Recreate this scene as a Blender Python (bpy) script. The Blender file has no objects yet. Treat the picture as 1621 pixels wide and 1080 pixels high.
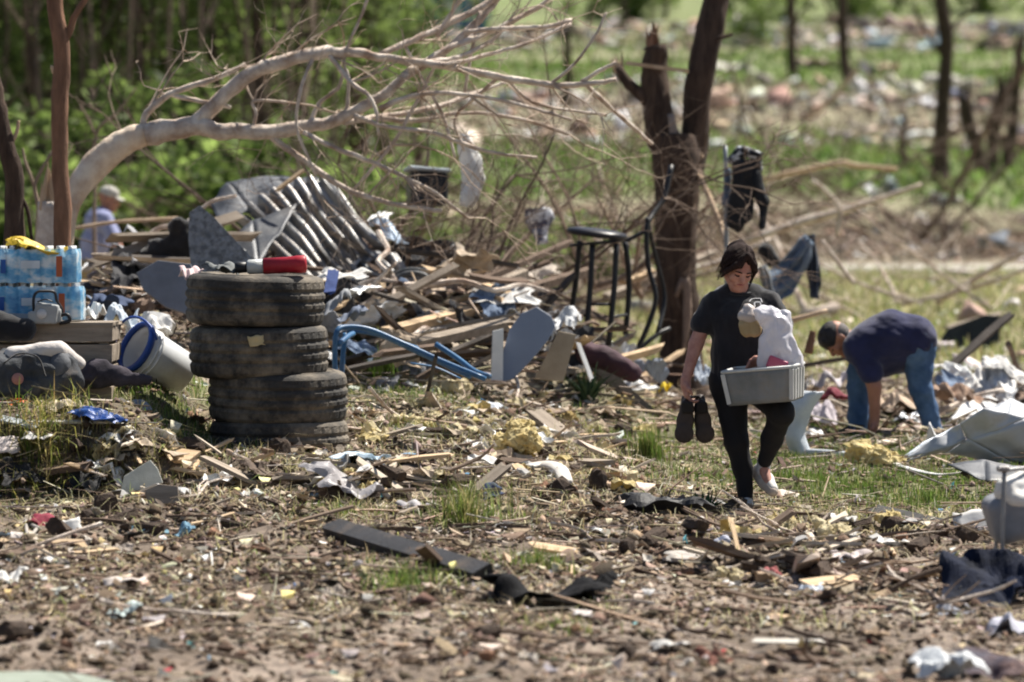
import bpy, math, random
import numpy as np
from mathutils import Vector, Matrix
from mathutils.bvhtree import BVHTree

random.seed(7)
RNG = np.random.default_rng(7)
SC = bpy.context.scene
COL = SC.collection

# ------------------------------------------------------------------ camera
F = 6172.0                       # focal length in photograph pixels (1621 wide)
CAM_H = 1.75
PITCH = math.atan((540 - 370) / F)
cam_d = bpy.data.cameras.new('camera')
cam = bpy.data.objects.new('camera', cam_d)
COL.objects.link(cam)
cam.location = (0, 0, CAM_H)
cam.rotation_euler = (math.pi / 2 - PITCH, 0, 0)
cam_d.sensor_width = 36.0
cam_d.lens = F * 36.0 / 1621.0
cam_d.clip_start = 0.5
cam_d.clip_end = 3000
cam_d.dof.use_dof = True
cam_d.dof.focus_distance = 22.3
cam_d.dof.aperture_fstop = 2.1
SC.camera = cam

# ------------------------------------------------------------------ sky and sun
SUN_AZ = math.radians(48)        # clockwise from +Y (away from the camera)
SUN_EL = math.radians(57)
world = bpy.data.worlds.new('World')
SC.world = world
world.use_nodes = True
wn = world.node_tree.nodes
wl = world.node_tree.links
for n in list(wn):
    wn.remove(n)
sky = wn.new('ShaderNodeTexSky')
sky.sky_type = 'NISHITA'
sky.sun_disc = False
sky.sun_elevation = SUN_EL
sky.sun_rotation = SUN_AZ
bg = wn.new('ShaderNodeBackground')
bg.inputs['Strength'].default_value = 0.05
wo = wn.new('ShaderNodeOutputWorld')
wl.new(sky.outputs[0], bg.inputs['Color'])
wl.new(bg.outputs[0], wo.inputs['Surface'])
sun_d = bpy.data.lights.new('sun', 'SUN')
sun_d.energy = 5.0
sun_d.angle = math.radians(0.53)
sun_d.color = (1.0, 0.94, 0.84)
sun = bpy.data.objects.new('sun', sun_d)
COL.objects.link(sun)
to_sun = Vector((math.sin(SUN_AZ) * math.cos(SUN_EL), math.cos(SUN_AZ) * math.cos(SUN_EL), math.sin(SUN_EL)))
sun.rotation_euler = (-to_sun).to_track_quat('-Z', 'Y').to_euler()
sun.location = (10, 10, 30)

SC.view_settings.view_transform = 'Standard'
SC.view_settings.look = 'None'
SC.view_settings.exposure = 1.0
SC.view_settings.gamma = 1.0
SC.view_settings.use_curve_mapping = False
SC.cycles.use_denoising = True
SC.cycles.filter_width = 2.0
SC.cycles.max_bounces = 6
SC.cycles.diffuse_bounces = 2
SC.cycles.transmission_bounces = 4
SC.cycles.transparent_max_bounces = 6

# ------------------------------------------------------------------ small maths
def P(u, v, Y):
    """the point seen at photograph pixel u, v at depth Y"""
    a = (u - 810.5) / F
    b = (540 - v) / F
    c, s = math.cos(PITCH), math.sin(PITCH)
    return np.array([a * Y, Y * (c + b * s), CAM_H + Y * (b * c - s)])

def hash3(i, j, k, seed):
    h = (i * 374761393 + j * 668265263 + k * 2147483647 + seed * 1274126177) & 0xFFFFFFFF
    h = ((h ^ (h >> 13)) * 1274126177) & 0xFFFFFFFF
    h = (h ^ (h >> 16)) & 0xFFFFFFFF
    return h.astype(np.float64) / 4294967295.0

def vnoise(p, seed=0):
    """value noise in -1..1 on an array of points (..., 3)"""
    p = np.asarray(p, float)
    i = np.floor(p).astype(np.int64)
    f = p - i
    f = f * f * (3 - 2 * f)
    r = 0
    for a in (0, 1):
        for b in (0, 1):
            for c in (0, 1):
                w = ((f[..., 0] if a else 1 - f[..., 0]) * (f[..., 1] if b else 1 - f[..., 1]) * (f[..., 2] if c else 1 - f[..., 2]))
                r = r + w * hash3(i[..., 0] + a, i[..., 1] + b, i[..., 2] + c, seed)
    return r * 2 - 1

def fbm(p, seed=0, octaves=3):
    r, a, t = 0, 1.0, 0
    for o in range(octaves):
        r = r + a * vnoise(np.asarray(p) * (2.03 ** o), seed + o * 17)
        t += a
        a *= 0.5
    return r / t

def n2(x, y, s, seed=0, octaves=3):
    x = np.asarray(x, float)
    y = np.asarray(y, float)
    return fbm(np.stack([x * s, y * s, np.zeros_like(x) + 0.5], -1), seed, octaves)

def sstep(a, b, x):
    t = np.clip((np.asarray(x, float) - a) / (b - a), 0, 1)
    return t * t * (3 - 2 * t)

# ------------------------------------------------------------------ terrain
RP = np.array([(0, -.1), (12, 0), (15.2, .0), (18, .09), (22, .19), (24, .23), (28, .30), (34, .41), (40, .52), (50, .78), (60, .98), (75, 1.16), (90, 1.6), (110, 3.0), (150, 6.0), (200, 10.5), (260, 16.5), (330, 25), (420, 37), (700, 70)])
LP = np.array([(0, -.1), (12, -.05), (15.2, 0.0), (18, .17), (20.6, .25), (21.3, .27), (21.6, .41), (22.3, .45), (23, .49), (24, .6), (25, .66), (30, .72), (40, .78), (60, 1.0), (75, 1.16), (90, 1.6), (110, 3.0), (150, 6.0), (200, 10.5), (260, 16.5), (330, 25), (420, 37), (700, 70)])

def ground_z(x, y):
    x = np.asarray(x, float)
    y = np.asarray(y, float)
    yy = y + 0.35 * n2(x, y, 0.6, 3, 2) * sstep(30, 12, y)
    r = np.interp(yy, RP[:, 0], RP[:, 1])
    l = np.interp(yy, LP[:, 0], LP[:, 1])
    w = sstep(1.3, -0.9, x + 0.5 * n2(x, y, 0.45, 9, 2))
    z = r * (1 - w) + l * w
    # the higher bank on the far left, with a steep front
    z = z + .29 * sstep(-1.75, -2.2, x) * sstep(21.35, 21.75, yy) * sstep(40, 27, y)
    # heaped litter in front of and along the bank
    hb = sstep(17.5, 18.8, y) * sstep(26, 23, y)
    z = z + hb * (.09 * n2(x, y, 1.7, 33, 3) - .09 * np.abs(n2(x, y, 1.2, 36, 3)) + .03)
    # the rubble mound behind the tyres
    m = sstep(26.2, 28.4, y) * sstep(39, 32, y) * sstep(-3.7, -2.5, x) * sstep(1.7, -0.4, x)
    z = z + m * (0.55 + 0.2 * n2(x, y, 1.1, 31, 2))
    # the wood edge stands on a slightly lower shelf on the left
    near = sstep(60, 32, y)
    z = z + near * 0.05 * n2(x, y, 0.9, 5, 3)
    z = z + sstep(70, 130, y) * 0.8 * n2(x, y, 0.035, 12, 3)
    return z

def ground_micro(x, y):
    """the fine relief of the trampled mud"""
    x = np.asarray(x, float)
    y = np.asarray(y, float)
    k = sstep(40, 26, y)
    a = n2(x, y, 3.2, 21, 3)
    b = n2(x, y, 11.0, 25, 2)
    c = np.abs(n2(x, y, 6.0, 28, 2))
    return k * (0.034 * a + 0.018 * b - 0.026 * c + 0.01)

TAB_Y = np.concatenate([np.arange(11, 40, .04), 40 * 1.01 ** np.arange(0, 240)])
TAB_S = np.linspace(-.2, .2, 241)
TAB_Z = ground_z(TAB_S[None, :] * TAB_Y[:, None], np.repeat(TAB_Y[:, None], 241, 1))

def gz(x, y):
    s = x / y
    if abs(s) > .199 or not TAB_Y[0] < y < TAB_Y[-2]:
        return float(ground_z(np.array([x]), np.array([y]))[0])
    j = (s + .2) / .4 * 240
    j0 = int(j)
    i = int(np.searchsorted(TAB_Y, y)) - 1
    f = (y - TAB_Y[i]) / (TAB_Y[i + 1] - TAB_Y[i])
    g = j - j0
    return float((TAB_Z[i, j0] * (1 - g) + TAB_Z[i, j0 + 1] * g) * (1 - f) + (TAB_Z[i + 1, j0] * (1 - g) + TAB_Z[i + 1, j0 + 1] * g) * f)

def gp(u, v):
    """where the pixel's ray meets the ground"""
    d = P(u, v, 1.0) - P(u, v, 0.0)
    o = P(u, v, 0.0)
    t = TAB_Y / d[1]
    s = d[0] / d[1]
    j = min(max((s + .2) / .4 * 240, 0), 239.999)
    j0 = int(j)
    g = TAB_Z[:, j0] * (1 - (j - j0)) + TAB_Z[:, j0 + 1] * (j - j0)
    dz = o[2] + d[2] * t - g
    k = int(np.argmax(dz < 0))
    if dz[k] >= 0:
        k = len(t) - 2
        f = 0.0
    elif k == 0:
        f = 0.0
    else:
        f = dz[k - 1] / (dz[k - 1] - dz[k])
        k -= 1
    y = TAB_Y[k] + f * (TAB_Y[k + 1] - TAB_Y[k])
    x = s * y
    return np.array([x, y, gz(x, y)])

# ------------------------------------------------------------------ materials
def ramp(nt, fac, stops):
    r = nt.nodes.new('ShaderNodeValToRGB')
    e = r.color_ramp.elements
    while len(e) < len(stops):
        e.new(0.5)
    for k, (p, c) in enumerate(stops):
        e[k].position = p
        e[k].color = (*c, 1)
    nt.links.new(fac, r.inputs[0])
    return r.outputs[0]

def noise(nt, scale, detail=5, rough=0.6, co=None, dist=0.0):
    n = nt.nodes.new('ShaderNodeTexNoise')
    n.inputs['Scale'].default_value = scale
    n.inputs['Detail'].default_value = detail
    n.inputs['Roughness'].default_value = rough
    n.inputs['Distortion'].default_value = dist
    if co is not None:
        nt.links.new(co, n.inputs['Vector'])
    return n.outputs[0]

MATS = {}
def mat(name, c1, c2=None, scale=6.0, rough=0.8, metal=0.0, bump=0.25, bscale=60.0, dirt=None, dirt_amt=0.4, dirt_scale=4.0, spec=0.3, stretch=None, transl=0.0, coat=0.0, sheen=0.0, contrast=(0.35, 0.65)):
    if name in MATS:
        return MATS[name]
    m = bpy.data.materials.new(name)
    m.use_nodes = True
    nt = m.node_tree
    b = nt.nodes['Principled BSDF']
    out = nt.nodes['Material Output']
    tc = nt.nodes.new('ShaderNodeTexCoord')
    co = tc.outputs['Object']
    if stretch:
        mp = nt.nodes.new('ShaderNodeMapping')
        mp.inputs['Scale'].default_value = stretch
        nt.links.new(co, mp.inputs['Vector'])
        co = mp.outputs[0]
    if c2 is None:
        c2 = tuple(x * 0.72 for x in c1)
    col = ramp(nt, noise(nt, scale, 6, 0.62, co), [(contrast[0], c2), (contrast[1], c1)])
    if dirt:
        f = ramp(nt, noise(nt, dirt_scale, 7, 0.7, tc.outputs['Object']), [(0.62 - dirt_amt * 0.35, (0, 0, 0)), (0.80 - dirt_amt * 0.3, (dirt_amt + 0.2,) * 3)])
        mx = nt.nodes.new('ShaderNodeMix')
        mx.data_type = 'RGBA'
        nt.links.new(f, mx.inputs['Factor'])
        nt.links.new(col, mx.inputs['A'])
        mx.inputs['B'].default_value = (*dirt, 1)
        col = mx.outputs['Result']
    nt.links.new(col, b.inputs['Base Color'])
    b.inputs['Roughness'].default_value = rough
    b.inputs['Metallic'].default_value = metal
    b.inputs['Specular IOR Level'].default_value = spec
    b.inputs['Coat Weight'].default_value = coat
    b.inputs['Sheen Weight'].default_value = sheen
    if bump:
        bp = nt.nodes.new('ShaderNodeBump')
        bp.inputs['Strength'].default_value = bump
        bp.inputs['Distance'].default_value = 0.02
        nt.links.new(noise(nt, bscale, 6, 0.65, co), bp.inputs['Height'])
        nt.links.new(bp.outputs[0], b.inputs['Normal'])
    if transl:
        t = nt.nodes.new('ShaderNodeBsdfTranslucent')
        nt.links.new(col, t.inputs['Color'])
        ms = nt.nodes.new('ShaderNodeMixShader')
        ms.inputs[0].default_value = transl
        nt.links.new(b.outputs[0], ms.inputs[1])
        nt.links.new(t.outputs[0], ms.inputs[2])
        nt.links.new(ms.outputs[0], out.inputs['Surface'])
    MATS[name] = m
    return m

def attr_mat(name, attr='Col', rough=0.85, transl=0.0, bump=0.3, bscale=90, spec=0.2, vary=0.25, vscale=25):
    if name in MATS:
        return MATS[name]
    m = bpy.data.materials.new(name)
    m.use_nodes = True
    nt = m.node_tree
    b = nt.nodes['Principled BSDF']
    out = nt.nodes['Material Output']
    a = nt.nodes.new('ShaderNodeAttribute')
    a.attribute_name = attr
    tc = nt.nodes.new('ShaderNodeTexCoord')
    v = ramp(nt, noise(nt, vscale, 5, 0.6, tc.outputs['Object']), [(0.3, (1 - vary,) * 3), (0.7, (1 + vary,) * 3)])
    mx = nt.nodes.new('ShaderNodeMix')
    mx.data_type = 'RGBA'
    mx.blend_type = 'MULTIPLY'
    mx.inputs['Factor'].default_value = 1
    nt.links.new(a.outputs['Color'], mx.inputs['A'])
    nt.links.new(v, mx.inputs['B'])
    nt.links.new(mx.outputs['Result'], b.inputs['Base Color'])
    b.inputs['Roughness'].default_value = rough
    b.inputs['Specular IOR Level'].default_value = spec
    if bump:
        bp = nt.nodes.new('ShaderNodeBump')
        bp.inputs['Strength'].default_value = bump
        bp.inputs['Distance'].default_value = 0.02
        nt.links.new(noise(nt, bscale, 6, 0.65, tc.outputs['Object']), bp.inputs['Height'])
        nt.links.new(bp.outputs[0], b.inputs['Normal'])
    if transl:
        t = nt.nodes.new('ShaderNodeBsdfTranslucent')
        nt.links.new(mx.outputs['Result'], t.inputs['Color'])
        ms = nt.nodes.new('ShaderNodeMixShader')
        ms.inputs[0].default_value = transl
        nt.links.new(b.outputs[0], ms.inputs[1])
        nt.links.new(t.outputs[0], ms.inputs[2])
        nt.links.new(ms.outputs[0], out.inputs['Surface'])
    MATS[name] = m
    return m

# ------------------------------------------------------------------ mesh tools
def tag(o, label=None, cat=None, group=None, kind=None):
    if label: o['label'] = label
    if cat: o['category'] = cat
    if group: o['group'] = group
    if kind: o['kind'] = kind
    return o

def link(name, me, parent=None, loc=None):
    o = bpy.data.objects.new(name, me)
    COL.objects.link(o)
    if parent is not None:
        o.parent = parent
    if loc is not None:
        o.location = Vector([float(c) for c in loc])
    return o

def empty(name, label, cat, loc=(0, 0, 0), rz=0.0, group=None):
    o = link(name, None, None, loc)
    o.rotation_euler = (0, 0, rz)
    o.empty_display_size = 0.1
    return tag(o, label, cat, group)

class MB:
    def __init__(self):
        self.v, self.f, self.m, self.n = [], [], [], 0
    def add(self, V, faces, mi=0):
        V = np.asarray(V, float)
        self.v.append(V)
        o = self.n
        for f in faces:
            self.f.append(tuple(int(i) + o for i in f))
            self.m.append(mi)
        self.n += len(V)
        return self
    def mesh(self, name, mats, origin=None, smooth=False):
        V = np.concatenate(self.v) if self.v else np.zeros((0, 3))
        if origin is not None:
            V = V - np.asarray(origin, float)
        me = bpy.data.meshes.new(name)
        me.from_pydata(V.tolist(), [], self.f)
        if not isinstance(mats, (list, tuple)):
            mats = [mats]
        for k in mats:
            me.materials.append(k)
        if len(mats) > 1:
            me.polygons.foreach_set('material_index', self.m)
        if smooth:
            me.polygons.foreach_set('use_smooth', [True] * len(me.polygons))
        me.update()
        return me
    def part(self, name, mats, parent, smooth=False, origin=None):
        return link(name, self.mesh(name, mats, origin, smooth), parent)
    def thing(self, name, mats, label, cat, group=None, smooth=False):
        V = np.concatenate(self.v)
        c = (V.min(0) + V.max(0)) / 2
        c[2] = V[:, 2].min()
        o = link(name, self.mesh(name, mats, c, smooth), None, c)
        return tag(o, label, cat, group)

def big_mesh(name, V, Fc, mats, colors=None, smooth=False):
    """V (n,3), Fc (m,k) arrays; colors per vertex (n,3)"""
    me = bpy.data.meshes.new(name)
    n, m, k = len(V), len(Fc), Fc.shape[1]
    me.vertices.add(n)
    me.vertices.foreach_set('co', np.ascontiguousarray(V, np.float32).ravel())
    me.loops.add(m * k)
    me.loops.foreach_set('vertex_index', np.ascontiguousarray(Fc, np.int32).ravel())
    me.polygons.add(m)
    me.polygons.foreach_set('loop_start', np.arange(0, m * k, k, dtype=np.int32))
    me.polygons.foreach_set('loop_total', np.full(m, k, np.int32))
    if smooth:
        me.polygons.foreach_set('use_smooth', np.ones(m, bool))
    me.update(calc_edges=True)
    if colors is not None:
        a = me.color_attributes.new('Col', 'FLOAT_COLOR', 'POINT')
        a.data.foreach_set('color', np.concatenate([colors, np.ones((n, 1))], 1).astype(np.float32).ravel())
    for q in (mats if isinstance(mats, (list, tuple)) else [mats]):
        me.materials.append(q)
    return me

def unit(v):
    v = np.asarray(v, float)
    return v / (np.linalg.norm(v) + 1e-12)

def smooth_path(pts, vals, k=4):
    """Catmull-Rom through the points, with values carried along"""
    pts = np.asarray(pts, float)
    vals = np.asarray(vals, float)
    if len(pts) < 3:
        t = np.linspace(0, 1, k + 1)[:, None]
        return pts[0] * (1 - t) + pts[-1] * t, np.linspace(vals[0], vals[-1], k + 1)
    Q = np.vstack([2 * pts[0] - pts[1], pts, 2 * pts[-1] - pts[-2]])
    out, ov = [], []
    for i in range(len(pts) - 1):
        p0, p1, p2, p3 = Q[i:i + 4]
        for j in range(k):
            t = j / k
            out.append(0.5 * ((2 * p1) + (-p0 + p2) * t + (2 * p0 - 5 * p1 + 4 * p2 - p3) * t * t + (-p0 + 3 * p1 - 3 * p2 + p3) * t ** 3))
            ov.append(vals[i] * (1 - t) + vals[i + 1] * t)
    out.append(pts[-1])
    ov.append(vals[-1])
    return np.array(out), np.array(ov)

def tube(mb, pts, rad, n=8, lump=0.0, seed=0, cap=True, flat=1.0, mi=0):
    pts = np.asarray(pts, float)
    rad = np.broadcast_to(np.asarray(rad, float), (len(pts),))
    T = np.gradient(pts, axis=0)
    T /= np.linalg.norm(T, axis=1)[:, None] + 1e-12
    ref = np.array([0, 0, 1.0]) if abs(T[0][2]) < 0.9 else np.array([0, 1.0, 0])
    N = np.cross(T[0], ref)
    N /= np.linalg.norm(N)
    V = []
    a = np.linspace(0, 2 * math.pi, n, endpoint=False)
    for i in range(len(pts)):
        N = N - T[i] * np.dot(N, T[i])
        N /= np.linalg.norm(N) + 1e-12
        B = np.cross(T[i], N)
        ring = np.outer(np.cos(a), N) + np.outer(np.sin(a), B) * flat
        r = rad[i]
        R = ring * r
        if lump:
            q = pts[i] + ring * max(r, 0.02)
            R = R * (1 + lump * fbm(q * np.array([1, 1, 0.5]) / (max(r, 0.03) * 1.1), seed, 2))[:, None]
        V.append(pts[i] + R)
    V = np.concatenate(V)
    f = []
    for i in range(len(pts) - 1):
        for j in range(n):
            k = (j + 1) % n
            f.append((i * n + j, i * n + k, (i + 1) * n + k, (i + 1) * n + j))
    if cap:
        f.append(tuple(range(n - 1, -1, -1)))
        f.append(tuple((len(pts) - 1) * n + j for j in range(n)))
    mb.add(V, f, mi)
    return mb

def spline_tube(mb, pts, rad, n=8, k=4, **kw):
    p, r = smooth_path(pts, np.broadcast_to(np.asarray(rad, float), (len(pts),)), k)
    return tube(mb, p, r, n, **kw)

def lathe(mb, prof, n=32, M=None, mi=0, close=False):
    """profile [(r, z)] about local z; M 4x4 numpy"""
    prof = np.asarray(prof, float)
    a = np.linspace(0, 2 * math.pi, n, endpoint=False)
    V = np.concatenate([np.stack([r * np.cos(a), r * np.sin(a), np.full(n, z)], 1) for r, z in prof])
    if M is not None:
        V = V @ M[:3, :3].T + M[:3, 3]
    f = []
    m = len(prof)
    for i in range(m if close else m - 1):
        i2 = (i + 1) % m
        for j in range(n):
            k = (j + 1) % n
            f.append((i * n + j, i * n + k, i2 * n + k, i2 * n + j))
    mb.add(V, f, mi)
    return mb

def frame(origin, x=None, z=None):
    """4x4 with local z (and roughly x) along given directions"""
    z = unit(z if z is not None else (0, 0, 1))
    x = np.asarray(x if x is not None else ((1, 0, 0) if abs(z[0]) < 0.9 else (0, 1, 0)), float)
    x = unit(x - z * np.dot(x, z))
    y = np.cross(z, x)
    M = np.eye(4)
    M[:3, 0], M[:3, 1], M[:3, 2], M[:3, 3] = x, y, z, origin
    return M

BOXF = [(0, 3, 2, 1), (4, 5, 6, 7), (0, 1, 5, 4), (1, 2, 6, 5), (2, 3, 7, 6), (3, 0, 4, 7)]
def box(mb, M, size, bev=0.0, mi=0, jit=0.0):
    """box of size (sx, sy, sz) about local 0, edges along z rounded off if bev"""
    sx, sy, sz = [s / 2 for s in size]
    if bev <= 0:
        V = np.array([(-sx, -sy, -sz), (sx, -sy, -sz), (sx, sy, -sz), (-sx, sy, -sz), (-sx, -sy, sz), (sx, -sy, sz), (sx, sy, sz), (-sx, sy, sz)], float)
        f = BOXF
    else:
        b = min(bev, sx * .9, sy * .9, sz * .9)
        loop = [(-sx + b, -sy), (sx - b, -sy), (sx, -sy + b), (sx, sy - b), (sx - b, sy), (-sx + b, sy), (-sx, sy - b), (-sx, -sy + b)]
        V, k = [], 0
        for z, inset in ((-sz, b), (-sz + b, 0), (sz - b, 0), (sz, b)):
            for (x, y) in loop:
                V.append((x * (1 - inset / sx), y * (1 - inset / sy), z))
        V = np.array(V)
        f = [tuple(range(7, -1, -1)), tuple(range(24, 32))]
        for r in range(3):
            for j in range(8):
                j2 = (j + 1) % 8
                f.append((r * 8 + j, r * 8 + j2, (r + 1) * 8 + j2, (r + 1) * 8 + j))
    if jit:
        V = V + RNG.normal(0, jit, V.shape)
    V = V @ M[:3, :3].T + M[:3, 3]
    mb.add(V, f, mi)
    return mb

def plank_geo(mb, a, b, w, t, up=(0, 0, 1), rag=0.03, bow=0.0, mi=0, seg=3):
    """a board from a to b, ragged at both ends, a little bowed"""
    a, b = np.asarray(a, float), np.asarray(b, float)
    L = np.linalg.norm(b - a)
    d = (b - a) / L
    s = np.cross(d, np.asarray(up, float))
    s = unit(s if np.linalg.norm(s) > 1e-3 else np.cross(d, (1, 0, 0)))
    n = np.cross(s, d)
    sec = [(-.5, -.5), (-.1, -.52), (.5, -.5), (.5, .5), (.15, .52), (-.5, .5)]
    V = []
    for i in range(seg + 1):
        q = i / seg
        for (x, y) in sec:
            e = RNG.uniform(-rag, rag) if i in (0, seg) else 0
            V.append(a + d * (q * L + e) + s * (x * w * (1 + RNG.normal(0, .02))) + n * (y * t + bow * math.sin(q * math.pi)))
    f = [(5, 4, 3, 2, 1, 0), tuple(seg * 6 + j for j in range(6))]
    for i in range(seg):
        for j in range(6):
            k = (j + 1) % 6
            f.append((i * 6 + j, i * 6 + k, (i + 1) * 6 + k, (i + 1) * 6 + j))
    mb.add(V, f, mi)
    return mb

def sheet(mb, fn, nx, ny, thick=0.004, amp=0.0, freq=3.0, seed=0, edge=0.0, crease=0.0, mi=0):
    """closed thin sheet over fn(s, t) -> points, crumpled by noise along its normal"""
    s, t = np.meshgrid(np.linspace(0, 1, nx + 1), np.linspace(0, 1, ny + 1), indexing='ij')
    if edge:
        es = edge * n2(t * 7, s * 3, 1.0, seed + 5, 3)
        et = edge * n2(s * 7, t * 3, 1.0, seed + 6, 3)
        s2 = s + es * (np.abs(s - .5) * 2) ** 3
        t2 = t + et * (np.abs(t - .5) * 2) ** 3
    else:
        s2, t2 = s, t
    Q = fn(s2, t2)
    ds = np.gradient(Q, axis=0)
    dt = np.gradient(Q, axis=1)
    N = np.cross(ds, dt)
    N /= np.linalg.norm(N, axis=2)[..., None] + 1e-12
    if amp:
        h = fbm(Q * freq, seed, 3)
        if crease:
            h = h * (1 - crease) + crease * (1 - 2 * np.abs(fbm(Q * freq * 0.8, seed + 3, 2)) * 1.6)
        Q = Q + N * (amp * h)[..., None]
    A = (Q + N * thick / 2).reshape(-1, 3)
    B = (Q - N * thick / 2).reshape(-1, 3)
    W = ny + 1
    off = len(A)
    f = []
    for i in range(nx):
        for j in range(ny):
            a, b, c, d = i * W + j, (i + 1) * W + j, (i + 1) * W + j + 1, i * W + j + 1
            f.append((a, b, c, d))
            f.append((off + a, off + d, off + c, off + b))
    for i in range(nx):
        a, b = i * W, (i + 1) * W
        f.append((a, off + a, off + b, b))
        a, b = i * W + ny, (i + 1) * W + ny
        f.append((b, off + b, off + a, a))
    for j in range(ny):
        a, b = j, j + 1
        f.append((b, off + b, off + a, a))
        a, b = nx * W + j, nx * W + j + 1
        f.append((a, off + a, off + b, b))
    mb.add(np.concatenate([A, B]), f, mi)
    return mb

def quad_fn(c00, c10, c11, c01):
    c = [np.asarray(q, float) for q in (c00, c10, c11, c01)]
    def fn(s, t):
        s, t = s[..., None], t[..., None]
        return c[0] * (1 - s) * (1 - t) + c[1] * s * (1 - t) + c[2] * s * t + c[3] * (1 - s) * t
    return fn

# ------------------------------------------------------------------ smooth solids from distance fields
def sdf(prims, h, k=0.02, pad=0.03, noise_fn=None):
    """prims: ('c', a, b, ra, rb) tapered capsule, ('e', centre, radii, R) ellipsoid, ('b', centre, half, R, round) box; a trailing dict may give k or sub"""
    boxes = []
    for p in prims:
        if p[0] == 'c':
            a, b, r = np.asarray(p[1], float), np.asarray(p[2], float), max(p[3], p[4])
            boxes.append((np.minimum(a, b) - r, np.maximum(a, b) + r))
        elif p[0] == 'e':
            r = max(p[2])
            boxes.append((np.asarray(p[1], float) - r, np.asarray(p[1], float) + r))
        else:
            r = np.linalg.norm(p[2]) + p[4]
            boxes.append((np.asarray(p[1], float) - r, np.asarray(p[1], float) + r))
    lo = np.min([b[0] for b in boxes], 0) - pad
    hi = np.max([b[1] for b in boxes], 0) + pad
    N = np.ceil((hi - lo) / h).astype(int) + 2
    D = np.full(N, 0.2, np.float32)
    for p, (bl, bh) in zip(prims, boxes):
        o = p[-1] if isinstance(p[-1], dict) else {}
        kk = o.get('k', k)
        i0 = np.maximum(((bl - lo - kk * 1.5 - 3 * h) / h).astype(int), 0)
        i1 = np.minimum(((bh - lo + kk * 1.5 + 3 * h) / h).astype(int) + 1, N)
        ax = [lo[q] + h * np.arange(i0[q], i1[q]) for q in range(3)]
        X, Y, Z = np.meshgrid(*ax, indexing='ij')
        if p[0] == 'c':
            a, b = np.asarray(p[1], float), np.asarray(p[2], float)
            ba = b - a
            L = max(ba @ ba, 1e-9)
            t = np.clip(((X - a[0]) * ba[0] + (Y - a[1]) * ba[1] + (Z - a[2]) * ba[2]) / L, 0, 1)
            d = np.sqrt((X - a[0] - t * ba[0]) ** 2 + (Y - a[1] - t * ba[1]) ** 2 + (Z - a[2] - t * ba[2]) ** 2) - (p[3] + (p[4] - p[3]) * t)
        else:
            R = p[3] if p[3] is not None else np.eye(3)
            c = p[1]
            dx, dy, dz = X - c[0], Y - c[1], Z - c[2]
            lx = dx * R[0][0] + dy * R[1][0] + dz * R[2][0]
            ly = dx * R[0][1] + dy * R[1][1] + dz * R[2][1]
            lz = dx * R[0][2] + dy * R[1][2] + dz * R[2][2]
            if p[0] == 'e':
                r = p[2]
                k0 = np.sqrt((lx / r[0]) ** 2 + (ly / r[1]) ** 2 + (lz / r[2]) ** 2)
                k1 = np.sqrt((lx / r[0] ** 2) ** 2 + (ly / r[1] ** 2) ** 2 + (lz / r[2] ** 2) ** 2) + 1e-9
                d = k0 * (k0 - 1) / k1
            else:
                q = [np.abs(l) - hh for l, hh in zip((lx, ly, lz), p[2])]
                d = np.sqrt(np.maximum(q[0], 0) ** 2 + np.maximum(q[1], 0) ** 2 + np.maximum(q[2], 0) ** 2) + np.minimum(np.maximum(np.maximum(q[0], q[1]), q[2]), 0) - p[4]
        S = tuple(slice(i0[q], i1[q]) for q in range(3))
        e = D[S]
        if o.get('sub'):
            d = -d
            hh = np.clip(0.5 - 0.5 * (d - e) / kk, 0, 1)
            D[S] = d * (1 - hh) + e * hh + kk * hh * (1 - hh) if False else np.maximum(e, d) + 0
        else:
            hh = np.clip(0.5 + 0.5 * (d - e) / kk, 0, 1)
            D[S] = d * (1 - hh) + e * hh - kk * hh * (1 - hh)
    if noise_fn is not None:
        near = np.nonzero(np.abs(D) < 0.05)
        pts = lo + h * np.stack(near, 1)
        D[near] += noise_fn(pts)
    D[0], D[-1], D[:, 0], D[:, -1], D[:, :, 0], D[:, :, -1] = (0.1,) * 6
    return nets(D, lo, h)

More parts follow.
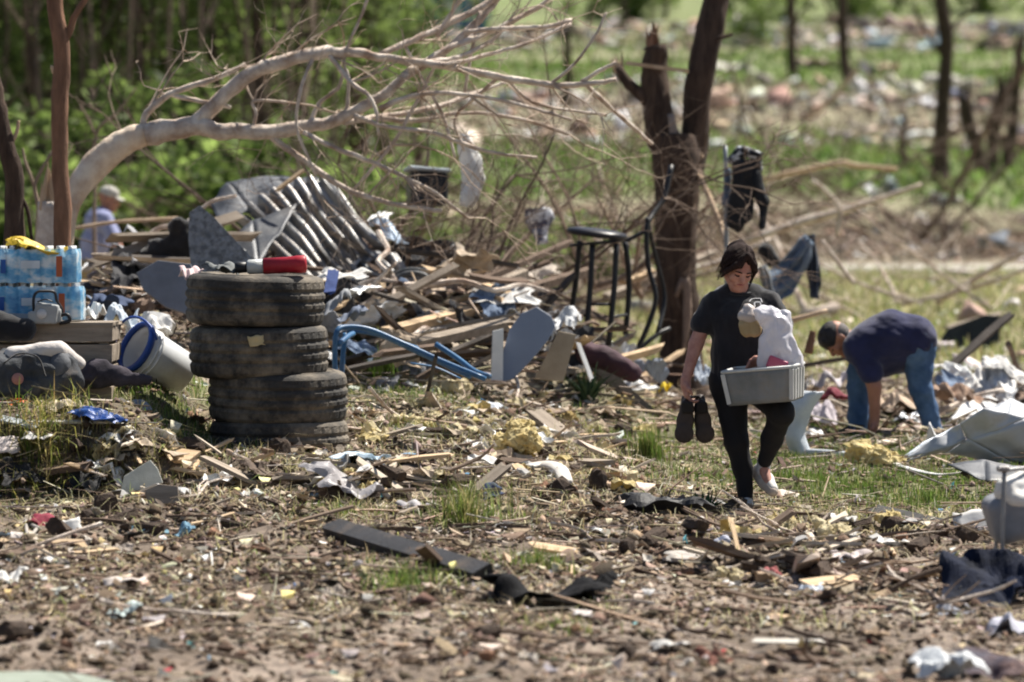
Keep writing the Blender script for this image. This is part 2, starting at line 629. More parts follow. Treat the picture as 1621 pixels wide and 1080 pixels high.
def nets(D, lo, h):
    ins = D < 0
    n = np.array(D.shape) - 1
    c = np.zeros(n, np.int8)
    CO = [(a, b, d) for a in (0, 1) for b in (0, 1) for d in (0, 1)]
    for a, b, d in CO:
        c += ins[a:n[0] + a, b:n[1] + b, d:n[2] + d]
    act = (c > 0) & (c < 8)
    idx = np.full(n, -1, np.int64)
    I, J, K = np.nonzero(act)
    idx[I, J, K] = np.arange(len(I))
    acc = np.zeros((len(I), 3))
    cnt = np.zeros(len(I))
    for a in CO:
        for ax in range(3):
            if a[ax]:
                continue
            b = list(a)
            b[ax] = 1
            da = D[I + a[0], J + a[1], K + a[2]].astype(float)
            db = D[I + b[0], J + b[1], K + b[2]].astype(float)
            x = (da < 0) != (db < 0)
            t = np.where(x, da / np.where(x, da - db, 1), 0)
            for q in range(3):
                acc[:, q] += np.where(x, a[q] + (t if q == ax else 0), 0)
            cnt += x
    V = lo + h * (np.stack([I, J, K], 1) + acc / np.maximum(cnt, 1)[:, None])
    quads = []
    for ax in range(3):
        o1, o2 = [(1, 2), (2, 0), (0, 1)][ax]
        sl0 = [slice(0, s) for s in D.shape]
        sl1 = list(sl0)
        sl0[ax] = slice(0, D.shape[ax] - 1)
        sl1[ax] = slice(1, D.shape[ax])
        ch = ins[tuple(sl0)] != ins[tuple(sl1)]
        E = np.stack(np.nonzero(ch), 1)
        E = E[(E[:, o1] > 0) & (E[:, o2] > 0) & (E[:, o1] < n[o1]) & (E[:, o2] < n[o2])]
        s = ins[E[:, 0], E[:, 1], E[:, 2]]
        g = []
        for (d1, d2) in ((-1, -1), (0, -1), (0, 0), (-1, 0)):
            C = E.copy()
            C[:, o1] += d1
            C[:, o2] += d2
            g.append(idx[C[:, 0], C[:, 1], C[:, 2]])
        g = np.stack(g, 1)
        g[~s] = g[~s][:, ::-1]
        quads.append(g)
    Q = np.concatenate(quads)
    Q = Q[(Q >= 0).all(1)]
    return V, Q

def solid(name, prims, h, m, parent=None, k=0.02, origin=None, noise_fn=None, pad=0.03, relax=1):
    V, Q = sdf(prims, h, k, pad, noise_fn)
    for _ in range(relax):                       # even out the grid steps
        S = np.zeros_like(V)
        w = np.zeros(len(V))
        for a, b in ((0, 1), (1, 2), (2, 3), (3, 0)):
            np.add.at(S, Q[:, a], V[Q[:, b]])
            np.add.at(S, Q[:, b], V[Q[:, a]])
            np.add.at(w, Q[:, a], 1)
            np.add.at(w, Q[:, b], 1)
        V = 0.5 * V + 0.5 * S / np.maximum(w, 1)[:, None]
    if origin is not None:
        V = V - np.asarray(origin, float)
    return link(name, big_mesh(name, V, Q, m, smooth=True), parent)

def rot(ax, deg):
    return np.array(Matrix.Rotation(math.radians(deg), 3, ax))
# ================================================================== the ground
def patch_mask(x, y, patches):
    m = np.zeros_like(x)
    for (cx, cy, rx, ry, s) in patches:
        d = ((x - cx) / rx) ** 2 + ((y - cy) / ry) ** 2
        m = np.maximum(m, s * np.exp(-d * 1.2))
    return m

GRASS_PX = [(1330, 770, 1.25, 1.1, 1.0), (1200, 735, .8, 1.3, .9), (1450, 800, .8, .8, .9), (1500, 760, .9, 1.0, 1), (1130, 690, .7, 1.6, .8), (1040, 700, .5, .9, .75), (1270, 690, 1.0, 1.5, .8), (1430, 715, 1.2, 1.5, .8),
            (630, 625, .6, 1.2, .9), (580, 580, .5, 1.4, .8), (250, 640, .8, .7, .9), (320, 620, .4, .6, .8), (760, 830, .35, .35, .55), (700, 925, .35, .5, .55), (620, 900, .3, .4, .4), (940, 640, .5, .8, .6),
            (890, 960, .25, .3, .4), (500, 1010, .25, .4, .2), (1260, 990, .3, .4, .2)]
GRASS = []
for (u, v, rx, ry, s) in GRASS_PX:
    q = gp(u, v)
    GRASS.append((q[0], q[1], rx, ry, s))

def grass_amount(x, y):
    g = patch_mask(x, y, GRASS)
    field = sstep(33, 38, y) * sstep(-0.3, 0.9, x - 0.012 * (y - 33)) * 0.9
    g = np.maximum(g, field)
    g = g * sstep(-.75, .15, n2(x, y, 1.3, 41, 3) + .25)
    return np.clip(g, 0, 1)

def far_cover(x, y):
    """how much of the hillside is green, by distance band and patch"""
    yy = y + 26 * n2(x, y, 0.045, 51, 3)
    g = sstep(33, 40, y) * sstep(74, 66, y) * 0.75
    g = np.maximum(g, sstep(92, 100, yy) * sstep(142, 130, yy))
    g = np.maximum(g, sstep(168, 178, yy) * sstep(232, 218, yy) * sstep(-.5, .1, n2(x, y, .06, 55, 2)))
    g = np.maximum(g, sstep(240, 250, yy) * 0.6)
    return np.clip(g * sstep(-.5, .35, n2(x, y, 0.11, 57, 3) + .25) + .55 * sstep(.05, .5, n2(x, y, .07, 59, 3)) * sstep(75, 90, y) + .22 * sstep(75, 90, y), 0, 1)

def build_ground():
    rows = np.concatenate([np.arange(2, 13.5, .5), np.arange(13.5, 27, .04), np.arange(27, 40, .07), 40 * 1.014 ** np.arange(0, 205)])
    sc = np.concatenate([-np.geomspace(1.6, .17, 14), np.linspace(-.165, .165, 230), np.geomspace(.17, 1.6, 14)])
    Yg, Sg = np.meshgrid(rows, sc, indexing='ij')
    X = Sg * np.maximum(Yg, 8)
    Z = ground_z(X, Yg) + ground_micro(X, Yg)
    V = np.stack([X, Yg, Z], -1).reshape(-1, 3)
    nr, nc = Yg.shape
    i, j = np.meshgrid(np.arange(nr - 1), np.arange(nc - 1), indexing='ij')
    a = (i * nc + j).ravel()
    Fc = np.stack([a, a + 1, a + nc + 1, a + nc], 1)
    x, y = V[:, 0], V[:, 1]
    n1 = n2(x, y, 0.9, 61, 4)[:, None]
    nb = n2(x, y, 4.5, 65, 3)[:, None]
    dirt = np.array([.145, .114, .09]) * (1 + .35 * n1 + .25 * nb)
    pale = np.array([.33, .27, .225])
    f = sstep(-.05, .5, n2(x, y, .55, 67, 3) + .25 * n2(x, y, 5, 68, 2))[:, None]
    col = dirt * (1 - f * .6) + pale * f * .6
    damp = sstep(.1, .5, n2(x, y, .8, 71, 3))[:, None] * sstep(30, 22, y)[:, None]
    col = col * (1 - .4 * damp)
    g = grass_amount(x, y)[:, None]
    gc = np.array([.10, .12, .035]) * (1 + .4 * nb)
    col = col * (1 - .8 * g) + gc * .8 * g
    far = sstep(33, 40, y)[:, None]
    fg = far_cover(x, y)[:, None]
    straw = np.array([.26, .24, .125]) * (1 + .25 * n1)
    green = np.array([.14, .18, .065]) * (1 + .3 * n1)
    brown = np.array([.235, .20, .145]) * (1 + .4 * n2(x, y, .12, 77, 3)[:, None])
    nearf = sstep(80, 60, y)[:, None]
    fcol = (straw * nearf + green * (1 - nearf)) * fg + brown * (1 - fg)
    col = col * (1 - far) + fcol * far
    me = big_mesh('ground', V, Fc, attr_mat('ground_soil', rough=.95, bump=.6, bscale=28, vary=.35, vscale=14), np.clip(col, .005, 1), smooth=True)
    tag(link('ground', me), 'muddy littered ground rising to a grassy hillside', None, None, 'structure')
build_ground()

# the lane across the field
def build_road():
    mb = MB()
    xs = np.linspace(-20, 40, 61)
    V, f = [], []
    for i, x in enumerate(xs):
        yc = 69.5 + .04 * x
        for e in (-2.4, 2.4):
            V.append((x, yc + e, gz(x, yc + e) + .05))
        for e in (2.6, -2.6):
            V.append((x, yc + e, gz(x, yc + e) - .15))
    for i in range(60):
        for j in range(4):
            k = (j + 1) % 4
            f.append((i * 4 + j, (i + 1) * 4 + j, (i + 1) * 4 + k, i * 4 + k))
    mb.add(V, f)
    o = mb.part('road', mat('road_gravel', (.42, .40, .36), (.30, .28, .25), scale=3, rough=.95), None)
    tag(o, 'pale gravel lane crossing the field behind the bending man', None, None, 'structure')
build_road()

# ================================================================== litter that nobody could count
LITTER_PAL = np.array([(.10, .07, .05), (.17, .12, .085), (.24, .18, .13), (.33, .26, .19), (.44, .36, .27), (.56, .50, .41), (.07, .05, .04), (.31, .29, .28), (.70, .67, .62), (.20, .15, .12)])
LITTER_W = np.array([.13, .17, .19, .17, .12, .06, .08, .06, .018, .035])

def fan_points(n, y0, y1, s=.15, power=1.0):
    y = y0 + (y1 - y0) * RNG.random(n) ** power
    x = RNG.uniform(-s, s, n) * y
    return x, y

def colours(n, pal, w, jit=.25):
    k = RNG.choice(len(pal), n, p=np.array(w) / np.sum(w))
    return np.clip(pal[k] * (1 + RNG.normal(0, jit, (n, 1))) * (1 + RNG.normal(0, .05, (n, 3))), .01, .85)

def rand_rots(n, tilt):
    """random frames: yaw free, tilt limited"""
    a = RNG.uniform(0, 2 * np.pi, n)
    t = np.abs(RNG.normal(0, tilt, n))
    b = RNG.uniform(0, 2 * np.pi, n)
    z = np.stack([np.sin(t) * np.cos(b), np.sin(t) * np.sin(b), np.cos(t)], 1)
    x = np.stack([np.cos(a), np.sin(a), np.zeros(n)], 1)
    x -= z * (x * z).sum(1)[:, None]
    x /= np.linalg.norm(x, axis=1)[:, None]
    y = np.cross(z, x)
    return x, y, z

def flakes(x, y, size, aspect, tilt, col, lift=.01, curl=.25):
    n = len(x)
    z = ground_z(x, y) + ground_micro(x, y)
    ex, ey, ez = rand_rots(n, tilt)
    c = np.stack([x, y, z], 1) + ez * (lift + size * np.sin(tilt) * .35 * RNG.random(n))[:, None] + np.array([0, 0, 1]) * (size * .12)[:, None]
    hx, hy = (size / 2)[:, None], (size * aspect / 2)[:, None]
    cu = (size * curl * RNG.normal(0, 1, n))[:, None]
    j = lambda: 1 + RNG.normal(0, .22, (n, 1))
    ring = []
    for q in range(6):
        an = q * math.pi / 3 + RNG.normal(0, .25, (n, 1))
        ring.append(c + ex * hx * np.cos(an) * j() + ey * hy * np.sin(an) * j() + ez * cu * (np.cos(an) ** 2))
    V = np.stack(ring, 1).reshape(-1, 3)
    b = (np.arange(n) * 6)[:, None, None]
    t = (b + np.array([(0, 1, 2), (0, 2, 3), (0, 3, 5), (3, 4, 5)])[None]).reshape(-1, 3)
    return V, t, np.repeat(col, 6, 0)

def sticks(x, y, length, rad, tilt, col, z=None):
    n = len(x)
    if z is None:
        z = ground_z(x, y) + ground_micro(x, y)
    ex, ey, ez = rand_rots(n, tilt)
    c = np.stack([x, y, z + rad * 1.5 + length * .12 * RNG.random(n)], 1)
    L = (length / 2)[:, None]
    r = rad[:, None]
    bend = (length * .08 * RNG.normal(0, 1, n))[:, None]
    V = []
    for (t, k) in ((-1, .8), (0, 1), (1, .5)):
        m = c + ex * L * t + ey * (bend if t == 0 else 0)
        for a in (0, 2.094, 4.189):
            V.append(m + (ey * math.cos(a) + ez * math.sin(a)) * r * k)
    V = np.stack(V, 1).reshape(-1, 3)
    b = (np.arange(n) * 9)[:, None]
    tris = []
    for s in (0, 3):
        for a in range(3):
            d = (a + 1) % 3
            tris += [(s + a, s + d, s + 3 + d), (s + a, s + 3 + d, s + 3 + a)]
    Fc = (b[:, None, :] + np.array(tris)[None]).reshape(-1, 3)
    return V, Fc, np.repeat(col, 9, 0)

def clods(x, y, size, col):
    n = len(x)
    z = ground_z(x, y) + ground_micro(x, y)
    base = np.array([(1, 0, 0), (-1, 0, 0), (0, 1, 0), (0, -1, 0), (0, 0, .8), (0, 0, -.8)], float)
    V = base[None] * (1 + RNG.normal(0, .3, (n, 6, 3))) + RNG.normal(0, .15, (n, 6, 3))
    V = V * (size / 2)[:, None, None] + np.stack([x, y, z + size * .15], 1)[:, None, :]
    t = np.array([(0, 2, 4), (2, 1, 4), (1, 3, 4), (3, 0, 4), (2, 0, 5), (1, 2, 5), (3, 1, 5), (0, 3, 5)])
    Fc = ((np.arange(n) * 6)[:, None, None] + t[None]).reshape(-1, 3)
    return V.reshape(-1, 3), Fc, np.repeat(col, 6, 0)

def join(parts):
    V, Fc, C, o = [], [], [], 0
    for v, f, c in parts:
        V.append(v)
        Fc.append(f + o)
        C.append(c)
        o += len(v)
    return np.concatenate(V), np.concatenate(Fc), np.concatenate(C)

def keep(x, y, p):
    k = RNG.random(len(x)) < p
    return x[k], y[k]


def add_stuff(name, label, parts, m):
    V, Fc, C = join(parts)
    o = link(name, big_mesh(name, V, Fc, m, C))
    return tag(o, label, None, None, 'stuff')

def scatter_litter():
    lm = attr_mat('litter', rough=.9, bump=.35, bscale=120, vary=.3, vscale=60, transl=.12)
    pal = np.array([(.085, .06, .042), (.14, .10, .07), (.2, .15, .11), (.28, .22, .17)])
    x, y = fan_points(46000, 13.8, 26, power=1.15)
    x, y = keep(x, y, (1 - .85 * grass_amount(x, y)) * sstep(-.5, .4, n2(x, y, .9, 81, 2) + .1) * (.3 + .7 * sstep(15.8, 18.2, y)))
    add_stuff('soil_clods', 'crumbly brown soil clods strewn over the mud', [clods(x, y, np.clip(RNG.lognormal(-3.75, .5, len(x)), .008, .09), colours(len(x), pal, [.3, .35, .25, .1]))], attr_mat('clod', rough=1, bump=.5, vary=.3))
    parts = []
    x, y = fan_points(120000, 13.8, 27, power=1.2)
    dens = (.08 + .92 * sstep(-.15, .3, n2(x, y, .75, 83, 3))) * (.4 + .6 * sstep(15.5, 18, y))
    x, y = keep(x, y, dens * (1 - .75 * grass_amount(x, y)))
    parts.append(flakes(x, y, np.clip(RNG.lognormal(-3.75, .55, len(x)), .008, .11), RNG.uniform(.2, .8, len(x)), .5, colours(len(x), LITTER_PAL, LITTER_W)))
    x, y = fan_points(16000, 26, 34, s=.15)
    x, y = keep(x, y, .9 * (1 - .7 * grass_amount(x, y)))
    parts.append(flakes(x, y, np.clip(RNG.lognormal(-3.1, .5, len(x)), .02, .16), RNG.uniform(.35, 1, len(x)), .55, colours(len(x), LITTER_PAL, LITTER_W)))
    x, y = fan_points(5000, 33, 70, s=.15)
    parts.append(flakes(x, y, np.clip(RNG.lognormal(-2.9, .5, len(x)), .03, .22), RNG.uniform(.35, 1, len(x)), .4, colours(len(x), np.array([(.5, .47, .4), (.7, .68, .65), (.3, .25, .2)]), [.4, .25, .35])))
    # pale shredded insulation crumbs
    x, y = fan_points(5200, 17, 26)
    x, y = keep(x, y, sstep(0, .5, n2(x, y, .55, 87, 2)))
    parts.append(flakes(x, y, np.clip(RNG.lognormal(-3.6, .45, len(x)), .012, .08), RNG.uniform(.4, 1, len(x)), .7, colours(len(x), np.array([(.62, .52, .25), (.66, .60, .42), (.72, .70, .66)]), [.4, .3, .3]), curl=.6))
    x, y = fan_points(190, 14, 27)
    parts.append(flakes(x, y, np.clip(RNG.lognormal(-3.5, .5, len(x)), .012, .07), RNG.uniform(.3, 1, len(x)), .5, colours(len(x), np.array([(.10, .22, .36), (.42, .08, .09), (.75, .75, .76), (.12, .36, .38), (.50, .22, .12)]), [.25, .12, .4, .15, .08]), curl=.5))
    add_stuff('leaf_litter', 'brown leaf litter, paper shreds and wood chips covering the mud', parts, lm)
    tw = attr_mat('twig_litter', rough=.9, bump=.2)
    tp = np.array([(.10, .07, .05), (.2, .15, .11), (.33, .26, .19), (.47, .40, .32), (.27, .24, .22)])
    parts = []
    x, y = fan_points(15000, 14, 27)
    x, y = keep(x, y, (.12 + .88 * sstep(-.1, .4, n2(x, y, .8, 91, 2))) * (.25 + .75 * sstep(16.3, 18.5, y)))
    n = len(x)
    parts.append(sticks(x, y, np.clip(RNG.lognormal(-1.9, .6, n), .04, .8), RNG.uniform(.002, .007, n), .22, colours(n, tp, [.2, .25, .25, .2, .1])))
    x, y = fan_points(9000, 26, 37, s=.15)
    x, y = keep(x, y, .25 + .75 * sstep(1.6, 0, x) * sstep(26, 28, y))
    n = len(x)
    parts.append(sticks(x, y, np.clip(RNG.lognormal(-1.2, .5, n), .1, 1.2), RNG.uniform(.004, .012, n), .4, colours(n, tp, [.2, .25, .25, .2, .1])))
    add_stuff('twig_litter', 'thin snapped twigs scattered through the mud and grass', parts, tw)
scatter_litter()

# ================================================================== grass
def blades(x, y, h, w, col, lean=.35, z=None):
    n = len(x)
    if z is None:
        z = ground_z(x, y) + ground_micro(x, y)
    a = RNG.uniform(0, 2 * np.pi, n)
    d = np.stack([np.cos(a), np.sin(a), np.zeros(n)], 1)
    s = np.stack([-np.sin(a), np.cos(a), np.zeros(n)], 1)
    b = np.stack([x, y, z - .005], 1)
    l = np.abs(RNG.normal(0, lean, n))
    up = np.array([0, 0, 1.0])
    m = b + up * (h * .55)[:, None] + d * (h * l * .3)[:, None]
    t = b + up * (h * (1 - .25 * l))[:, None] + d * (h * l)[:, None]
    hw = (w / 2)[:, None]
    V = np.stack([b - s * hw, b + s * hw, m - s * hw * .8, m + s * hw * .8, t], 1).reshape(-1, 3)
    tr = np.array([(0, 1, 3), (0, 3, 2), (2, 3, 4)])
    Fc = ((np.arange(n) * 5)[:, None, None] + tr[None]).reshape(-1, 3)
    return V, Fc, np.repeat(col, 5, 0)

GP = np.array([(.10, .17, .03), (.15, .22, .045), (.22, .25, .07), (.36, .33, .15), (.07, .12, .03)])
def build_grass():
    gm = attr_mat('grass_blades', rough=.6, transl=.4, bump=0, vary=.15)
    parts = []
    x, y = fan_points(190000, 19.5, 33, s=.15)
    x, y = keep(x, y, grass_amount(x, y) ** 1.3)
    n = len(x)
    parts.append(blades(x, y, RNG.uniform(.02, .08, n), RNG.uniform(.004, .008, n), colours(n, GP, [.32, .34, .16, .08, .1])))
    x, y = fan_points(45000, 15, 24, s=.15)
    x, y = keep(x, y, grass_amount(x, y) ** 1.5)
    n = len(x)
    parts.append(blades(x, y, RNG.uniform(.02, .09, n), RNG.uniform(.003, .007, n), colours(n, GP, [.25, .25, .2, .2, .1]), .6))
    add_stuff('lawn_grass', 'short trampled green grass growing through the litter', parts, gm)
    x, y = fan_points(60000, 33, 68, s=.15, power=.8)
    x, y = keep(x, y, grass_amount(x, y) * .9)
    n = len(x)
    fp = np.array([(.24, .25, .09), (.36, .34, .17), (.18, .24, .06), (.46, .42, .26)])
    add_stuff('field_grass', 'pale dry grass of the field behind the tree', [blades(x, y, RNG.uniform(.05, .2, n), RNG.uniform(.012, .03, n), colours(n, fp, [.3, .3, .2, .2]), .7)], gm)
    x, y = fan_points(34000, 88, 240, s=.17)
    x, y = keep(x, y, sstep(.15, .7, far_cover(x, y)))
    n = len(x)
    hp = np.array([(.12, .20, .04), (.17, .25, .06), (.27, .30, .12), (.10, .15, .04)])
    add_stuff('hill_grass', 'bright green spring grass on the hillside', [blades(x, y, RNG.uniform(.15, .45, n), RNG.uniform(.08, .2, n), colours(n, hp, [.35, .3, .15, .2]), .6)], gm)
build_grass()

def grass_tuft(u, v, n, hgt, spread, label, pal, wts, width=.007, lean=.5):
    q = gp(u, v)
    r = np.abs(RNG.normal(0, spread, n))
    a = RNG.uniform(0, 6.28, n)
    x, y = r * np.cos(a), r * np.sin(a)
    z = ground_z(x + q[0], y + q[1]) - q[2]
    V, Fc, C = blades(x, y, hgt * RNG.uniform(.45, 1, n), np.full(n, width), colours(n, pal, wts), lean, z)
    o = link('grass_tuft', big_mesh('grass_tuft', V, Fc, attr_mat('grass_blades'), C), None, q)
    return tag(o, label, 'grass tuft', None, 'stuff')
grass_tuft(1027, 738, 420, .30, .055, 'tall upright green grass tuft left of the walking person\'s shoes', GP, [.3, .3, .3, .1, .0], .006, .22)
grass_tuft(608, 603, 380, .26, .07, 'dark green grass tuft beside the lowest bend of the blue tubing', GP * .8, [.4, .3, .1, .1, .1], .009, .35)
grass_tuft(735, 838, 300, .34, .12, 'loose olive grass tuft growing under the thin overhanging board', GP, [.1, .2, .4, .3, 0], .006, .6)
grass_tuft(1470, 800, 200, .14, .12, 'low bright grass tuft beside the dark shingle strip', GP, [.3, .4, .2, .1, 0], .006, .5)
grass_tuft(60, 712, 420, .26, .22, 'sprawling dry grass hanging over the left bank edge', GP * np.array([1.1, 1, .9]), [.1, .1, .4, .4, 0], .007, .9)
grass_tuft(640, 935, 260, .16, .14, 'low weedy tuft below the long black board', GP, [.3, .3, .2, .1, .1], .006, .7)
grass_tuft(850, 905, 240, .16, .13, 'thin green tuft where the black board meets the black rag', GP, [.2, .3, .3, .2, 0], .006, .6)
grass_tuft(880, 1000, 120, .10, .12, 'tiny sparse weed alone on the bare foreground mud', GP, [.2, .3, .3, .2, 0], .005, .7)

def bank_growth():
    """dry grass and roots hanging over the steep left bank"""
    n = 3600
    u = RNG.uniform(-40, 480, n)
    v = RNG.uniform(675, 770, n)
    k = RNG.random(n) < np.where(u < 210, 1, .35)
    pts = np.array([gp(a, b) for a, b in zip(u[k][:420], v[k][:420])])
    pts = np.repeat(pts, 6, 0) + RNG.normal(0, .05, (len(pts) * 6, 3)) * np.array([1, 1, 0])
    x, y = pts[:, 0], pts[:, 1]
    m = len(x)
    bp = np.array([(.20, .20, .07), (.34, .30, .15), (.14, .16, .05), (.24, .19, .13)])
    add_stuff('bank_grass', 'matted dry grass hanging over the steep left bank', [blades(x, y, RNG.uniform(.03, .12, m), RNG.uniform(.004, .008, m), colours(m, bp, [.15, .35, .1, .4]), 1.6)], attr_mat('grass_blades'))
bank_growth()

def straw():
    """flattened straw coloured grass and shredded fibre through the middle ground"""
    sp = np.array([(.46, .40, .22), (.56, .50, .32), (.34, .29, .16), (.30, .32, .12), (.62, .58, .46)])
    x, y = fan_points(95000, 16.5, 27, s=.15)
    k = sstep(-.25, .35, n2(x, y, .9, 121, 3)) * (.2 + .8 * sstep(19, 21.5, y))
    x, y = keep(x, y, k * .55 * (1 - .9 * np.clip(grass_amount(x, y) * 1.4, 0, 1) * sstep(.3, .9, x)))
    n = len(x)
    add_stuff('dry_straw', 'flattened straw and shredded fibre matted over the middle ground', [blades(x, y, RNG.uniform(.03, .12, n), RNG.uniform(.003, .007, n), colours(n, sp, [.3, .25, .2, .15, .1]), 2.2)], attr_mat('grass_blades'))
straw()
grass_tuft(660, 690, 300, .13, .2, 'low straw green tuft on the bank between the tyres and the yellow insulation', GP, [.15, .2, .35, .3, 0], .006, .9)
grass_tuft(980, 700, 260, .12, .2, 'low straw green tuft right of the spiky plant', GP, [.15, .3, .35, .2, 0], .006, .9)
grass_tuft(540, 820, 220, .12, .16, 'weedy straw tuft under the greyish plastic film', GP, [.1, .2, .35, .35, 0], .006, 1.0)
# ================================================================== trees
M_BARK = mat('bark_dark', (.098, .064, .046), (.038, .024, .018), scale=18, stretch=(1, 1, .22), rough=.95, bump=1.0, bscale=34)
M_BARKR = mat('bark_reddish', (.27, .145, .09), (.13, .07, .045), scale=14, stretch=(1, 1, .25), rough=.95, bump=.8, bscale=30)
M_WOOD = mat('stripped_wood', (.60, .45, .31), (.40, .27, .17), scale=9, stretch=(1, 1, .3), rough=.8, bump=.4, bscale=40)
M_BARE = mat('bare_trunk_wood', (.80, .68, .54), (.50, .34, .23), scale=5, stretch=(1, 1, 1), rough=.7, bump=.5, bscale=30)
M_LIMB = mat('limb_bark', (.76, .67, .58), (.34, .24, .185), scale=7, rough=.9, bump=1.0, bscale=30)
M_TWIG = mat('twig_bark', (.36, .27, .20), (.19, .135, .10), scale=5, rough=.9, bump=.2)
M_TWIGD = mat('twig_dark', (.20, .145, .11), (.10, .07, .052), scale=5, rough=.9, bump=.2)

def px_path(pts, Y):
    """[(u, v, width_px[, dY])] -> points and radii at depth Y"""
    q, r = [], []
    for p in pts:
        y = Y + (p[3] if len(p) > 3 else 0)
        q.append(P(p[0], p[1], y))
        r.append(p[2] / 2 * y / F)
    return np.array(q), np.array(r)

def limb(parent, name, pts, Y, m, org, n=9, lump=.16, k=4, seed=1):
    q, r = px_path(pts, Y)
    mb = MB()
    p, rad = smooth_path(q - org, r, k)
    kink = np.stack([fbm(p / (rad[:, None] * 7 + .02) + 31.7 * a, seed + a, 2) for a in range(3)], 1)
    p = p + kink * (rad * .55)[:, None] * np.array([1, .5, 1])
    tube(mb, p, rad, n, lump=lump * 1.5, seed=seed)
    return mb.part(name, m, parent, True)

def spikes(mb, c, axis, R, n, length, seed=0, spread=.25):
    """splinters standing on a broken end"""
    M = frame(c, z=axis)
    rr = random.Random(seed)
    for i in range(n):
        a, r = rr.uniform(0, 6.28), R * rr.uniform(.3, .95)
        b = M[:3, 3] + M[:3, 0] * r * math.cos(a) + M[:3, 1] * r * math.sin(a) - M[:3, 2] * R * .6
        L = length * rr.uniform(.35, 1)
        t = b + M[:3, 2] * (L + R * .6) + np.array([rr.gauss(0, 1), rr.gauss(0, 1), rr.gauss(0, 1)]) * L * spread
        w = R * rr.uniform(.12, .34)
        tube(mb, [b, (b + t) / 2, t], [w, w * .7, w * .08], 5)

def twig_cloud(org, starts, n, seed, length=(.3, 1.0), rad=.006, droop=-.25, dirs=None, depth=2):
    """a tangle of forking bare twigs grown off the given starts [(point, dir, radius)]"""
    rr = random.Random(seed)
    mb = MB()
    def grow(p, d, L, r, lev):
        pts, k = [p], 4
        for i in range(k):
            d = unit(d + np.array([rr.gauss(0, .22), rr.gauss(0, .22), rr.gauss(0, .2) + droop * .12]))
            pts.append(pts[-1] + d * L / k)
        tube(mb, np.array(pts) - org, np.linspace(r, r * .35, k + 1), 4 if r > .008 else 3, cap=False)
        if lev > 0:
            for q in range(rr.randint(2, 4)):
                i = rr.randint(1, k)
                nd = unit(d + np.array([rr.gauss(0, .6), rr.gauss(0, .6), rr.gauss(0, .55)]))
                grow(pts[i], nd, L * rr.uniform(.4, .75), r * .6, lev - 1)
    for i in range(n):
        p, d, r = starts[rr.randrange(len(starts))]
        d2 = unit(np.asarray(d) + np.array([rr.gauss(0, .55), rr.gauss(0, .55), rr.gauss(0, .55)]))
        grow(np.asarray(p, float), d2, rr.uniform(*length), rad * rr.uniform(.6, 1.4), depth)
    return mb

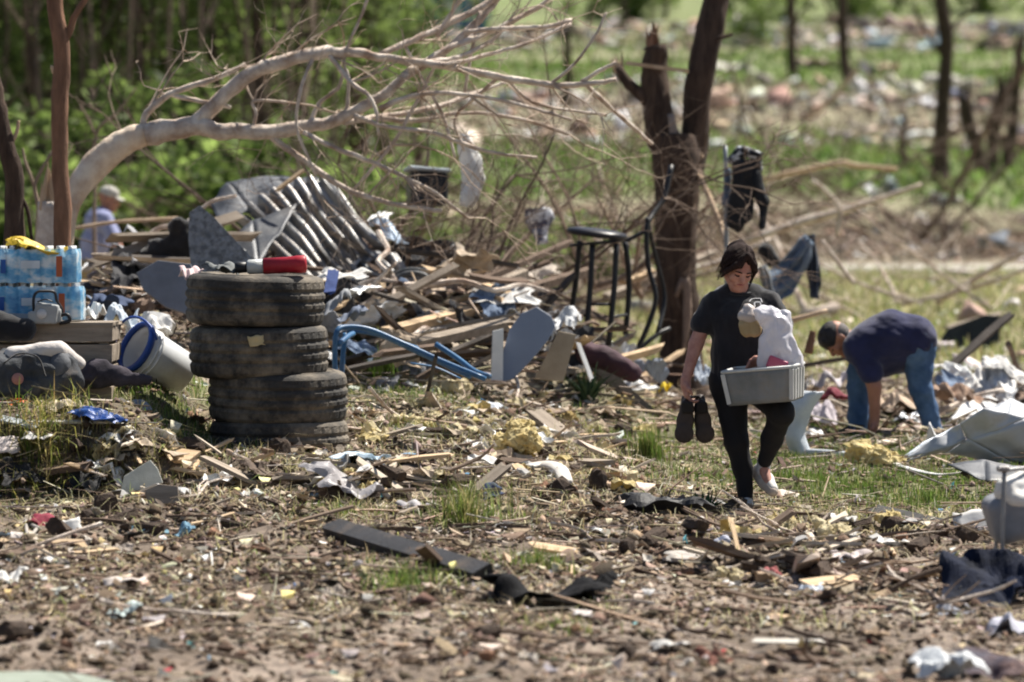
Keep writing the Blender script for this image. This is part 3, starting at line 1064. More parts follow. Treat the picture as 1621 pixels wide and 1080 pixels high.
# ---- the snapped tree arching over the rubble
def bent_tree():
    Y = 27.0
    b = P(85, 385, Y)
    b[2] = gz(b[0], b[1])
    t = empty('snapped_tree', 'snapped tree whose pale trunk bends over to the right above the rubble', 'tree', b)
    o = b
    base = P(82, 610, Y)
    mb = MB()
    q, r = px_path([(78, 640, 66), (80, 560, 58), (82, 450, 54), (83, 370, 54), (84, 320, 50)], Y)
    spline_tube(mb, q - o, r, 12, 4, lump=.12, seed=3)
    mb.part('stump', M_LIMB, t, True)
    mb = MB()
    spikes(mb, P(82, 318, Y) - o, (0, 0, 1), .11, 14, .30, 5, .12)
    mb.part('splinters', M_WOOD, t)
    limb(t, 'trunk', [(110, 396, 14, -.1), (114, 345, 24, -.1), (124, 302, 38, -.05), (146, 268, 47), (180, 236, 47), (210, 221, 41), (236, 212, 37)], Y, M_BARE, o, 12, .12, 6, 4)
    limb(t, 'trunk', [(226, 215, 39), (258, 203, 36), (310, 198, 30), (345, 206, 27), (400, 208, 24), (440, 208, 23), (480, 202, 22), (535, 190, 19), (585, 165, 17), (625, 135, 15), (642, 116, 13)], Y, M_LIMB, o, 11, .14, 5, 5)
    starts = []
    def br(pts, name='branch', m=M_LIMB, n=7, lump=.14):
        q, r = px_path(pts, Y)
        for i in range(1, len(q)):
            if pts[i][0] > 900:
                continue
            starts.append((q[i], unit(q[i] - q[i - 1]), r[i]))
        pts = [(p[0], p[1], p[2] * 1.22) + tuple(p[3:]) for p in pts]
        return limb(t, name, pts, Y, m, o, n, lump + .06, 5, len(starts))
    br([(308, 200, 22), (350, 158, 20), (402, 120, 20), (450, 100, 19), (512, 82, 17), (556, 84, 13), (612, 92, 11), (700, 104, 10), (800, 124, 9), (872, 135, 9), (930, 133, 8), (975, 127, 6)])
    br([(224, 205, 9), (232, 178, 9), (268, 150, 9), (338, 126, 7), (390, 102, 6)])
    br([(272, 150, 6), (318, 160, 6), (366, 170, 5)])
    br([(600, 88, 8, .1), (645, 68, 9, .2), (690, 48, 9, .3), (745, 20, 9, .4), (800, -14, 9, .5)])
    br([(560, 175, 9, .1), (640, 125, 9, .2), (700, 85, 10, .3), (742, 48, 11, .4), (778, 10, 10, .5), (800, -20, 9, .5)])
    br([(735, 52, 7, .3), (790, 46, 7, .3), (860, 42, 7, .35), (905, 34, 8, .4)])
    br([(745, 65, 6, .3), (800, 38, 5, .4), (850, 12, 5, .5), (880, -12, 5, .5)])
    br([(428, 214, 9), (470, 245, 9), (520, 282, 8), (580, 312, 7), (640, 326, 7), (700, 335, 6)])
    br([(545, 195, 9), (600, 185, 7, .3), (680, 172, 7, .5), (760, 145, 6, .8), (800, 130, 5, .9)])
    br([(600, 188, 8, .3), (660, 190, 7, .3), (740, 178, 6, .5), (830, 190, 5, .6), (900, 212, 5, .6)])
    br([(520, 85, 7), (555, 130, 6, -.1), (590, 160, 5, -.2), (600, 215, 4, -.2)])
    br([(548, 186, 6), (552, 130, 5), (545, 90, 4), (570, 30, 4), (585, -10, 4)])
    br([(490, 195, 6), (510, 160, 6), (535, 140, 5), (545, 110, 4)])
    br([(400, 205, 5), (405, 180, 4), (402, 160, 4), (455, 162, 4)])
    br([(690, 100, 5, .3), (660, 160, 5, .3), (620, 230, 5, .2), (560, 300, 4, .2)])
    br([(790, 122, 5), (745, 160, 5, .2), (720, 190, 4, .3), (735, 240, 4, .3)])
    br([(928, 135, 6, .5), (960, 165, 6, .8), (1000, 200, 6, 1.2), (1032, 228, 5, 1.6)])
    br([(920, 130, 6), (950, 112, 6), (975, 98, 5)])
    for pts in ([(640, 118, 8), (690, 88, 8, .2), (740, 66, 8, .3), (800, 40, 7, .5), (860, 8, 6, .6)], [(660, 100, 7), (720, 92, 7, .2), (770, 70, 6, .4), (800, 42, 6, .5)], [(700, 104, 6, -.1), (752, 92, 6, .1), (830, 70, 5, .2), (905, 38, 5, .3)], [(600, 172, 8, -.1), (662, 150, 7, -.1), (740, 150, 6, -.1), (830, 168, 5, 0), (905, 190, 4, 0)],
                [(560, 182, 7, -.2), (610, 200, 6, -.2), (690, 212, 6, -.1), (770, 240, 5, 0), (850, 250, 4, .1)], [(480, 210, 7, -.1), (540, 238, 7, -.1), (600, 262, 6, 0), (680, 300, 5, .1), (740, 345, 4, .2)], [(690, 60, 6, .3), (715, 20, 6, .3), (735, -20, 5, .3)], [(760, 18, 5, .4), (745, 90, 5, .4), (735, 150, 4, .4)], [(640, 70, 5, .2), (665, 120, 5, .2), (700, 180, 4, .2), (720, 250, 4, .2)],
                [(800, 124, 5), (840, 160, 5, .1), (900, 175, 4, .2), (960, 182, 4, .3)], [(870, 135, 5), (905, 105, 4), (940, 60, 4), (960, 20, 3)], [(500, 84, 5), (480, 130, 5, -.1), (470, 200, 4, -.1), (500, 280, 4, -.1)]):
        br(pts)
    tw = twig_cloud(o, starts, 75, 11, (.25, .8), .007, -.3, depth=2)
    tag(tw.part('twigs', mat('twig_bleached', (.56, .46, .37), (.28, .2, .15), scale=4, rough=.9, bump=.2), t), None, None, None, 'stuff')
bent_tree()

# ---- two bare trunks on the left
def bare_trunk(paths, Y, label, m_list, seed, spk=None):
    b = P(paths[0][0][0], paths[0][0][1], Y)
    b[2] = gz(b[0], b[1])
    t = empty('bare_tree', label, 'tree', b)
    for i, (pts, m) in enumerate(zip(paths, m_list)):
        limb(t, 'trunk' if i == 0 else 'branch', pts, Y, m, b, 11, .15, 5, seed + i)
    if spk:
        mb = MB()
        for (u, v, R, n, L) in spk:
            spikes(mb, P(u, v, Y) - b, (0, 0, 1), R, n, L, seed)
        mb.part('splinters', M_WOOD, t)
    return t
bare_trunk([[(98, 660, 42), (95, 500, 32), (95, 385, 29), (97, 250, 27), (97, 125, 27), (92, 55, 27), (87, -60, 24)], [(97, 75, 13), (108, 50, 12), (122, 22, 11), (142, -14, 10)], [(95, 128, 9), (88, 112, 12), (84, 104, 9)]], 25.4, 'straight reddish bare trunk standing just in front of the snapped stump', [M_BARKR, M_BARKR, M_WOOD], 21)
bare_trunk([[(28, 660, 46), (22, 500, 36), (20, 390, 33), (24, 300, 31), (14, 230, 29), (-2, 165, 26), (-18, 110, 24)], [(26, 300, 7), (42, 330, 6), (50, 380, 5)], [(14, 240, 7), (26, 210, 6), (30, 190, 5)]], 25.9, 'dark leaning bare trunk behind the bottled water', [M_BARK, M_BARK, M_WOOD], 27)

# saplings between those trunks
def sapling(pts_list, Y, label, m=M_TWIG):
    b = P(pts_list[0][0][0], pts_list[0][0][1], Y)
    t = empty('sapling', label, 'sapling', b)
    for i, pts in enumerate(pts_list):
        limb(t, 'stem' if i == 0 else 'branch', pts, Y, m, b, 6, .1, 4, 7 + i)
    return t
sapling([[(52, 560, 9), (58, 420, 8), (60, 330, 7), (56, 290, 6), (88, 232, 4)], [(56, 300, 5), (40, 255, 4), (36, 235, 3)]], 29, 'thin pale sapling behind the snapped stump')
sapling([[(150, 470, 8), (150, 330, 6), (152, 215, 5), (185, 180, 4), (215, 140, 3)], [(152, 215, 4), (135, 180, 3), (128, 165, 3)]], 36, 'thin bare sapling standing beyond the bent trunk')

# ---- the forked tree in the middle
def forked_tree():
    Y = 33.0
    b = gp(1082, 622)
    Y = b[1]
    t = empty('forked_tree', 'dark forked tree with its left fork snapped off short', 'tree', b)
    limb(t, 'trunk', [(1084, 640, 96), (1083, 600, 78), (1079, 520, 66), (1077, 440, 64), (1079, 360, 64), (1081, 300, 70), (1080, 250, 78), (1078, 215, 70)], Y, M_BARK, b, 16, .14, 6, 31)
    limb(t, 'fork', [(1070, 285, 52), (1060, 240, 54), (1048, 195, 50), (1038, 150, 46), (1032, 105, 42), (1034, 70, 36)], Y, M_BARK, b, 14, .15, 5, 32)
    limb(t, 'fork', [(1084, 280, 48), (1094, 225, 46), (1104, 165, 45), (1116, 105, 46), (1130, 50, 44), (1146, -40, 40)], Y + .1, M_BARK, b, 14, .15, 5, 33)
    mb = MB()
    spikes(mb, P(1033, 66, Y) - b, (0, 0, 1), .085, 13, .16, 3, .22)
    mb.part('splinters', M_BARKR, t)
    limb(t, 'broken_limb', [(1048, 185, 26), (1020, 155, 22), (998, 132, 18), (976, 108, 16)], Y, M_BARK, b, 9, .15, 4, 34)
    mb = MB()
    spikes(mb, P(978, 108, Y) - b, (-.5, 0, 1), .05, 10, .16, 9, .4)
    mb.part('splinters', M_WOOD, t)
    mb = MB()
    plank_geo(mb, P(992, 100, Y - .15) - b, P(1090, 113, Y - .15) - b, .04, .03, rag=.03)
    mb.part('splinters', M_WOOD, t)
    q, r = px_path([(1062, 180, 12), (1066, 215, 14), (1062, 240, 12), (1058, 262, 8)], Y - .16)
    mb = MB()
    spline_tube(mb, q - b, r, 7, 4, flat=.3)
    mb.part('torn_bark', mat('torn_bark', (.30, .25, .22), (.19, .15, .13), rough=.9), t, True)
    limb(t, 'branch', [(1128, 70, 9), (1140, 60, 8), (1160, 55, 6)], Y, M_BARK, b, 6, .1, 3, 36)
    limb(t, 'branch', [(1098, 232, 12), (1108, 245, 9), (1112, 250, 6)], Y, M_WOOD, b, 6, .1, 3, 37)
    mb = MB()
    spline_tube(mb, [P(1070, 470, Y - .21) - b, P(1085, 440, Y - .22) - b, P(1088, 500, Y - .22) - b, P(1082, 560, Y - .22) - b], [.02, .035, .04, .015], 6, 4, flat=.35)
    mb.part('torn_bark', mat('scar_wood', (.26, .19, .15), (.17, .12, .09)), t, True)
forked_tree()

def leaning_pole(pts, Y, label, m, name='broken_branch', n=7):
    q, r = px_path(pts, Y)
    mb = MB()
    spline_tube(mb, q, r, n, 5, lump=.15, seed=int(pts[0][0]))
    return mb.thing(name, m, label, 'branch', None, True)
leaning_pole([(1106, 275, 9, -.25), (1125, 318, 10, -.4), (1145, 370, 10, -.6), (1158, 420, 9, -.9), (1176, 520, 9, -1.6), (1190, 640, 9, -2.4)], 33, 'pale stick leaning against the forked tree behind the walking person', M_WOOD)

# ---- fallen brush and crowns lying about
def brush_heap(label, centre_px, Y, spread, n, seed, m, length=(.4, 1.3), rad=.009, mains=5, tilt=.5, up=.4):
    """fallen tree top: a few limbs with a tangle of twigs"""
    rr = random.Random(seed)
    c = P(centre_px[0], centre_px[1], Y)
    c[2] = gz(c[0], c[1])
    t = empty('fallen_brush', label, 'brush', c)
    starts = []
    for i in range(mains):
        a = rr.uniform(0, 6.28)
        p = c + np.array([rr.uniform(-1, 1) * spread[0], rr.uniform(-.5, .5) * spread[1], rr.uniform(0, .2)])
        d = unit((math.cos(a), .4 * math.sin(a), rr.uniform(.1, up)))
        L = rr.uniform(.8, 1.6) * spread[0]
        pts, q = [p], p
        for k in range(4):
            d = unit(d + np.array([rr.gauss(0, .15), rr.gauss(0, .15), rr.gauss(0, .12)]))
            q = q + d * L / 4
            pts.append(q)
            starts.append((q, d, .02))
        starts.append((p, d, .02))
        r0 = rad * rr.uniform(1.8, 3.5)
        mb = MB()
        spline_tube(mb, np.array(pts) - c, np.linspace(r0, r0 * .4, 5), 6, 3, lump=.15, seed=i)
        mb.part('branch', m, t, True)
    tw = twig_cloud(c, starts, n, seed, length, rad * .7, -.1)
    tag(tw.part('twigs', m, t), None, None, None, 'stuff')
    return t
brush_heap('dense tangle of brown twigs under the arching branches', (700, 330), 31, (1.2, 1.0), 90, 3, M_TWIGD, (.4, 1.2), .009, 8, up=1.4)
brush_heap('tangled bare twigs left of the black bar stool', (830, 330), 33.5, (1.1, 1.0), 80, 5, M_TWIG, (.4, 1.2), .009, 8, up=1.5)
brush_heap('twigs heaped beside the ribbed metal roofing', (655, 380), 29.5, (.6, .7), 50, 8, M_TWIGD, (.3, .9), .008, 6, up=1.3)
brush_heap('bleached fallen branches behind the hanging jeans', (1330, 340), 48, (2.0, 1.5), 55, 13, M_LIMB, (.5, 1.6), .014, 9, up=.5)
brush_heap('bare thorny brush on the far side of the lane', (1250, 350), 82, (3.5, 2), 80, 17, M_TWIGD, (.6, 2.0), .02, 8, up=.9)
brush_heap('grey brush heap at the foot of the far dark tree', (1450, 320), 88, (3.5, 2), 80, 19, M_TWIGD, (.6, 1.8), .02, 8, up=.7)
brush_heap('broken brush behind the snapped left fork', (930, 260), 62, (2.2, 2), 80, 23, M_TWIGD, (.6, 2.0), .016, 8, up=1.4)
brush_heap('dark brush heap behind the ribbed roofing', (560, 300), 46, (2.4, 2), 80, 29, M_TWIGD, (.6, 1.8), .014, 8, up=1.0)

# single big branches on the right, behind the people
leaning_pole([(1205, 285, 8), (1260, 272, 9), (1330, 258, 10), (1352, 262, 9), (1420, 268, 7)], 50, 'long pale branch lying level behind the hanging black jacket', M_WOOD)
leaning_pole([(1180, 382, 12), (1230, 365, 14), (1275, 350, 15), (1330, 335, 14), (1372, 322, 11), (1460, 292, 6)], 47, 'thick bleached limb above the hanging jeans', M_LIMB)
leaning_pole([(1284, 285, 8), (1310, 305, 8), (1330, 335, 9), (1325, 372, 7)], 46.5, 'short forked pale branch crossing the thick bleached limb', M_LIMB)
leaning_pole([(1276, 188, 8), (1312, 162, 8), (1340, 130, 7), (1358, 112, 5)], 88, 'sunlit broken branch sticking up beyond the lane', M_WOOD)
leaning_pole([(1222, 380, 10), (1165, 405, 11), (1110, 425, 10)], 40, 'bleached log end showing between the forked tree and the jeans', M_LIMB)
leaning_pole([(1300, 380, 7), (1330, 420, 7), (1352, 450, 6)], 38, 'short stick hanging under the bleached limb', M_LIMB)
leaning_pole([(1228, 515, 9), (1262, 505, 9), (1310, 492, 7)], 30, 'ochre stick end beside the bending man', M_WOOD)
leaning_pole([(1280, 560, 14), (1284, 540, 13), (1287, 524, 10)], 29, 'upright splintered post stub beside the bending man', M_BARKR)

# ---- far trees on the hillside
def far_tree(pts, Y, label, extra=(), group=None, jag=False, m=M_BARK):
    b = P(pts[0][0], pts[0][1], Y)
    b[2] = min(b[2], gz(b[0], b[1]))
    t = empty('bare_tree', label, 'tree', b, 0, group)
    limb(t, 'trunk', pts, Y, m, b, 9, .15, 4, int(pts[0][0]))
    for e in extra:
        limb(t, 'branch', e, Y, m, b, 6, .12, 3, int(e[0][0]))
    if jag:
        mb = MB()
        spikes(mb, P(pts[-1][0], pts[-1][1], Y) - b, (0, 0, 1), pts[-1][2] / 2 * Y / F, 9, .5, int(pts[0][0]), .2)
        mb.part('splinters', m, t)
    return t
yf = gp(1490, 290)[1]
far_tree([(1483, 300, 58), (1488, 275, 34), (1492, 220, 25), (1498, 140, 24), (1497, 70, 23), (1490, 10, 24), (1488, -60, 22)], yf, 'tall dark trunk with a flared foot beyond the lane', [[(1494, 90, 9), (1460, 40, 7), (1448, 10, 6)], [(1494, 60, 8), (1520, 30, 6), (1545, 8, 5)], [(1484, 285, 16), (1440, 298, 9), (1415, 306, 6)]])
yf = gp(1335, 130)[1]
far_tree([(1342, 132, 20), (1338, 90, 17), (1335, 40, 17), (1332, -40, 16)], yf, 'slim straight dark trunk standing by the pale heap on the hill', [[(1336, 60, 7), (1310, 10, 5), (1300, -20, 4)]])
yf = gp(1256, 122)[1]
far_tree([(1256, 124, 20), (1253, 80, 16), (1253, 30, 16), (1250, -40, 15)], yf, 'straight dark trunk rising from the upper green field', [[(1253, 40, 6), (1280, 5, 5), (1290, -20, 4)]])
yf = gp(1550, 282)[1]
far_tree([(1560, 286, 24), (1548, 240, 22), (1535, 190, 26), (1526, 152, 22)], yf, 'leaning snapped trunk in the splintered clump beyond the lane', jag=True)
far_tree([(1566, 284, 22), (1572, 240, 20), (1582, 180, 24), (1590, 135, 20)], yf + 2, 'split upright trunk in the splintered clump beyond the lane', jag=True)
far_tree([(1604, 300, 22), (1596, 250, 20), (1605, 190, 20), (1612, 90, 17), (1618, 60, 14)], yf + 5, 'tallest shattered trunk in the splintered clump beyond the lane', jag=True)
far_tree([(1170, 215, 9), (1172, 190, 8), (1168, 140, 7), (1152, 100, 5)], 110, 'thin bent grey trunk seen beside the right fork', [[(1172, 190, 5), (1198, 150, 4)]], m=M_TWIG)
far_tree([(1430, 260, 12), (1428, 230, 10), (1432, 195, 8)], 106, 'short dark stub trunk in the green field', jag=True)
far_tree([(898, 170, 15), (897, 130, 13), (898, 80, 12), (900, 44, 11)], 118, 'dark post like trunk with a pale bar across its top', [[(800, 46, 10), (860, 44, 10), (910, 36, 11)]])

# ================================================================== the wood on the left
def leaf_mesh(name, n, spread, size, pal, w, seed, squash=(1, 1, 1), clumps=40):
    r = np.random.default_rng(seed)
    c = r.normal(0, .42, (clumps, 3)) * np.array(squash)
    k = r.integers(0, clumps, n)
    p = c[k] + r.normal(0, .13, (n, 3))
    p *= np.array(spread)
    ex, ey, ez = rand_rots(n, 1.0)
    s = size * r.uniform(.6, 1.4, n)[:, None]
    V = np.stack([p - ex * s, p + ey * s * .55, p + ex * s, p - ey * s * .55], 1).reshape(-1, 3)
    q = np.arange(4 * n).reshape(n, 4)
    kk = r.choice(len(pal), n, p=w)
    col = np.array(pal)[kk] * (1 + r.normal(0, .25, (n, 1))) * (.75 + .5 * r.random(clumps)[k])[:, None]
    return big_mesh(name, V, q, attr_mat('leaves', rough=.55, transl=.55, bump=0, vary=.1), np.clip(np.repeat(col, 4, 0), .01, .6))

LEAF = [(.11, .155, .045), (.145, .205, .055), (.21, .29, .08), (.075, .105, .038)]
CROWNS = [leaf_mesh('crown', 3000, (2.2, 2.2, 6.0), .10, LEAF, [.35, .3, .2, .15], 100 + i, clumps=46) for i in range(4)]
SHRUBS = [leaf_mesh('foliage', 1500, (1.5, 1.2, 1.1), .09, LEAF, [.3, .3, .3, .1], 200 + i, clumps=22) for i in range(3)]
TRUNKS = []
for i in range(4):
    mb = MB()
    rr = random.Random(i)
    pts = [np.array([0, 0, -.4])]
    for k in range(8):
        pts.append(pts[-1] + np.array([rr.gauss(0, .13), rr.gauss(0, .13), 1.7]))
    spline_tube(mb, pts, np.linspace(.16 + .05 * (i % 3), .05, 9), 7, 3, lump=.15, seed=i)
    for k in range(7):
        p = pts[2 + k % 6]
        a = rr.uniform(0, 6.28)
        spline_tube(mb, [p, p + np.array([math.cos(a) * .7, math.sin(a) * .7, .7]), p + np.array([math.cos(a) * 1.5, math.sin(a) * 1.5, 1.2])], [.05, .03, .012], 5, 3)
    TRUNKS.append(mb.mesh('trunk', [M_BARK], smooth=True))

def wood_tree(x, y, k, s, rz, label, group):
    z = gz(x, y)
    t = empty('woodland_tree', label, 'tree', (x, y, z), rz, group)
    t.scale = (s, s, s)
    link('trunk', TRUNKS[k % 4], t)
    c = link('crown', CROWNS[k % 4], t, (0, 0, 7.2))
    return t
rr = random.Random(5)
n = 0
for row, (Y, u0, u1, step) in enumerate([(74, -60, 470, 62), (82, -40, 560, 58), (91, -50, 640, 60), (102, -40, 700, 62)]):
    u = u0
    while u < u1:
        uu = u + rr.uniform(-22, 22)
        y = Y + rr.uniform(-2.5, 2.5)
        wood_tree((uu - 810.5) / F * y, y, rr.randrange(4), rr.uniform(.8, 1.15), rr.uniform(0, 6.28), 'slim leafy tree in the green wood behind the rubble on the left', 'trees of the wood on the left')
        u += step
for (u, Y, s) in [(560, 175, 1.0), (640, 190, 1.1), (700, 205, 1.0), (820, 250, 1.1), (930, 245, .9), (985, 235, 1.0), (1050, 250, 1.1), (1190, 270, .9), (1300, 280, 1.0), (1400, 285, 1.0), (870, 262, 1.0)]:
    y = Y
    wood_tree((u - 810.5) / F * y, y, int(u), s * .62, u, 'leafy tree on the crest of the hillside above the fields', 'trees along the top of the hill')

for i in range(26):
    y = rr.uniform(64, 72)
    u = -20 + i * 22 + rr.uniform(-9, 9)
    b = np.array([(u - 810.5) / F * y, y, 0])
    b[2] = gz(b[0], b[1])
    w0 = empty('slim_trunk', 'slim bare stemmed young tree at the front edge of the wood', 'tree', b, 0, 'slim trees at the front of the wood')
    hgt = rr.uniform(7, 9)
    lean = rr.gauss(0, .05)
    pts = [np.array([lean * hgt * k / 6 + rr.gauss(0, .06), rr.gauss(0, .06), hgt * k / 6 - .2]) for k in range(7)]
    mb = MB()
    spline_tube(mb, pts, np.linspace(rr.uniform(.035, .075), .02, 7), 6, 3)
    mb.part('trunk', [M_BARK, M_TWIGD, M_BARK][i % 3], w0, True)
    mb = MB()
    for k in range(4):
        p = pts[2 + k]
        a = rr.uniform(0, 6.28)
        spline_tube(mb, [p, p + np.array([math.cos(a) * .4, math.sin(a) * .4, .5]), p + np.array([math.cos(a) * .7, math.sin(a) * .7, 1.1])], [.022, .014, .006], 4, 2)
    mb.part('branch', M_TWIGD, w0, True)

def shrub(x, y, k, s, label, group, dz=.55):
    t = empty('leafy_shrub', label, 'shrub', (x, y, gz(x, y)), random.uniform(0, 6), group)
    t.scale = (s, s, s)
    link('foliage', SHRUBS[k % 3], t, (0, 0, dz))
    mb = MB()
    for a in range(4):
        spline_tube(mb, [(0, 0, -.1), (.2 * math.cos(a * 1.6), .2 * math.sin(a * 1.6), .4), (.5 * math.cos(a * 1.6), .5 * math.sin(a * 1.6), .9)], [.03, .02, .008], 5, 2)
    mb.part('stem', M_TWIGD, t)
for i in range(16):
    u = -20 + i * 42 + rr.uniform(-14, 14)
    y = rr.uniform(62, 72)
    shrub((u - 810.5) / F * y, y, i, rr.uniform(.9, 1.7), 'bushy green shrub at the foot of the wood on the left', 'shrubs at the edge of the wood')
for (u, v, s) in [(1010, 20, 2.4), (955, 22, 2.2), (1210, 28, 2.2), (1420, 15, 2.6), (1340, 22, 2.0), (1550, 14, 2.6), (1180, 66, 1.6)]:
    q = gp(u, v + 6)
    shrub(q[0], q[1], int(u), s, 'round dark green bush near the top of the hillside', 'bushes on the upper hillside')
for (u, y, s) in [(960, 58, .8), (1015, 60, .7), (880, 58, .7), (830, 60, .6)]:
    shrub((u - 810.5) / F * y, y, int(u), s, 'low green bush between the bar stool and the forked tree', 'bushes behind the bar stool')

# ---- brush and rubble bands on the hillside
def shards(x, y, size, col):
    """broken board and block shapes, flat boxes at all angles"""
    n = len(x)
    z = ground_z(x, y)
    ex, ey, ez = rand_rots(n, .45)
    sx, sy, sz = size * RNG.uniform(.6, 1.6, n), size * RNG.uniform(.25, .8, n), size * RNG.uniform(.08, .4, n)
    c = np.stack([x, y, z + sz * .5 + size * .1], 1)
    V = []
    for (a, b, d) in ((-1, -1, -1), (1, -1, -1), (1, 1, -1), (-1, 1, -1), (-1, -1, 1), (1, -1, 1), (1, 1, 1), (-1, 1, 1)):
        j = 1 + RNG.normal(0, .18, (n, 1))
        V.append(c + ex * (a * sx / 2)[:, None] * j + ey * (b * sy / 2)[:, None] * j + ez * (d * sz / 2)[:, None])
    V = np.stack(V, 1).reshape(-1, 3)
    tr = np.array([t for f in BOXF for t in ((f[0], f[1], f[2]), (f[0], f[2], f[3]))])
    Fc = ((np.arange(n) * 8)[:, None, None] + tr[None]).reshape(-1, 3)
    return V, Fc, np.repeat(col, 8, 0)

def hillside_stuff():
    bp = np.array([(.16, .12, .09), (.26, .20, .155), (.36, .29, .23), (.28, .19, .15)])
    parts = []
    for (y0, y1, n) in ((76, 97, 4200), (128, 178, 4500), (215, 245, 2500), (40, 66, 700)):
        x, y = fan_points(n, y0, y1, s=.17)
        if y0 == 40:
            x, y = keep(x, y, (x < 1.0) * 1.0)
        k = len(x)
        parts.append(sticks(x, y, RNG.uniform(.3, 1.4, k), RNG.uniform(.008, .03, k), 1.3, colours(k, bp, [.3, .35, .2, .15])))
    add_stuff('dry_brush', 'brown flattened brush in bands across the hillside', parts, attr_mat('twig_litter'))
    cp = np.array([(.34, .26, .2), (.55, .5, .46), (.78, .76, .74), (.42, .27, .21), (.20, .17, .16), (.35, .40, .47), (.62, .5, .42), (.06, .06, .07)])
    parts = []
    for (y0, y1, n) in ((76, 96, 900), (130, 178, 2600), (212, 245, 2200), (36, 66, 420)):
        x, y = fan_points(n, y0, y1, s=.17)
        if y0 in (130, 212):
            x, y = keep(x, y, sstep(-.3, .3, n2(x, y, .05, 95, 2)) * np.where(x > -4, 1, .2))
        k = len(x)
        sz = RNG.lognormal(-1.9 if y0 < 100 else -1.0, .5, k)
        parts.append(shards(x, y, np.clip(sz, .06, 1.1), colours(k, cp, [.25, .2, .11, .12, .12, .07, .1, .03])))
    add_stuff('hillside_rubble', 'rubble of wrecked houses strewn in bands over the hillside', parts, attr_mat('rubble', rough=.85, bump=.2))
hillside_stuff()

def far_lump(u, v, w, h, Y, col, label, name, cat, seed, sheetish=False):
    q = P(u, v, Y)
    W, Hh = w * Y / F, h * Y / F
    rr = random.Random(seed)
    mb = MB()
    for i in range(4):
        M = frame(q + np.array([rr.uniform(-.3, .3) * W, rr.uniform(-.3, .3), rr.uniform(-.25, .25) * Hh]), x=(1, rr.gauss(0, .4), rr.gauss(0, .3)), z=(rr.gauss(0, .4), rr.gauss(0, .4), 1))
        sheet(mb, lambda s, t, M=M: np.stack([(s - .5) * W * .8, (t - .5) * .8, s * 0], -1) @ M[:3, :3].T + M[:3, 3], 6, 5, .03, Hh * .35, 2.5 / max(W, .3), seed + i, .15)
    return mb.thing(name, mat('far_' + str(seed), col, rough=.6), label, cat)
for i, (u, v, w, h, col, label) in enumerate([
        (1372, 138, 46, 30, (.72, .70, .72), 'crumpled white sheeting on the hillside by the slim straight trunk'),
        (1472, 72, 40, 34, (.45, .58, .66), 'pale blue and white wreckage beside the tall dark trunk on the hill'),
        (1378, 112, 34, 16, (.03, .035, .06), 'dark navy wreckage just above the white sheeting on the hillside'),
        (1466, 162, 26, 20, (.78, .78, .8), 'small bright white scrap on the hillside left of the splintered clump'),
        (1410, 108, 30, 16, (.55, .38, .26), 'tan board fragments beside the navy wreckage on the hillside'),
        (1295, 102, 60, 16, (.45, .33, .26), 'long brown heap of boards between the two straight trunks'),
        (1165, 105, 60, 20, (.62, .57, .52), 'pale heap of boards right of the right fork'),
        (1600, 45, 50, 30, (.68, .68, .67), 'white house wreckage high on the far hillside'),
        (1560, 75, 60, 20, (.12, .11, .12), 'dark roof wreckage under the white house wreckage'),
        (1440, 36, 60, 16, (.40, .24, .19), 'reddish brick rubble at the hill crest'),
        (1385, 308, 18, 18, (.85, .85, .84), 'bright white ball of plastic in the brush beyond the lane'),
        (1410, 300, 22, 20, (.25, .30, .36), 'small blue grey scrap beside the white plastic ball'),
        (1578, 392, 60, 22, (.60, .65, .72), 'pale blue sheet lying by the lane'),
        (1500, 360, 70, 20, (.35, .30, .27), 'grey brown heap by the lane'),
        (1500, 318, 60, 14, (.70, .69, .7), 'white litter heap at the foot of the flared trunk')]):
    q = gp(u, v + h * .4)
    far_lump(u, v, w, h, q[1], col, label, 'wreckage', 'wreckage', 300 + i)

# ---- the blue building at the crest
def blue_house():
    Y = 232.0
    c = P(705, 24, Y)
    c[2] = gz(c[0], c[1])
    t = empty('blue_building', 'blue sided low building at the top of the hill above the branches', 'building', c)
    w, d, h = 5.2, 4.0, 3.2
    blue = mat('blue_siding', (.045, .16, .27), (.03, .11, .2), rough=.6, bump=.1)
    mb = MB()
    box(mb, frame((0, 0, h / 2 - .3)), (w, d, h + .6))
    mb.part('wall', blue, t)
    for k in range(9):
        mb = MB()
        box(mb, frame((0, -d / 2 - .015, .2 + k * .34)), (w, .03, .31))
        mb.part('siding_board', blue, t)
    mb = MB()
    mb.add([(-w / 2 - .3, -d / 2 - .4, h), (w / 2 + .3, -d / 2 - .4, h), (w / 2 + .3, d / 2 + .4, h), (-w / 2 - .3, d / 2 + .4, h), (-w / 2 - .3, 0, h + 1.3), (w / 2 + .3, 0, h + 1.3)], [(0, 1, 5, 4), (2, 3, 4, 5), (0, 4, 3), (1, 2, 5), (3, 2, 1, 0)])
    mb.part('roof', mat('roof_grey', (.16, .16, .17)), t)
    for sx in (-1.3, 1.9):
        mb = MB()
        box(mb, frame((sx, -d / 2 - .05, 1.6)), (.95, .06, 1.2))
        f = mb.part('window', mat('white_trim', (.72, .72, .72)), t)
        mb = MB()
        box(mb, frame((sx, -d / 2 - .09, 1.6)), (.75, .03, 1.0))
        mb.part('pane', mat('dark_glass', (.02, .025, .03), rough=.1, bump=0), f)
    mb = MB()
    box(mb, frame((.4, -d / 2 - .05, .95)), (.9, .06, 2.0))
    mb.part('door', mat('white_trim', (.7, .7, .7)), t)
blue_house()
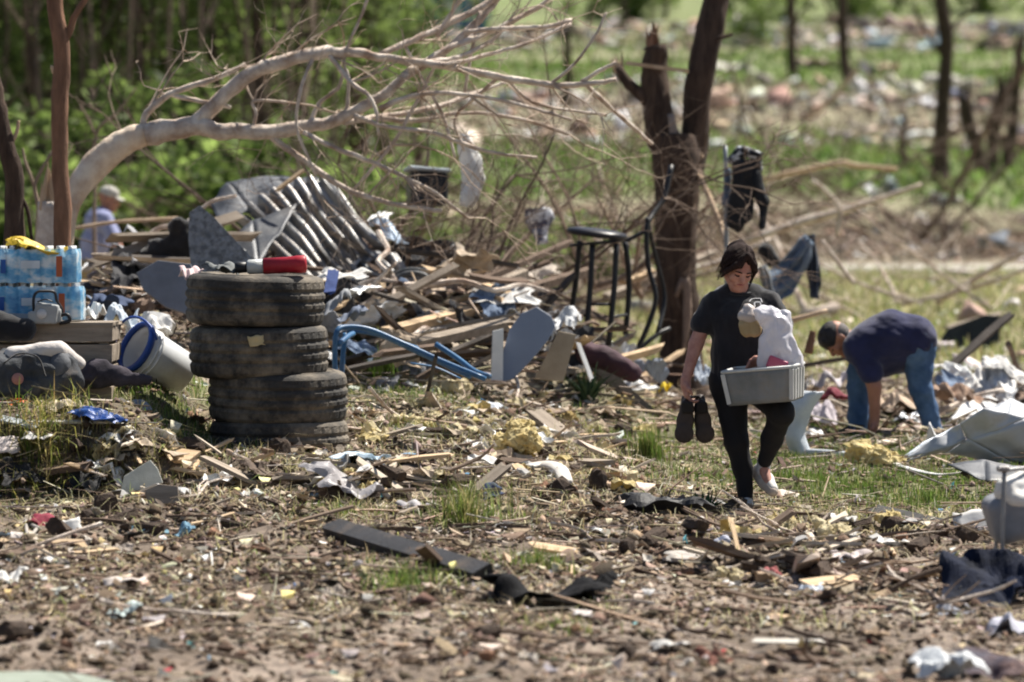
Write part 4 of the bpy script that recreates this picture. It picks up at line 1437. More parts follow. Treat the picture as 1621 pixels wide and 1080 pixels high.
# ================================================================== things standing in the rubble
DIRT = (.19, .14, .10)
M_RUB = mat('tyre_rubber', (.050, .046, .042), (.024, .022, .021), scale=6, stretch=(1, 1, 5), rough=.8, bump=.35, bscale=40, dirt=(.27, .225, .17), dirt_amt=.5, dirt_scale=3.2)
M_PINE = mat('raw_pine', (.60, .45, .29), (.46, .32, .19), scale=7, stretch=(.3, 3, 3), rough=.8, bump=.3, dirt=DIRT, dirt_amt=.3)
M_GREYW = mat('weathered_wood', (.36, .30, .24), (.22, .18, .14), scale=7, stretch=(.3, 3, 3), rough=.9, bump=.4, dirt=(.12, .09, .07), dirt_amt=.35)
M_DARKW = mat('dark_wood', (.16, .11, .08), (.085, .058, .042), scale=7, stretch=(.3, 3, 3), rough=.9, bump=.4)
M_WHITE = mat('white_plastic', (.80, .80, .79), (.66, .66, .65), rough=.45, bump=.06, dirt=(.42, .36, .29), dirt_amt=.3)
M_PAPER = mat('white_paper', (.82, .81, .79), (.68, .66, .63), rough=.9, bump=.1, transl=.2, dirt=(.5, .42, .33), dirt_amt=.3)
M_BLACKC = mat('black_cloth', (.018, .018, .021), (.009, .009, .011), rough=.95, bump=.3, bscale=200, sheen=.3)
M_GREYP = mat('grey_panel', (.30, .32, .36), (.22, .235, .27), rough=.55, bump=.12, dirt=(.3, .27, .23), dirt_amt=.3)
M_BLUE = mat('blue_plastic', (.03, .085, .36), (.02, .06, .26), rough=.4, bump=.05)
M_STEEL = mat('galvanised_steel', (.50, .51, .53), (.38, .39, .41), scale=3, rough=.5, metal=.25, bump=.1, bscale=12, dirt=(.3, .26, .22), dirt_amt=.25)
M_BLACKM = mat('black_metal', (.022, .022, .025), (.013, .013, .015), rough=.45, bump=.1)
M_DENIM = mat('denim', (.075, .125, .215), (.045, .08, .15), scale=10, rough=.95, bump=.35, bscale=220, sheen=.3)
M_INSUL = mat('insulation', (.84, .72, .40), (.66, .52, .24), scale=16, rough=1, bump=1.0, bscale=50, transl=.25)

# ---- the tyre stack
def tyre_meshes():
    R, W = .412, .298
    n, prof = 132, []
    rim = .23
    tread_y = np.linspace(-.115, .115, 13)
    a = np.linspace(0, 2 * math.pi, n, endpoint=False)
    mb = MB()
    V = []
    for yi, y in enumerate(tread_y):
        crown = R - .012 * (y / .115) ** 2
        g = np.full(n, crown)
        if yi in (3, 6, 9):
            g = g - .014
        else:
            ph = np.floor((a * 33 / math.pi / 1 + (yi // 3) * .5 + .25 * abs(yi - 6))) % 2
            blk = (np.arange(n) + (yi // 3) * 2) % 4
            g = g - np.where(blk == 0, .0045, 0)
        V.append(np.stack([g * np.cos(a), g * np.sin(a), np.full(n, y)], 1))
    f = []
    for i in range(12):
        for j in range(n):
            k = (j + 1) % n
            f.append((i * n + j, i * n + k, (i + 1) * n + k, (i + 1) * n + j))
    mb.add(np.concatenate(V), f)
    tread = mb.mesh('tread', [M_RUB])
    def wall(s):
        mb = MB()
        pr = [(R - .012, .115), (R - .022, .132), (R - .045, .144), (R - .085, .149), (R - .125, .143), (R - .155, .128), (rim + .012, .112), (rim, .100), (rim + .004, .085), (rim + .03, .09), (R - .10, .125), (R - .05, .12), (R - .03, .105)]
        lathe(mb, [(r, s * z) for r, z in (pr if s > 0 else pr[::-1])], 72)
        return mb.mesh('sidewall', [M_RUB], smooth=True)
    def ring():
        mb = MB()
        lathe(mb, [(R - .075, .1495), (R - .080, .1525), (R - .088, .1525), (R - .093, .1488)], 72)
        return mb.mesh('bead_ring', [M_RUB], smooth=True)
    return tread, wall(1), wall(-1), ring()
TY = tyre_meshes()
YT = 22.9
for (u, v, tilt_x, tilt_y, rz, label) in [
        (442, 703, .0, .0, .2, 'lowest tyre of the stack, half sunk in the bank'),
        (440, 626, .02, -.035, 1.3, 'third tyre from the top, shifted sideways and leaning in the stack'),
        (410, 555, -.02, -.012, 2.1, 'second tyre from the top with a pale leaf stuck on its tread'),
        (404, 474.5, .03, .012, .7, 'topmost tyre of the stack, under the red torch')]:
    t = empty('tyre', label, 'tyre', P(u, v, YT), rz, 'tyres in the stack')
    t.rotation_euler = (tilt_x, tilt_y, rz)
    link('tread', TY[0], t)
    for k in (1, 2):
        w = link('sidewall', TY[k], t)
        r = link('bead_ring', TY[3], w)
        if k == 2:
            r.rotation_euler = (math.pi, 0, 0)

def leaf_scrap(u, v, Y, w, m, label, name='paper_scrap', cat='scrap', seed=0, h=None, thick=.003, tiltv=(0, .5, 1), amp=.2):
    if v > 640:
        Y = gp(u, v + (h or w * .7) * .4)[1] - .03
    c = P(u, v, Y)
    W = w * Y / F
    Hh = (h or w * .7) * Y / F
    z = unit(tiltv)
    M = frame(c, x=(1, .1, .15), z=z)
    mb = MB()
    sheet(mb, lambda s, t: np.stack([(s - .5) * W, (t - .5) * Hh, 0 * s], -1) @ M[:3, :3].T + M[:3, 3], 6, 5, thick, W * amp, 2.2 / W, seed, .18)
    return mb.thing(name, m, label, cat, None, True)
leaf_scrap(406, 540, YT - .425, 24, mat('dry_leaf', (.62, .50, .28), (.45, .33, .16)), 'pale yellow leaf stuck to the second tyre', 'dead_leaf', 'leaf', 3, tiltv=(.1, -1, .4))

# red torch and odds and ends on the top tyre
def torch():
    Y = YT - .22
    a, b = P(372, 424, Y), P(485, 418, Y)
    t = empty('torch', 'red and grey hand torch lying on the topmost tyre', 'torch', (a + b) / 2 - np.array([0, 0, .05]))
    o = np.array(t.location)
    M = frame(a - o, z=b - a)
    L = np.linalg.norm(b - a)
    mb = MB()
    lathe(mb, [(.001, L), (.046, L), (.052, L - .01), (.052, L - .06), (.049, L - .065), (.05, L - .10), (.047, L - .105), (.047, L * .40), (.001, L * .40)], 24, M)
    mb.part('barrel', mat('red_plastic', (.42, .02, .035), (.30, .015, .025), rough=.45, bump=.05, dirt=(.25, .18, .14), dirt_amt=.2), t, True)
    mb = MB()
    lathe(mb, [(.001, L * .41), (.043, L * .41), (.043, L * .2), (.036, L * .17), (.001, L * .17)], 24, M)
    mb.part('collar', mat('grey_plastic', (.52, .54, .53), (.42, .43, .42), rough=.5), t, True)
    mb = MB()
    lathe(mb, [(.001, L * .19), (.030, L * .19), (.034, L * .05), (.03, 0), (.001, 0)], 20, M)
    mb.part('nozzle', M_BLACKM, t, True)
torch()
def snap(u, v, Y):
    """depth of a thing whose foot is seen at u, v: on the ground in front, else where it was put unless the ground would hide it"""
    yg = gp(u, v)[1]
    return yg - .02 if v > 640 else min(Y, yg - .02)

def crumple(u, v, w, h, Y, m, label, name, cat, seed=0, amp=.3, n=14, depth=.3, thick=.004, group=None, up=None):
    """a torn sheet, creased in sharp folds and heaped on what is under it"""
    if Y < 40 and not (v < 440 and Y < 24):
        Y = snap(u, v + h * .45, Y)
    rr = random.Random(seed)
    W, Hh = w * Y / F, h * Y / F
    c = P(u, v + h * .5, Y)
    depth = max(depth, W * .5)
    soft = cat in ('cloth', 'rag', 'blanket')
    yaw = rr.uniform(-.5, .5)
    cr = [(rr.uniform(0, 3.14), rr.uniform(.5, 1.7), rr.uniform(0, 1), rr.uniform(.3, 1)) for _ in range(3 if not soft else 5)]
    tl = (rr.uniform(-1.2, 1.2), rr.uniform(-.3, 1.2))
    n = max(n, 18)
    def fn(s, t):
        x, y = s - .5, t - .5
        wob = .3 * n2(s * 2.5 + seed, t * 2.5, 1.0, seed, 2)
        z = tl[0] * x + tl[1] * y + .9 * n2(s * 2.2, t * 2.2 + seed, 1.0, seed + 3, 3)
        for (th, f, ph, a) in cr:
            q = (x * math.cos(th) + y * math.sin(th)) * f + ph + wob
            tri = np.abs((q % 1) * 2 - 1)
            z = z + a * (tri * tri * (3 - 2 * tri) if soft else tri)
        z = (z - z.min()) / (z.max() - z.min() + 1e-9)
        fall = np.clip(1.9 - 2.2 * np.maximum(np.abs(x), np.abs(y)), .45, 1)
        z = np.clip(z * fall / np.quantile(z * fall, .95), 0, 1.06)
        e1 = 1 + .5 * n2(t * 4, s, 1.0, seed + 7, 2)
        e2 = 1 + .5 * n2(s * 4, t, 1.0, seed + 8, 2)
        X, Yy = x * W * e1, y * depth * e2
        return np.stack([c[0] + X * math.cos(yaw) - Yy * math.sin(yaw), c[1] + X * math.sin(yaw) + Yy * math.cos(yaw), c[2] + z * Hh - .01], -1)
    mb = MB()
    sheet(mb, fn, n, n, thick, Hh * .08, 3.0 / max(W, .1), seed, .10)
    return mb.thing(name, m, label, cat, group, soft)
crumple(352, 424, 46, 22, YT - .12, mat('grey_rag', (.17, .18, .18), (.09, .095, .095)), 'dark grey crumpled rag at the end of the torch on the topmost tyre', 'rag', 'rag', 2, depth=.2)
crumple(304, 432, 30, 24, YT + .25, mat('pink_cloth', (.70, .56, .55), (.56, .42, .42)), 'small pale pink cloth beside the topmost tyre', 'rag', 'rag', 5, depth=.15)

# ---- bottled water
def water_case(u0, u1, v0, v1, Y, label, seed, dx=0):
    a, b = P(u0, v1, Y), P(u1, v0, Y)
    W, Hh, Dp = b[0] - a[0], b[2] - a[2], .27
    t = empty('water_case', label, 'bottled water', ((a[0] + b[0]) / 2, Y + Dp / 2, a[2]))
    mb = MB()
    r = W / 14.2
    lathe(mb, [(.001, 0), (r * .8, 0), (r, .012), (r, Hh * .2), (r * .93, Hh * .25), (r, Hh * .3), (r, Hh * .55), (r * .93, Hh * .6), (r, Hh * .66), (r * .8, Hh * .8), (r * .4, Hh * .9), (r * .4, Hh * .93)], 12)
    bm_ = mb.mesh('bottle', [mat('clear_water', (.55, .72, .82), (.42, .62, .76), rough=.08, bump=0, spec=.6)], smooth=True)
    mb = MB()
    lathe(mb, [(r * .45, Hh * .9), (r * .45, Hh * .985), (.001, Hh * .985)], 10)
    cm_ = mb.mesh('cap', [mat('white_cap', (.82, .84, .86), rough=.4, bump=0)], smooth=True)
    for i in range(7):
        for j in range(4):
            bo = link('bottle', bm_, t, ((i - 3) * r * 2.02, -Dp / 2 + r + .006 + j * (Dp - 2 * r - .012) / 3, .002))
            link('cap', cm_, bo)
    # shrink wrap, pressed in between the bottles
    fm = bpy.data.materials.new('shrink_wrap_print')
    fm.use_nodes = True
    nt = fm.node_tree
    bs = nt.nodes['Principled BSDF']
    tc = nt.nodes.new('ShaderNodeTexCoord')
    mp = nt.nodes.new('ShaderNodeMapping')
    mp.inputs['Scale'].default_value = (7, 7, 11)
    mp.inputs['Location'].default_value = (seed * 3.1, 0, seed)
    nt.links.new(tc.outputs['Object'], mp.inputs['Vector'])
    c = ramp(nt, noise(nt, 1.0, 3, .6, mp.outputs[0]), [(.34, (.03, .24, .55)), (.46, (.12, .44, .74)), (.53, (.42, .64, .82)), (.62, (.82, .87, .90))])
    nt.links.new(c, bs.inputs['Base Color'])
    bs.inputs['Roughness'].default_value = .18
    tr = nt.nodes.new('ShaderNodeBsdfTransparent')
    ms = nt.nodes.new('ShaderNodeMixShader')
    ms.inputs[0].default_value = .35
    nt.links.new(bs.outputs[0], ms.inputs[1])
    nt.links.new(tr.outputs[0], ms.inputs[2])
    nt.links.new(ms.outputs[0], nt.nodes['Material Output'].inputs['Surface'])
    mb = MB()
    per = []
    npx = 7 * 6
    for i in range(npx + 1):
        s = i / npx
        per.append((-W / 2 + s * W, -Dp / 2 - .004 + .008 * abs(math.sin(s * 7 * math.pi)) * -1 + .004))
    for i in range(13):
        s = i / 12
        per.append((W / 2 + .004 * abs(math.sin(s * 4 * math.pi)) + .004, -Dp / 2 + s * Dp))
    for i in range(npx + 1):
        s = i / npx
        per.append((W / 2 - s * W, Dp / 2 + .006))
    for i in range(13):
        s = i / 12
        per.append((-W / 2 - .006, Dp / 2 - s * Dp))
    V, f = [], []
    hs = [.004, .03, Hh * .5, Hh * .8, Hh * .9]
    for q, z in enumerate(hs):
        k = 1 - (.03 if q == 4 else 0)
        V += [(x * k, y * k, z + .004 * math.sin(x * 60)) for x, y in per]
    m = len(per)
    for q in range(len(hs) - 1):
        for i in range(m):
            j = (i + 1) % m
            f.append((q * m + i, q * m + j, (q + 1) * m + j, (q + 1) * m + i))
    mb.add(V, f)
    wr = mb.part('shrink_wrap', fm, t, True)
    for (x, z, w, h, colr) in ((.30 * W, Hh * .45, .035, .12, (.42, .10, .04)), (-.05 * W, Hh * .5, .11, .045, (.62, .68, .74)), (-.38 * W, Hh * .45, .03, .08, (.02, .10, .38))):
        mb = MB()
        sheet(mb, lambda s, q: np.stack([x + (s - .5) * w, -Dp / 2 - .010 + 0 * s, z + (q - .5) * h], -1), 4, 3, .001, .002, 20, 3)
        mb.part('printed_label', mat('print_%d' % int(colr[0] * 100 + colr[2] * 1000), colr, rough=.3, bump=0), wr)
YW = 22.8
zb = P(50, 510, YW)[2]
water_case(-14, 126, 448, 508, YW, 'lower blue wrapped case of bottled water on the wooden crate', 1)
water_case(-10, 120, 389, 449, YW - .01, 'upper blue wrapped case of bottled water under the yellow bag', 2)
crumple(58, 388, 94, 28, YW + .12, mat('yellow_bag', (.62, .43, .02), (.45, .30, .015), rough=.45), 'yellow plastic bag lying on top of the bottled water', 'yellow_bag', 'bag', 4, .35, 16, .24)

# the crate under the water
def crate():
    a, b = P(14, 512, YW - .12), P(172, 514, YW - .12)
    g = gz((a[0] + b[0]) / 2, YW)
    t = empty('wooden_crate', 'weathered wooden slat crate carrying the bottled water', 'crate', ((a[0] + b[0]) / 2 - .12, YW + .12, g))
    o = np.array(t.location)
    W, top = .86, a[2] - g
    Dp = .5
    for z, h in ((top - .055, .10), (top - .175, .10), (top - .295, .10), (top - .42, .10)):
        if z < -.05:
            continue
        for sy in (-1, 1):
            mb = MB()
            plank_geo(mb, (-W / 2, sy * Dp / 2, z), (W / 2, sy * Dp / 2, z), .024, h, rag=.006)
            mb.part('slat', M_GREYW, t)
        for sx in (-1, 1):
            mb = MB()
            plank_geo(mb, (sx * (W / 2 - .015), -Dp / 2 + .02, z), (sx * (W / 2 - .015), Dp / 2 - .02, z), .022, h * .95, rag=.004)
            mb.part('slat', M_GREYW, t)
    for sx in (-1, 1):
        for sy in (-1, 1):
            mb = MB()
            box(mb, frame((sx * (W / 2 - .05), sy * (Dp / 2 - .035), top / 2 - .05)), (.05, .04, top + .08))
            mb.part('corner_post', M_GREYW, t)
    for k in range(4):
        mb = MB()
        plank_geo(mb, (-W / 2 - .01, -.21 + k * .14, top - .004), (W / 2 + .01, -.21 + k * .14, top - .004), .12, .018, rag=.008)
        mb.part('top_board', M_GREYW, t)
crate()

# chainsaw standing in front of the water
def chainsaw():
    Y = YW - .16
    c = P(72, 514, Y)
    t = empty('chainsaw', 'grey chainsaw with a black hoop handle in front of the bottled water', 'chainsaw', c)
    k = Y / F
    q = lambda u, v, d=0: P(u, v, Y + d) - c
    solid('motor_housing', [('b', q(74, 496), (.055, .05, .045), rot('Y', 8), .012), ('b', q(62, 503), (.05, .045, .025), None, .012), ('b', q(88, 500, .02), (.025, .035, .03), None, .01)], .008, mat('saw_grey', (.36, .37, .37), (.25, .26, .26), rough=.4, bump=.1), t, .01)
    mb = MB()
    spline_tube(mb, [q(54, 500, -.03), q(53, 475, -.03), q(58, 463, -.02), (q(72, 461)), q(86, 463, .02), q(90, 476, .03), q(98, 490, .03), q(98, 502, .03)], .0085, 8, 4)
    mb.part('front_handle', M_BLACKM, t, True)
    mb = MB()
    spline_tube(mb, [q(60, 478, -.05), q(72, 474, -.06), q(84, 478, -.05)], .011, 6, 4, flat=.4)
    mb.part('hand_guard', M_BLACKM, t, True)
    mb = MB()
    spline_tube(mb, [q(90, 500), q(106, 498), q(110, 508), q(94, 512)], .011, 8, 4)
    mb.part('rear_handle', M_BLACKM, t, True)
    mb = MB()
    plank_geo(mb, q(60, 506, .05), q(12, 504, .12), .006, .06, rag=.004)
    mb.part('guide_bar', M_STEEL, t)
    mb = MB()
    lathe(mb, [(.001, .012), (.028, .012), (.03, 0), (.001, 0)], 16, frame(q(66, 497, -.06), z=(0, -1, 0)))
    mb.part('starter_cover', mat('pale_grey', (.62, .62, .62)), t, True)
chainsaw()

def heap(name, label, cat, blobs, Y, m, h=.012, k=.03, fold=.012, freq=14, seed=0, stretch=(1, 1, 1), group=None, parent=None):
    """soft thing from blobs [(u0, v0, u1, v1, r_px[, dY])]"""
    um = sum(b[0] + b[2] for b in blobs) / 2 / len(blobs)
    vm = max(max(b[1], b[3]) + b[4] * .7 for b in blobs)
    Y = snap(um, vm, Y)
    pr = []
    for b in blobs:
        d = b[5] if len(b) > 5 else 0
        d2 = b[6] if len(b) > 6 else d
        r = b[4] * Y / F
        pr.append(('c', P(b[0], b[1], Y + d), P(b[2], b[3], Y + d2), r, r * .9))
    lo = np.min([np.minimum(p[1], p[2]) - p[3] for p in pr], 0)
    hi = np.max([np.maximum(p[1], p[2]) + p[3] for p in pr], 0)
    c = (lo + hi) / 2
    c[2] = lo[2]
    st = np.array(stretch)
    nf = lambda q: fold * (1.2 * fbm(q * st * freq, seed, 3) - .4 + .9 * np.abs(fbm(q * st * freq * .6, seed + 9, 2)))
    o = solid(name, pr, h, m, parent, k, c, nf)
    if parent is None:
        o.location = Vector(c.tolist())
        tag(o, label, cat, group)
    return o
heap('black_bag', 'black cloth bag slumped beside the chainsaw on the crate', 'bag', [(0, 520, 40, 522, 20), (-20, 500, 10, 512, 16)], YW - .2, M_BLACKC, seed=4)

# duffel bag, clothes and bucket
def duffel():
    Y = 22.2
    a, b = P(-8, 590, Y - .05), P(112, 578, Y + .08)
    g = gz(0.5 * (a[0] + b[0]), Y)
    c = (a + b) / 2
    c[2] = g
    t = empty('duffel_bag', 'dark grey round ended duffel bag lying below the crate', 'bag', c)
    nf = lambda q: .045 * fbm(q * 8, 3, 3) + .02 * np.abs(fbm(q * 14, 9, 2))
    m = mat('duffel_grey', (.085, .09, .10), (.04, .044, .05), rough=.9, bump=.4, bscale=120, dirt=DIRT, dirt_amt=.25)
    solid('body', [('c', a - c, P(50, 588, Y) - c, .12, .125), ('c', P(50, 588, Y) - c, P(88, 582, Y + .06) - c, .115, .12), ('c', P(70, 612, Y - .08) - c, P(118, 604, Y) - c, .06, .07), ('c', P(-8, 615, Y - .1) - c, P(50, 615, Y - .1) - c, .06, .06)], .009, m, t, .04, None, nf)
    solid('end_panel', [('e', P(92, 584, Y + .02) - c, (.075, .12, .115), rot('Y', 12))], .009, mat('duffel_end', (.13, .135, .15), (.08, .085, .095), rough=.8), t, .02, None, lambda q: .012 * fbm(q * 14, 6, 3))
    mb = MB()
    spline_tube(mb, [P(6, 575, Y - .17) - c, P(30, 560, Y - .15) - c, P(60, 566, Y - .14) - c, P(72, 596, Y - .15) - c], .012, 6, 5, flat=.4)
    mb.part('strap', M_BLACKC, t, True)
    nf2 = lambda q: .01 * fbm(q * 18, 5, 3)
    solid('towel', [('c', P(20, 562, Y - .06) - c, P(92, 554, Y + .0) - c, .05, .055), ('c', P(96, 556, Y + .05) - c, P(126, 576, Y + .1) - c, .05, .035)], .01, mat('pale_towel', (.62, .58, .55), (.5, .46, .43), rough=1), t, .03, None, nf2)
    mb = MB()
    lathe(mb, [(.001, .012), (.03, .012), (.034, 0)], 16, frame(P(28, 600, Y - .185) - c, z=(0, -1, .1)))
    mb.part('pink_badge', mat('pink_patch', (.52, .24, .20)), t, True)
duffel()
heap('dark_clothes', 'heap of dark purple grey clothes between the duffel bag and the bucket', 'clothes', [(118, 596, 160, 600, 17), (150, 590, 200, 596, 14), (190, 600, 232, 604, 10), (130, 582, 165, 580, 9)], 22.6, mat('dark_clothes', (.075, .065, .08), (.03, .027, .034), rough=1, scale=9), seed=8, fold=.02)
heap('beige_bundle', 'small beige folded bundle against the crate', 'bundle', [(136, 562, 168, 563, 9)], 22.9, mat('beige_bundle', (.60, .50, .38)), seed=9)

def bucket():
    Y = 23.2
    mouth, bot = P(214, 549, Y - .10), P(292, 592, Y + .10)
    d = unit(bot - mouth)
    L = .37
    t = empty('bucket', 'white plastic bucket with a blue rim lying on its side beside the tyres', 'bucket', mouth + d * L / 2 - np.array([0, 0, .15]))
    o = np.array(t.location)
    M = frame(mouth - o, z=d)
    mb = MB()
    lathe(mb, [(.148, .0), (.146, .05), (.124, L), (.001, L), (.001, L - .006), (.118, L - .006), (.140, .05), (.142, .0)], 40, M)
    mb.part('body', mat('bucket_white', (.80, .82, .84), (.72, .74, .77), rough=.35, bump=.03, dirt=(.5, .44, .36), dirt_amt=.25, transl=.15), t, True)
    mb = MB()
    lathe(mb, [(.140, -.012), (.160, -.012), (.164, 0), (.160, .028), (.147, .03), (.147, .022), (.140, .02)], 40, M, close=True)
    mb.part('rim', M_BLUE, t, True)
    for z in (.07, .10):
        mb = MB()
        lathe(mb, [(.142, z - .006), (.152, z - .005), (.152, z + .005), (.142, z + .006)], 40, M)
        mb.part('rib', M_WHITE, t, True)
    mb = MB()
    pts = []
    for a in np.linspace(-.2, math.pi + .2, 15):
        pts.append(M[:3, 3] + M[:3, 0] * .172 * math.cos(a) + M[:3, 1] * -.172 * math.sin(a) * .9 + M[:3, 2] * (-.10 * math.sin(a) + .01))
    tube(mb, pts, .008, 7)
    mb.part('handle', M_BLUE, t, True)
bucket()
crumple(236, 522, 70, 56, 23.7, M_PAPER, 'white plastic sheet bunched behind the bucket', 'plastic_sheet', 'sheet', 12, .35, 16, .3)
crumple(190, 500, 40, 40, 23.6, mat('pale_blue_sheet', (.62, .68, .74)), 'pale blue grey scrap behind the crate corner', 'plastic_sheet', 'sheet', 13, .3, 10, .2)
crumple(142, 490, 34, 26, 23.2, M_WHITE, 'small white carton scrap at the corner of the crate', 'carton', 'carton', 15, .3, 8, .15)

def px_plank(pa, pb, w_px, t_px, Ya, Yb, m, label, name='plank', cat='plank', up=(0, -.5, 1), rag=.03, bow=0, group=None, lift=0):
    Ya, Yb = snap(pa[0], pa[1] + t_px * .5, Ya), snap(pb[0], pb[1] + t_px * .5, Yb)
    a, b = P(pa[0], pa[1], Ya), P(pb[0], pb[1], Yb)
    k = (Ya + Yb) / 2 / F
    if lift:
        a, b = a + np.array([0, 0, lift]), b + np.array([0, 0, lift])
    mb = MB()
    plank_geo(mb, a, b, w_px * k, t_px * k, up, rag, bow, seg=4)
    return mb.thing(name, m, label, cat, group)

def poly_panel(pts, Y, thick, m, label, name='panel', cat='panel', bev=.003, back=(0, 1, 0), group=None):
    """flat piece cut to an outline [(u, v[, dY])], with real thickness"""
    Y = snap(sum(p[0] for p in pts) / len(pts), max(p[1] for p in pts), Y)
    uv = np.array([(p[0], p[1], 1.0) for p in pts])
    dy = uv @ np.linalg.lstsq(uv, np.array([(p[2] if len(p) > 2 else 0) for p in pts], float), rcond=None)[0]
    if back[1] == 1:
        dy = dy * .2
    q = np.array([P(p[0], p[1], Y + d) for p, d in zip(pts, dy)])
    c = q.mean(0)
    nrm = np.zeros(3)
    for i in range(len(q)):
        nrm += np.cross(q[i] - c, q[(i + 1) % len(q)] - c)
    nrm = unit(nrm)
    if nrm @ np.asarray(back, float) < 0:
        nrm = -nrm
    n = len(q)
    ins = c + (q - c) * (1 - bev / np.maximum(np.linalg.norm(q - c, axis=1), .01))[:, None]
    V = np.concatenate([ins, q + nrm * bev, q + nrm * thick])
    cc = np.array([c, c + nrm * thick])
    V = np.concatenate([V, cc])
    f = []
    for i in range(n):
        j = (i + 1) % n
        f += [(3 * n, j, i), (i, j, n + j, n + i), (n + i, n + j, 2 * n + j, 2 * n + i), (3 * n + 1, 2 * n + i, 2 * n + j)]
    mb = MB()
    mb.add(V, f)
    return mb.thing(name, m, label, cat, group)

def facet_sheet(verts, faces, Y, thick, m, label, name, cat, sub=3, amp=.012, seed=0):
    """bent sheet metal from a few facets [(u, v, dY)], subdivided and dented"""
    Y = snap(sum(p[0] for p in verts) / len(verts), max(p[1] for p in verts), Y)
    q = np.array([P(u, v, Y + d) for u, v, d in verts])
    mb = MB()
    for k, f in enumerate(faces):
        c = [q[i] for i in f]
        if len(c) == 3:
            c.append(c[2] * .999 + c[0] * .001)
        sheet(mb, quad_fn(c[0], c[1], c[2], c[3]), sub * 2, sub * 2, thick, amp, 5, seed)
    return mb.thing(name, m, label, cat, None, True)

# ---- ribbed roofing and the wreck behind the tyres
def ribbed_roof():
    Y = 29.2
    tl, tr, br, bl = P(372, 350, Y + .5), P(524, 278, Y + .9), P(648, 436, Y - .1), P(540, 505, Y - .5)
    c = (tl + tr + br + bl) / 4
    c[2] = bl[2]
    t = empty('metal_roofing', 'ribbed grey metal roofing sheet sloping down behind the tyres', 'roofing', c)
    fn0 = quad_fn(tl - c, tr - c, br - c, bl - c)
    nr = 8
    nrm = unit(np.cross(tr - tl, bl - tl))
    if nrm[2] < 0:
        nrm = -nrm
    m = mat('roof_metal', (.34, .34, .34), (.2, .195, .19), scale=3, rough=.45, metal=.5, bump=.1, dirt=(.17, .13, .10), dirt_amt=.45, dirt_scale=5, stretch=(1, 1, 1))
    for i in range(nr):
        mb = MB()
        def fn(s, q, i=i):
            ss = (i + s * .985) / nr
            pts = fn0(ss, q)
            prof = np.interp(s, [0, .05, .12, .34, .41, .46, .9, 1], [0, 0, 1, 1, .05, 0, .08, 0])
            return pts + nrm * (prof * .085 * (1 - .3 * q) + .05 * np.sin(q * 4.2 + i * .5) + .03 * np.sin(q * 11 + i * 1.7) * q)[..., None]
        sheet(mb, fn, 24, 12, .004, .03, 2.5, 4)
        mb.part('rib_panel', m, t)
ribbed_roof()
M_DKSHEET = mat('dark_sheet', (.10, .105, .115), (.055, .058, .065), rough=.5, metal=.3, bump=.2, dirt=(.25, .23, .21), dirt_amt=.3)
facet_sheet([(335, 325, .4), (360, 290, .6), (440, 278, .9), (505, 284, .9), (470, 320, .3), (400, 335, .1), (345, 350, -.1)], [(0, 1, 5, 6), (1, 2, 4, 5), (2, 3, 4, 4)], 29.6, .012, M_DKSHEET, 'crumpled dark metal sheet on top of the ribbed roofing', 'metal_sheet', 'sheet metal', 4, .05, 3)
facet_sheet([(400, 350, .0), (470, 325, .2), (440, 372, -.2), (410, 420, -.5), (350, 400, -.3)], [(0, 1, 2, 3), (0, 3, 4, 4)], 28.9, .012, M_DKSHEET, 'bent dark sheet at the upper end of the ribbed roofing', 'metal_sheet', 'sheet metal', 4, .05, 5)
def cushion():
    Y = 26.6
    pts = [(300, 336), (316, 325), (340, 345), (372, 380), (418, 428), (410, 440), (330, 446), (303, 430), (298, 380)]
    poly_panel([(u, v, (446 - v) * .004) for u, v in pts], Y, .10, mat('quilted_foam', (.30, .31, .33), (.14, .145, .155), scale=22, rough=1, bump=1, bscale=26, contrast=(.4, .6)), 'grey quilted cushion torn to a point, leaning behind the top tyre', 'torn_cushion', 'cushion')
cushion()
poly_panel([(216, 432, .4), (250, 412, .5), (302, 418, .4), (312, 460, .1), (306, 500, -.1), (262, 486, 0), (226, 458, .2)], 26.0, .03, mat('dull_grey_panel', (.20, .215, .25), (.155, .165, .19), rough=.6), 'dull grey curved panel left of the tyre stack', 'grey_panel', 'panel')
heap('black_heap', 'black crumpled tarpaulin heap behind the grey panel', 'tarpaulin', [(255, 400, 300, 385, 22), (240, 410, 280, 415, 16), (280, 360, 300, 370, 14)], 28.5, M_BLACKC, seed=14, fold=.05, freq=8, h=.02)

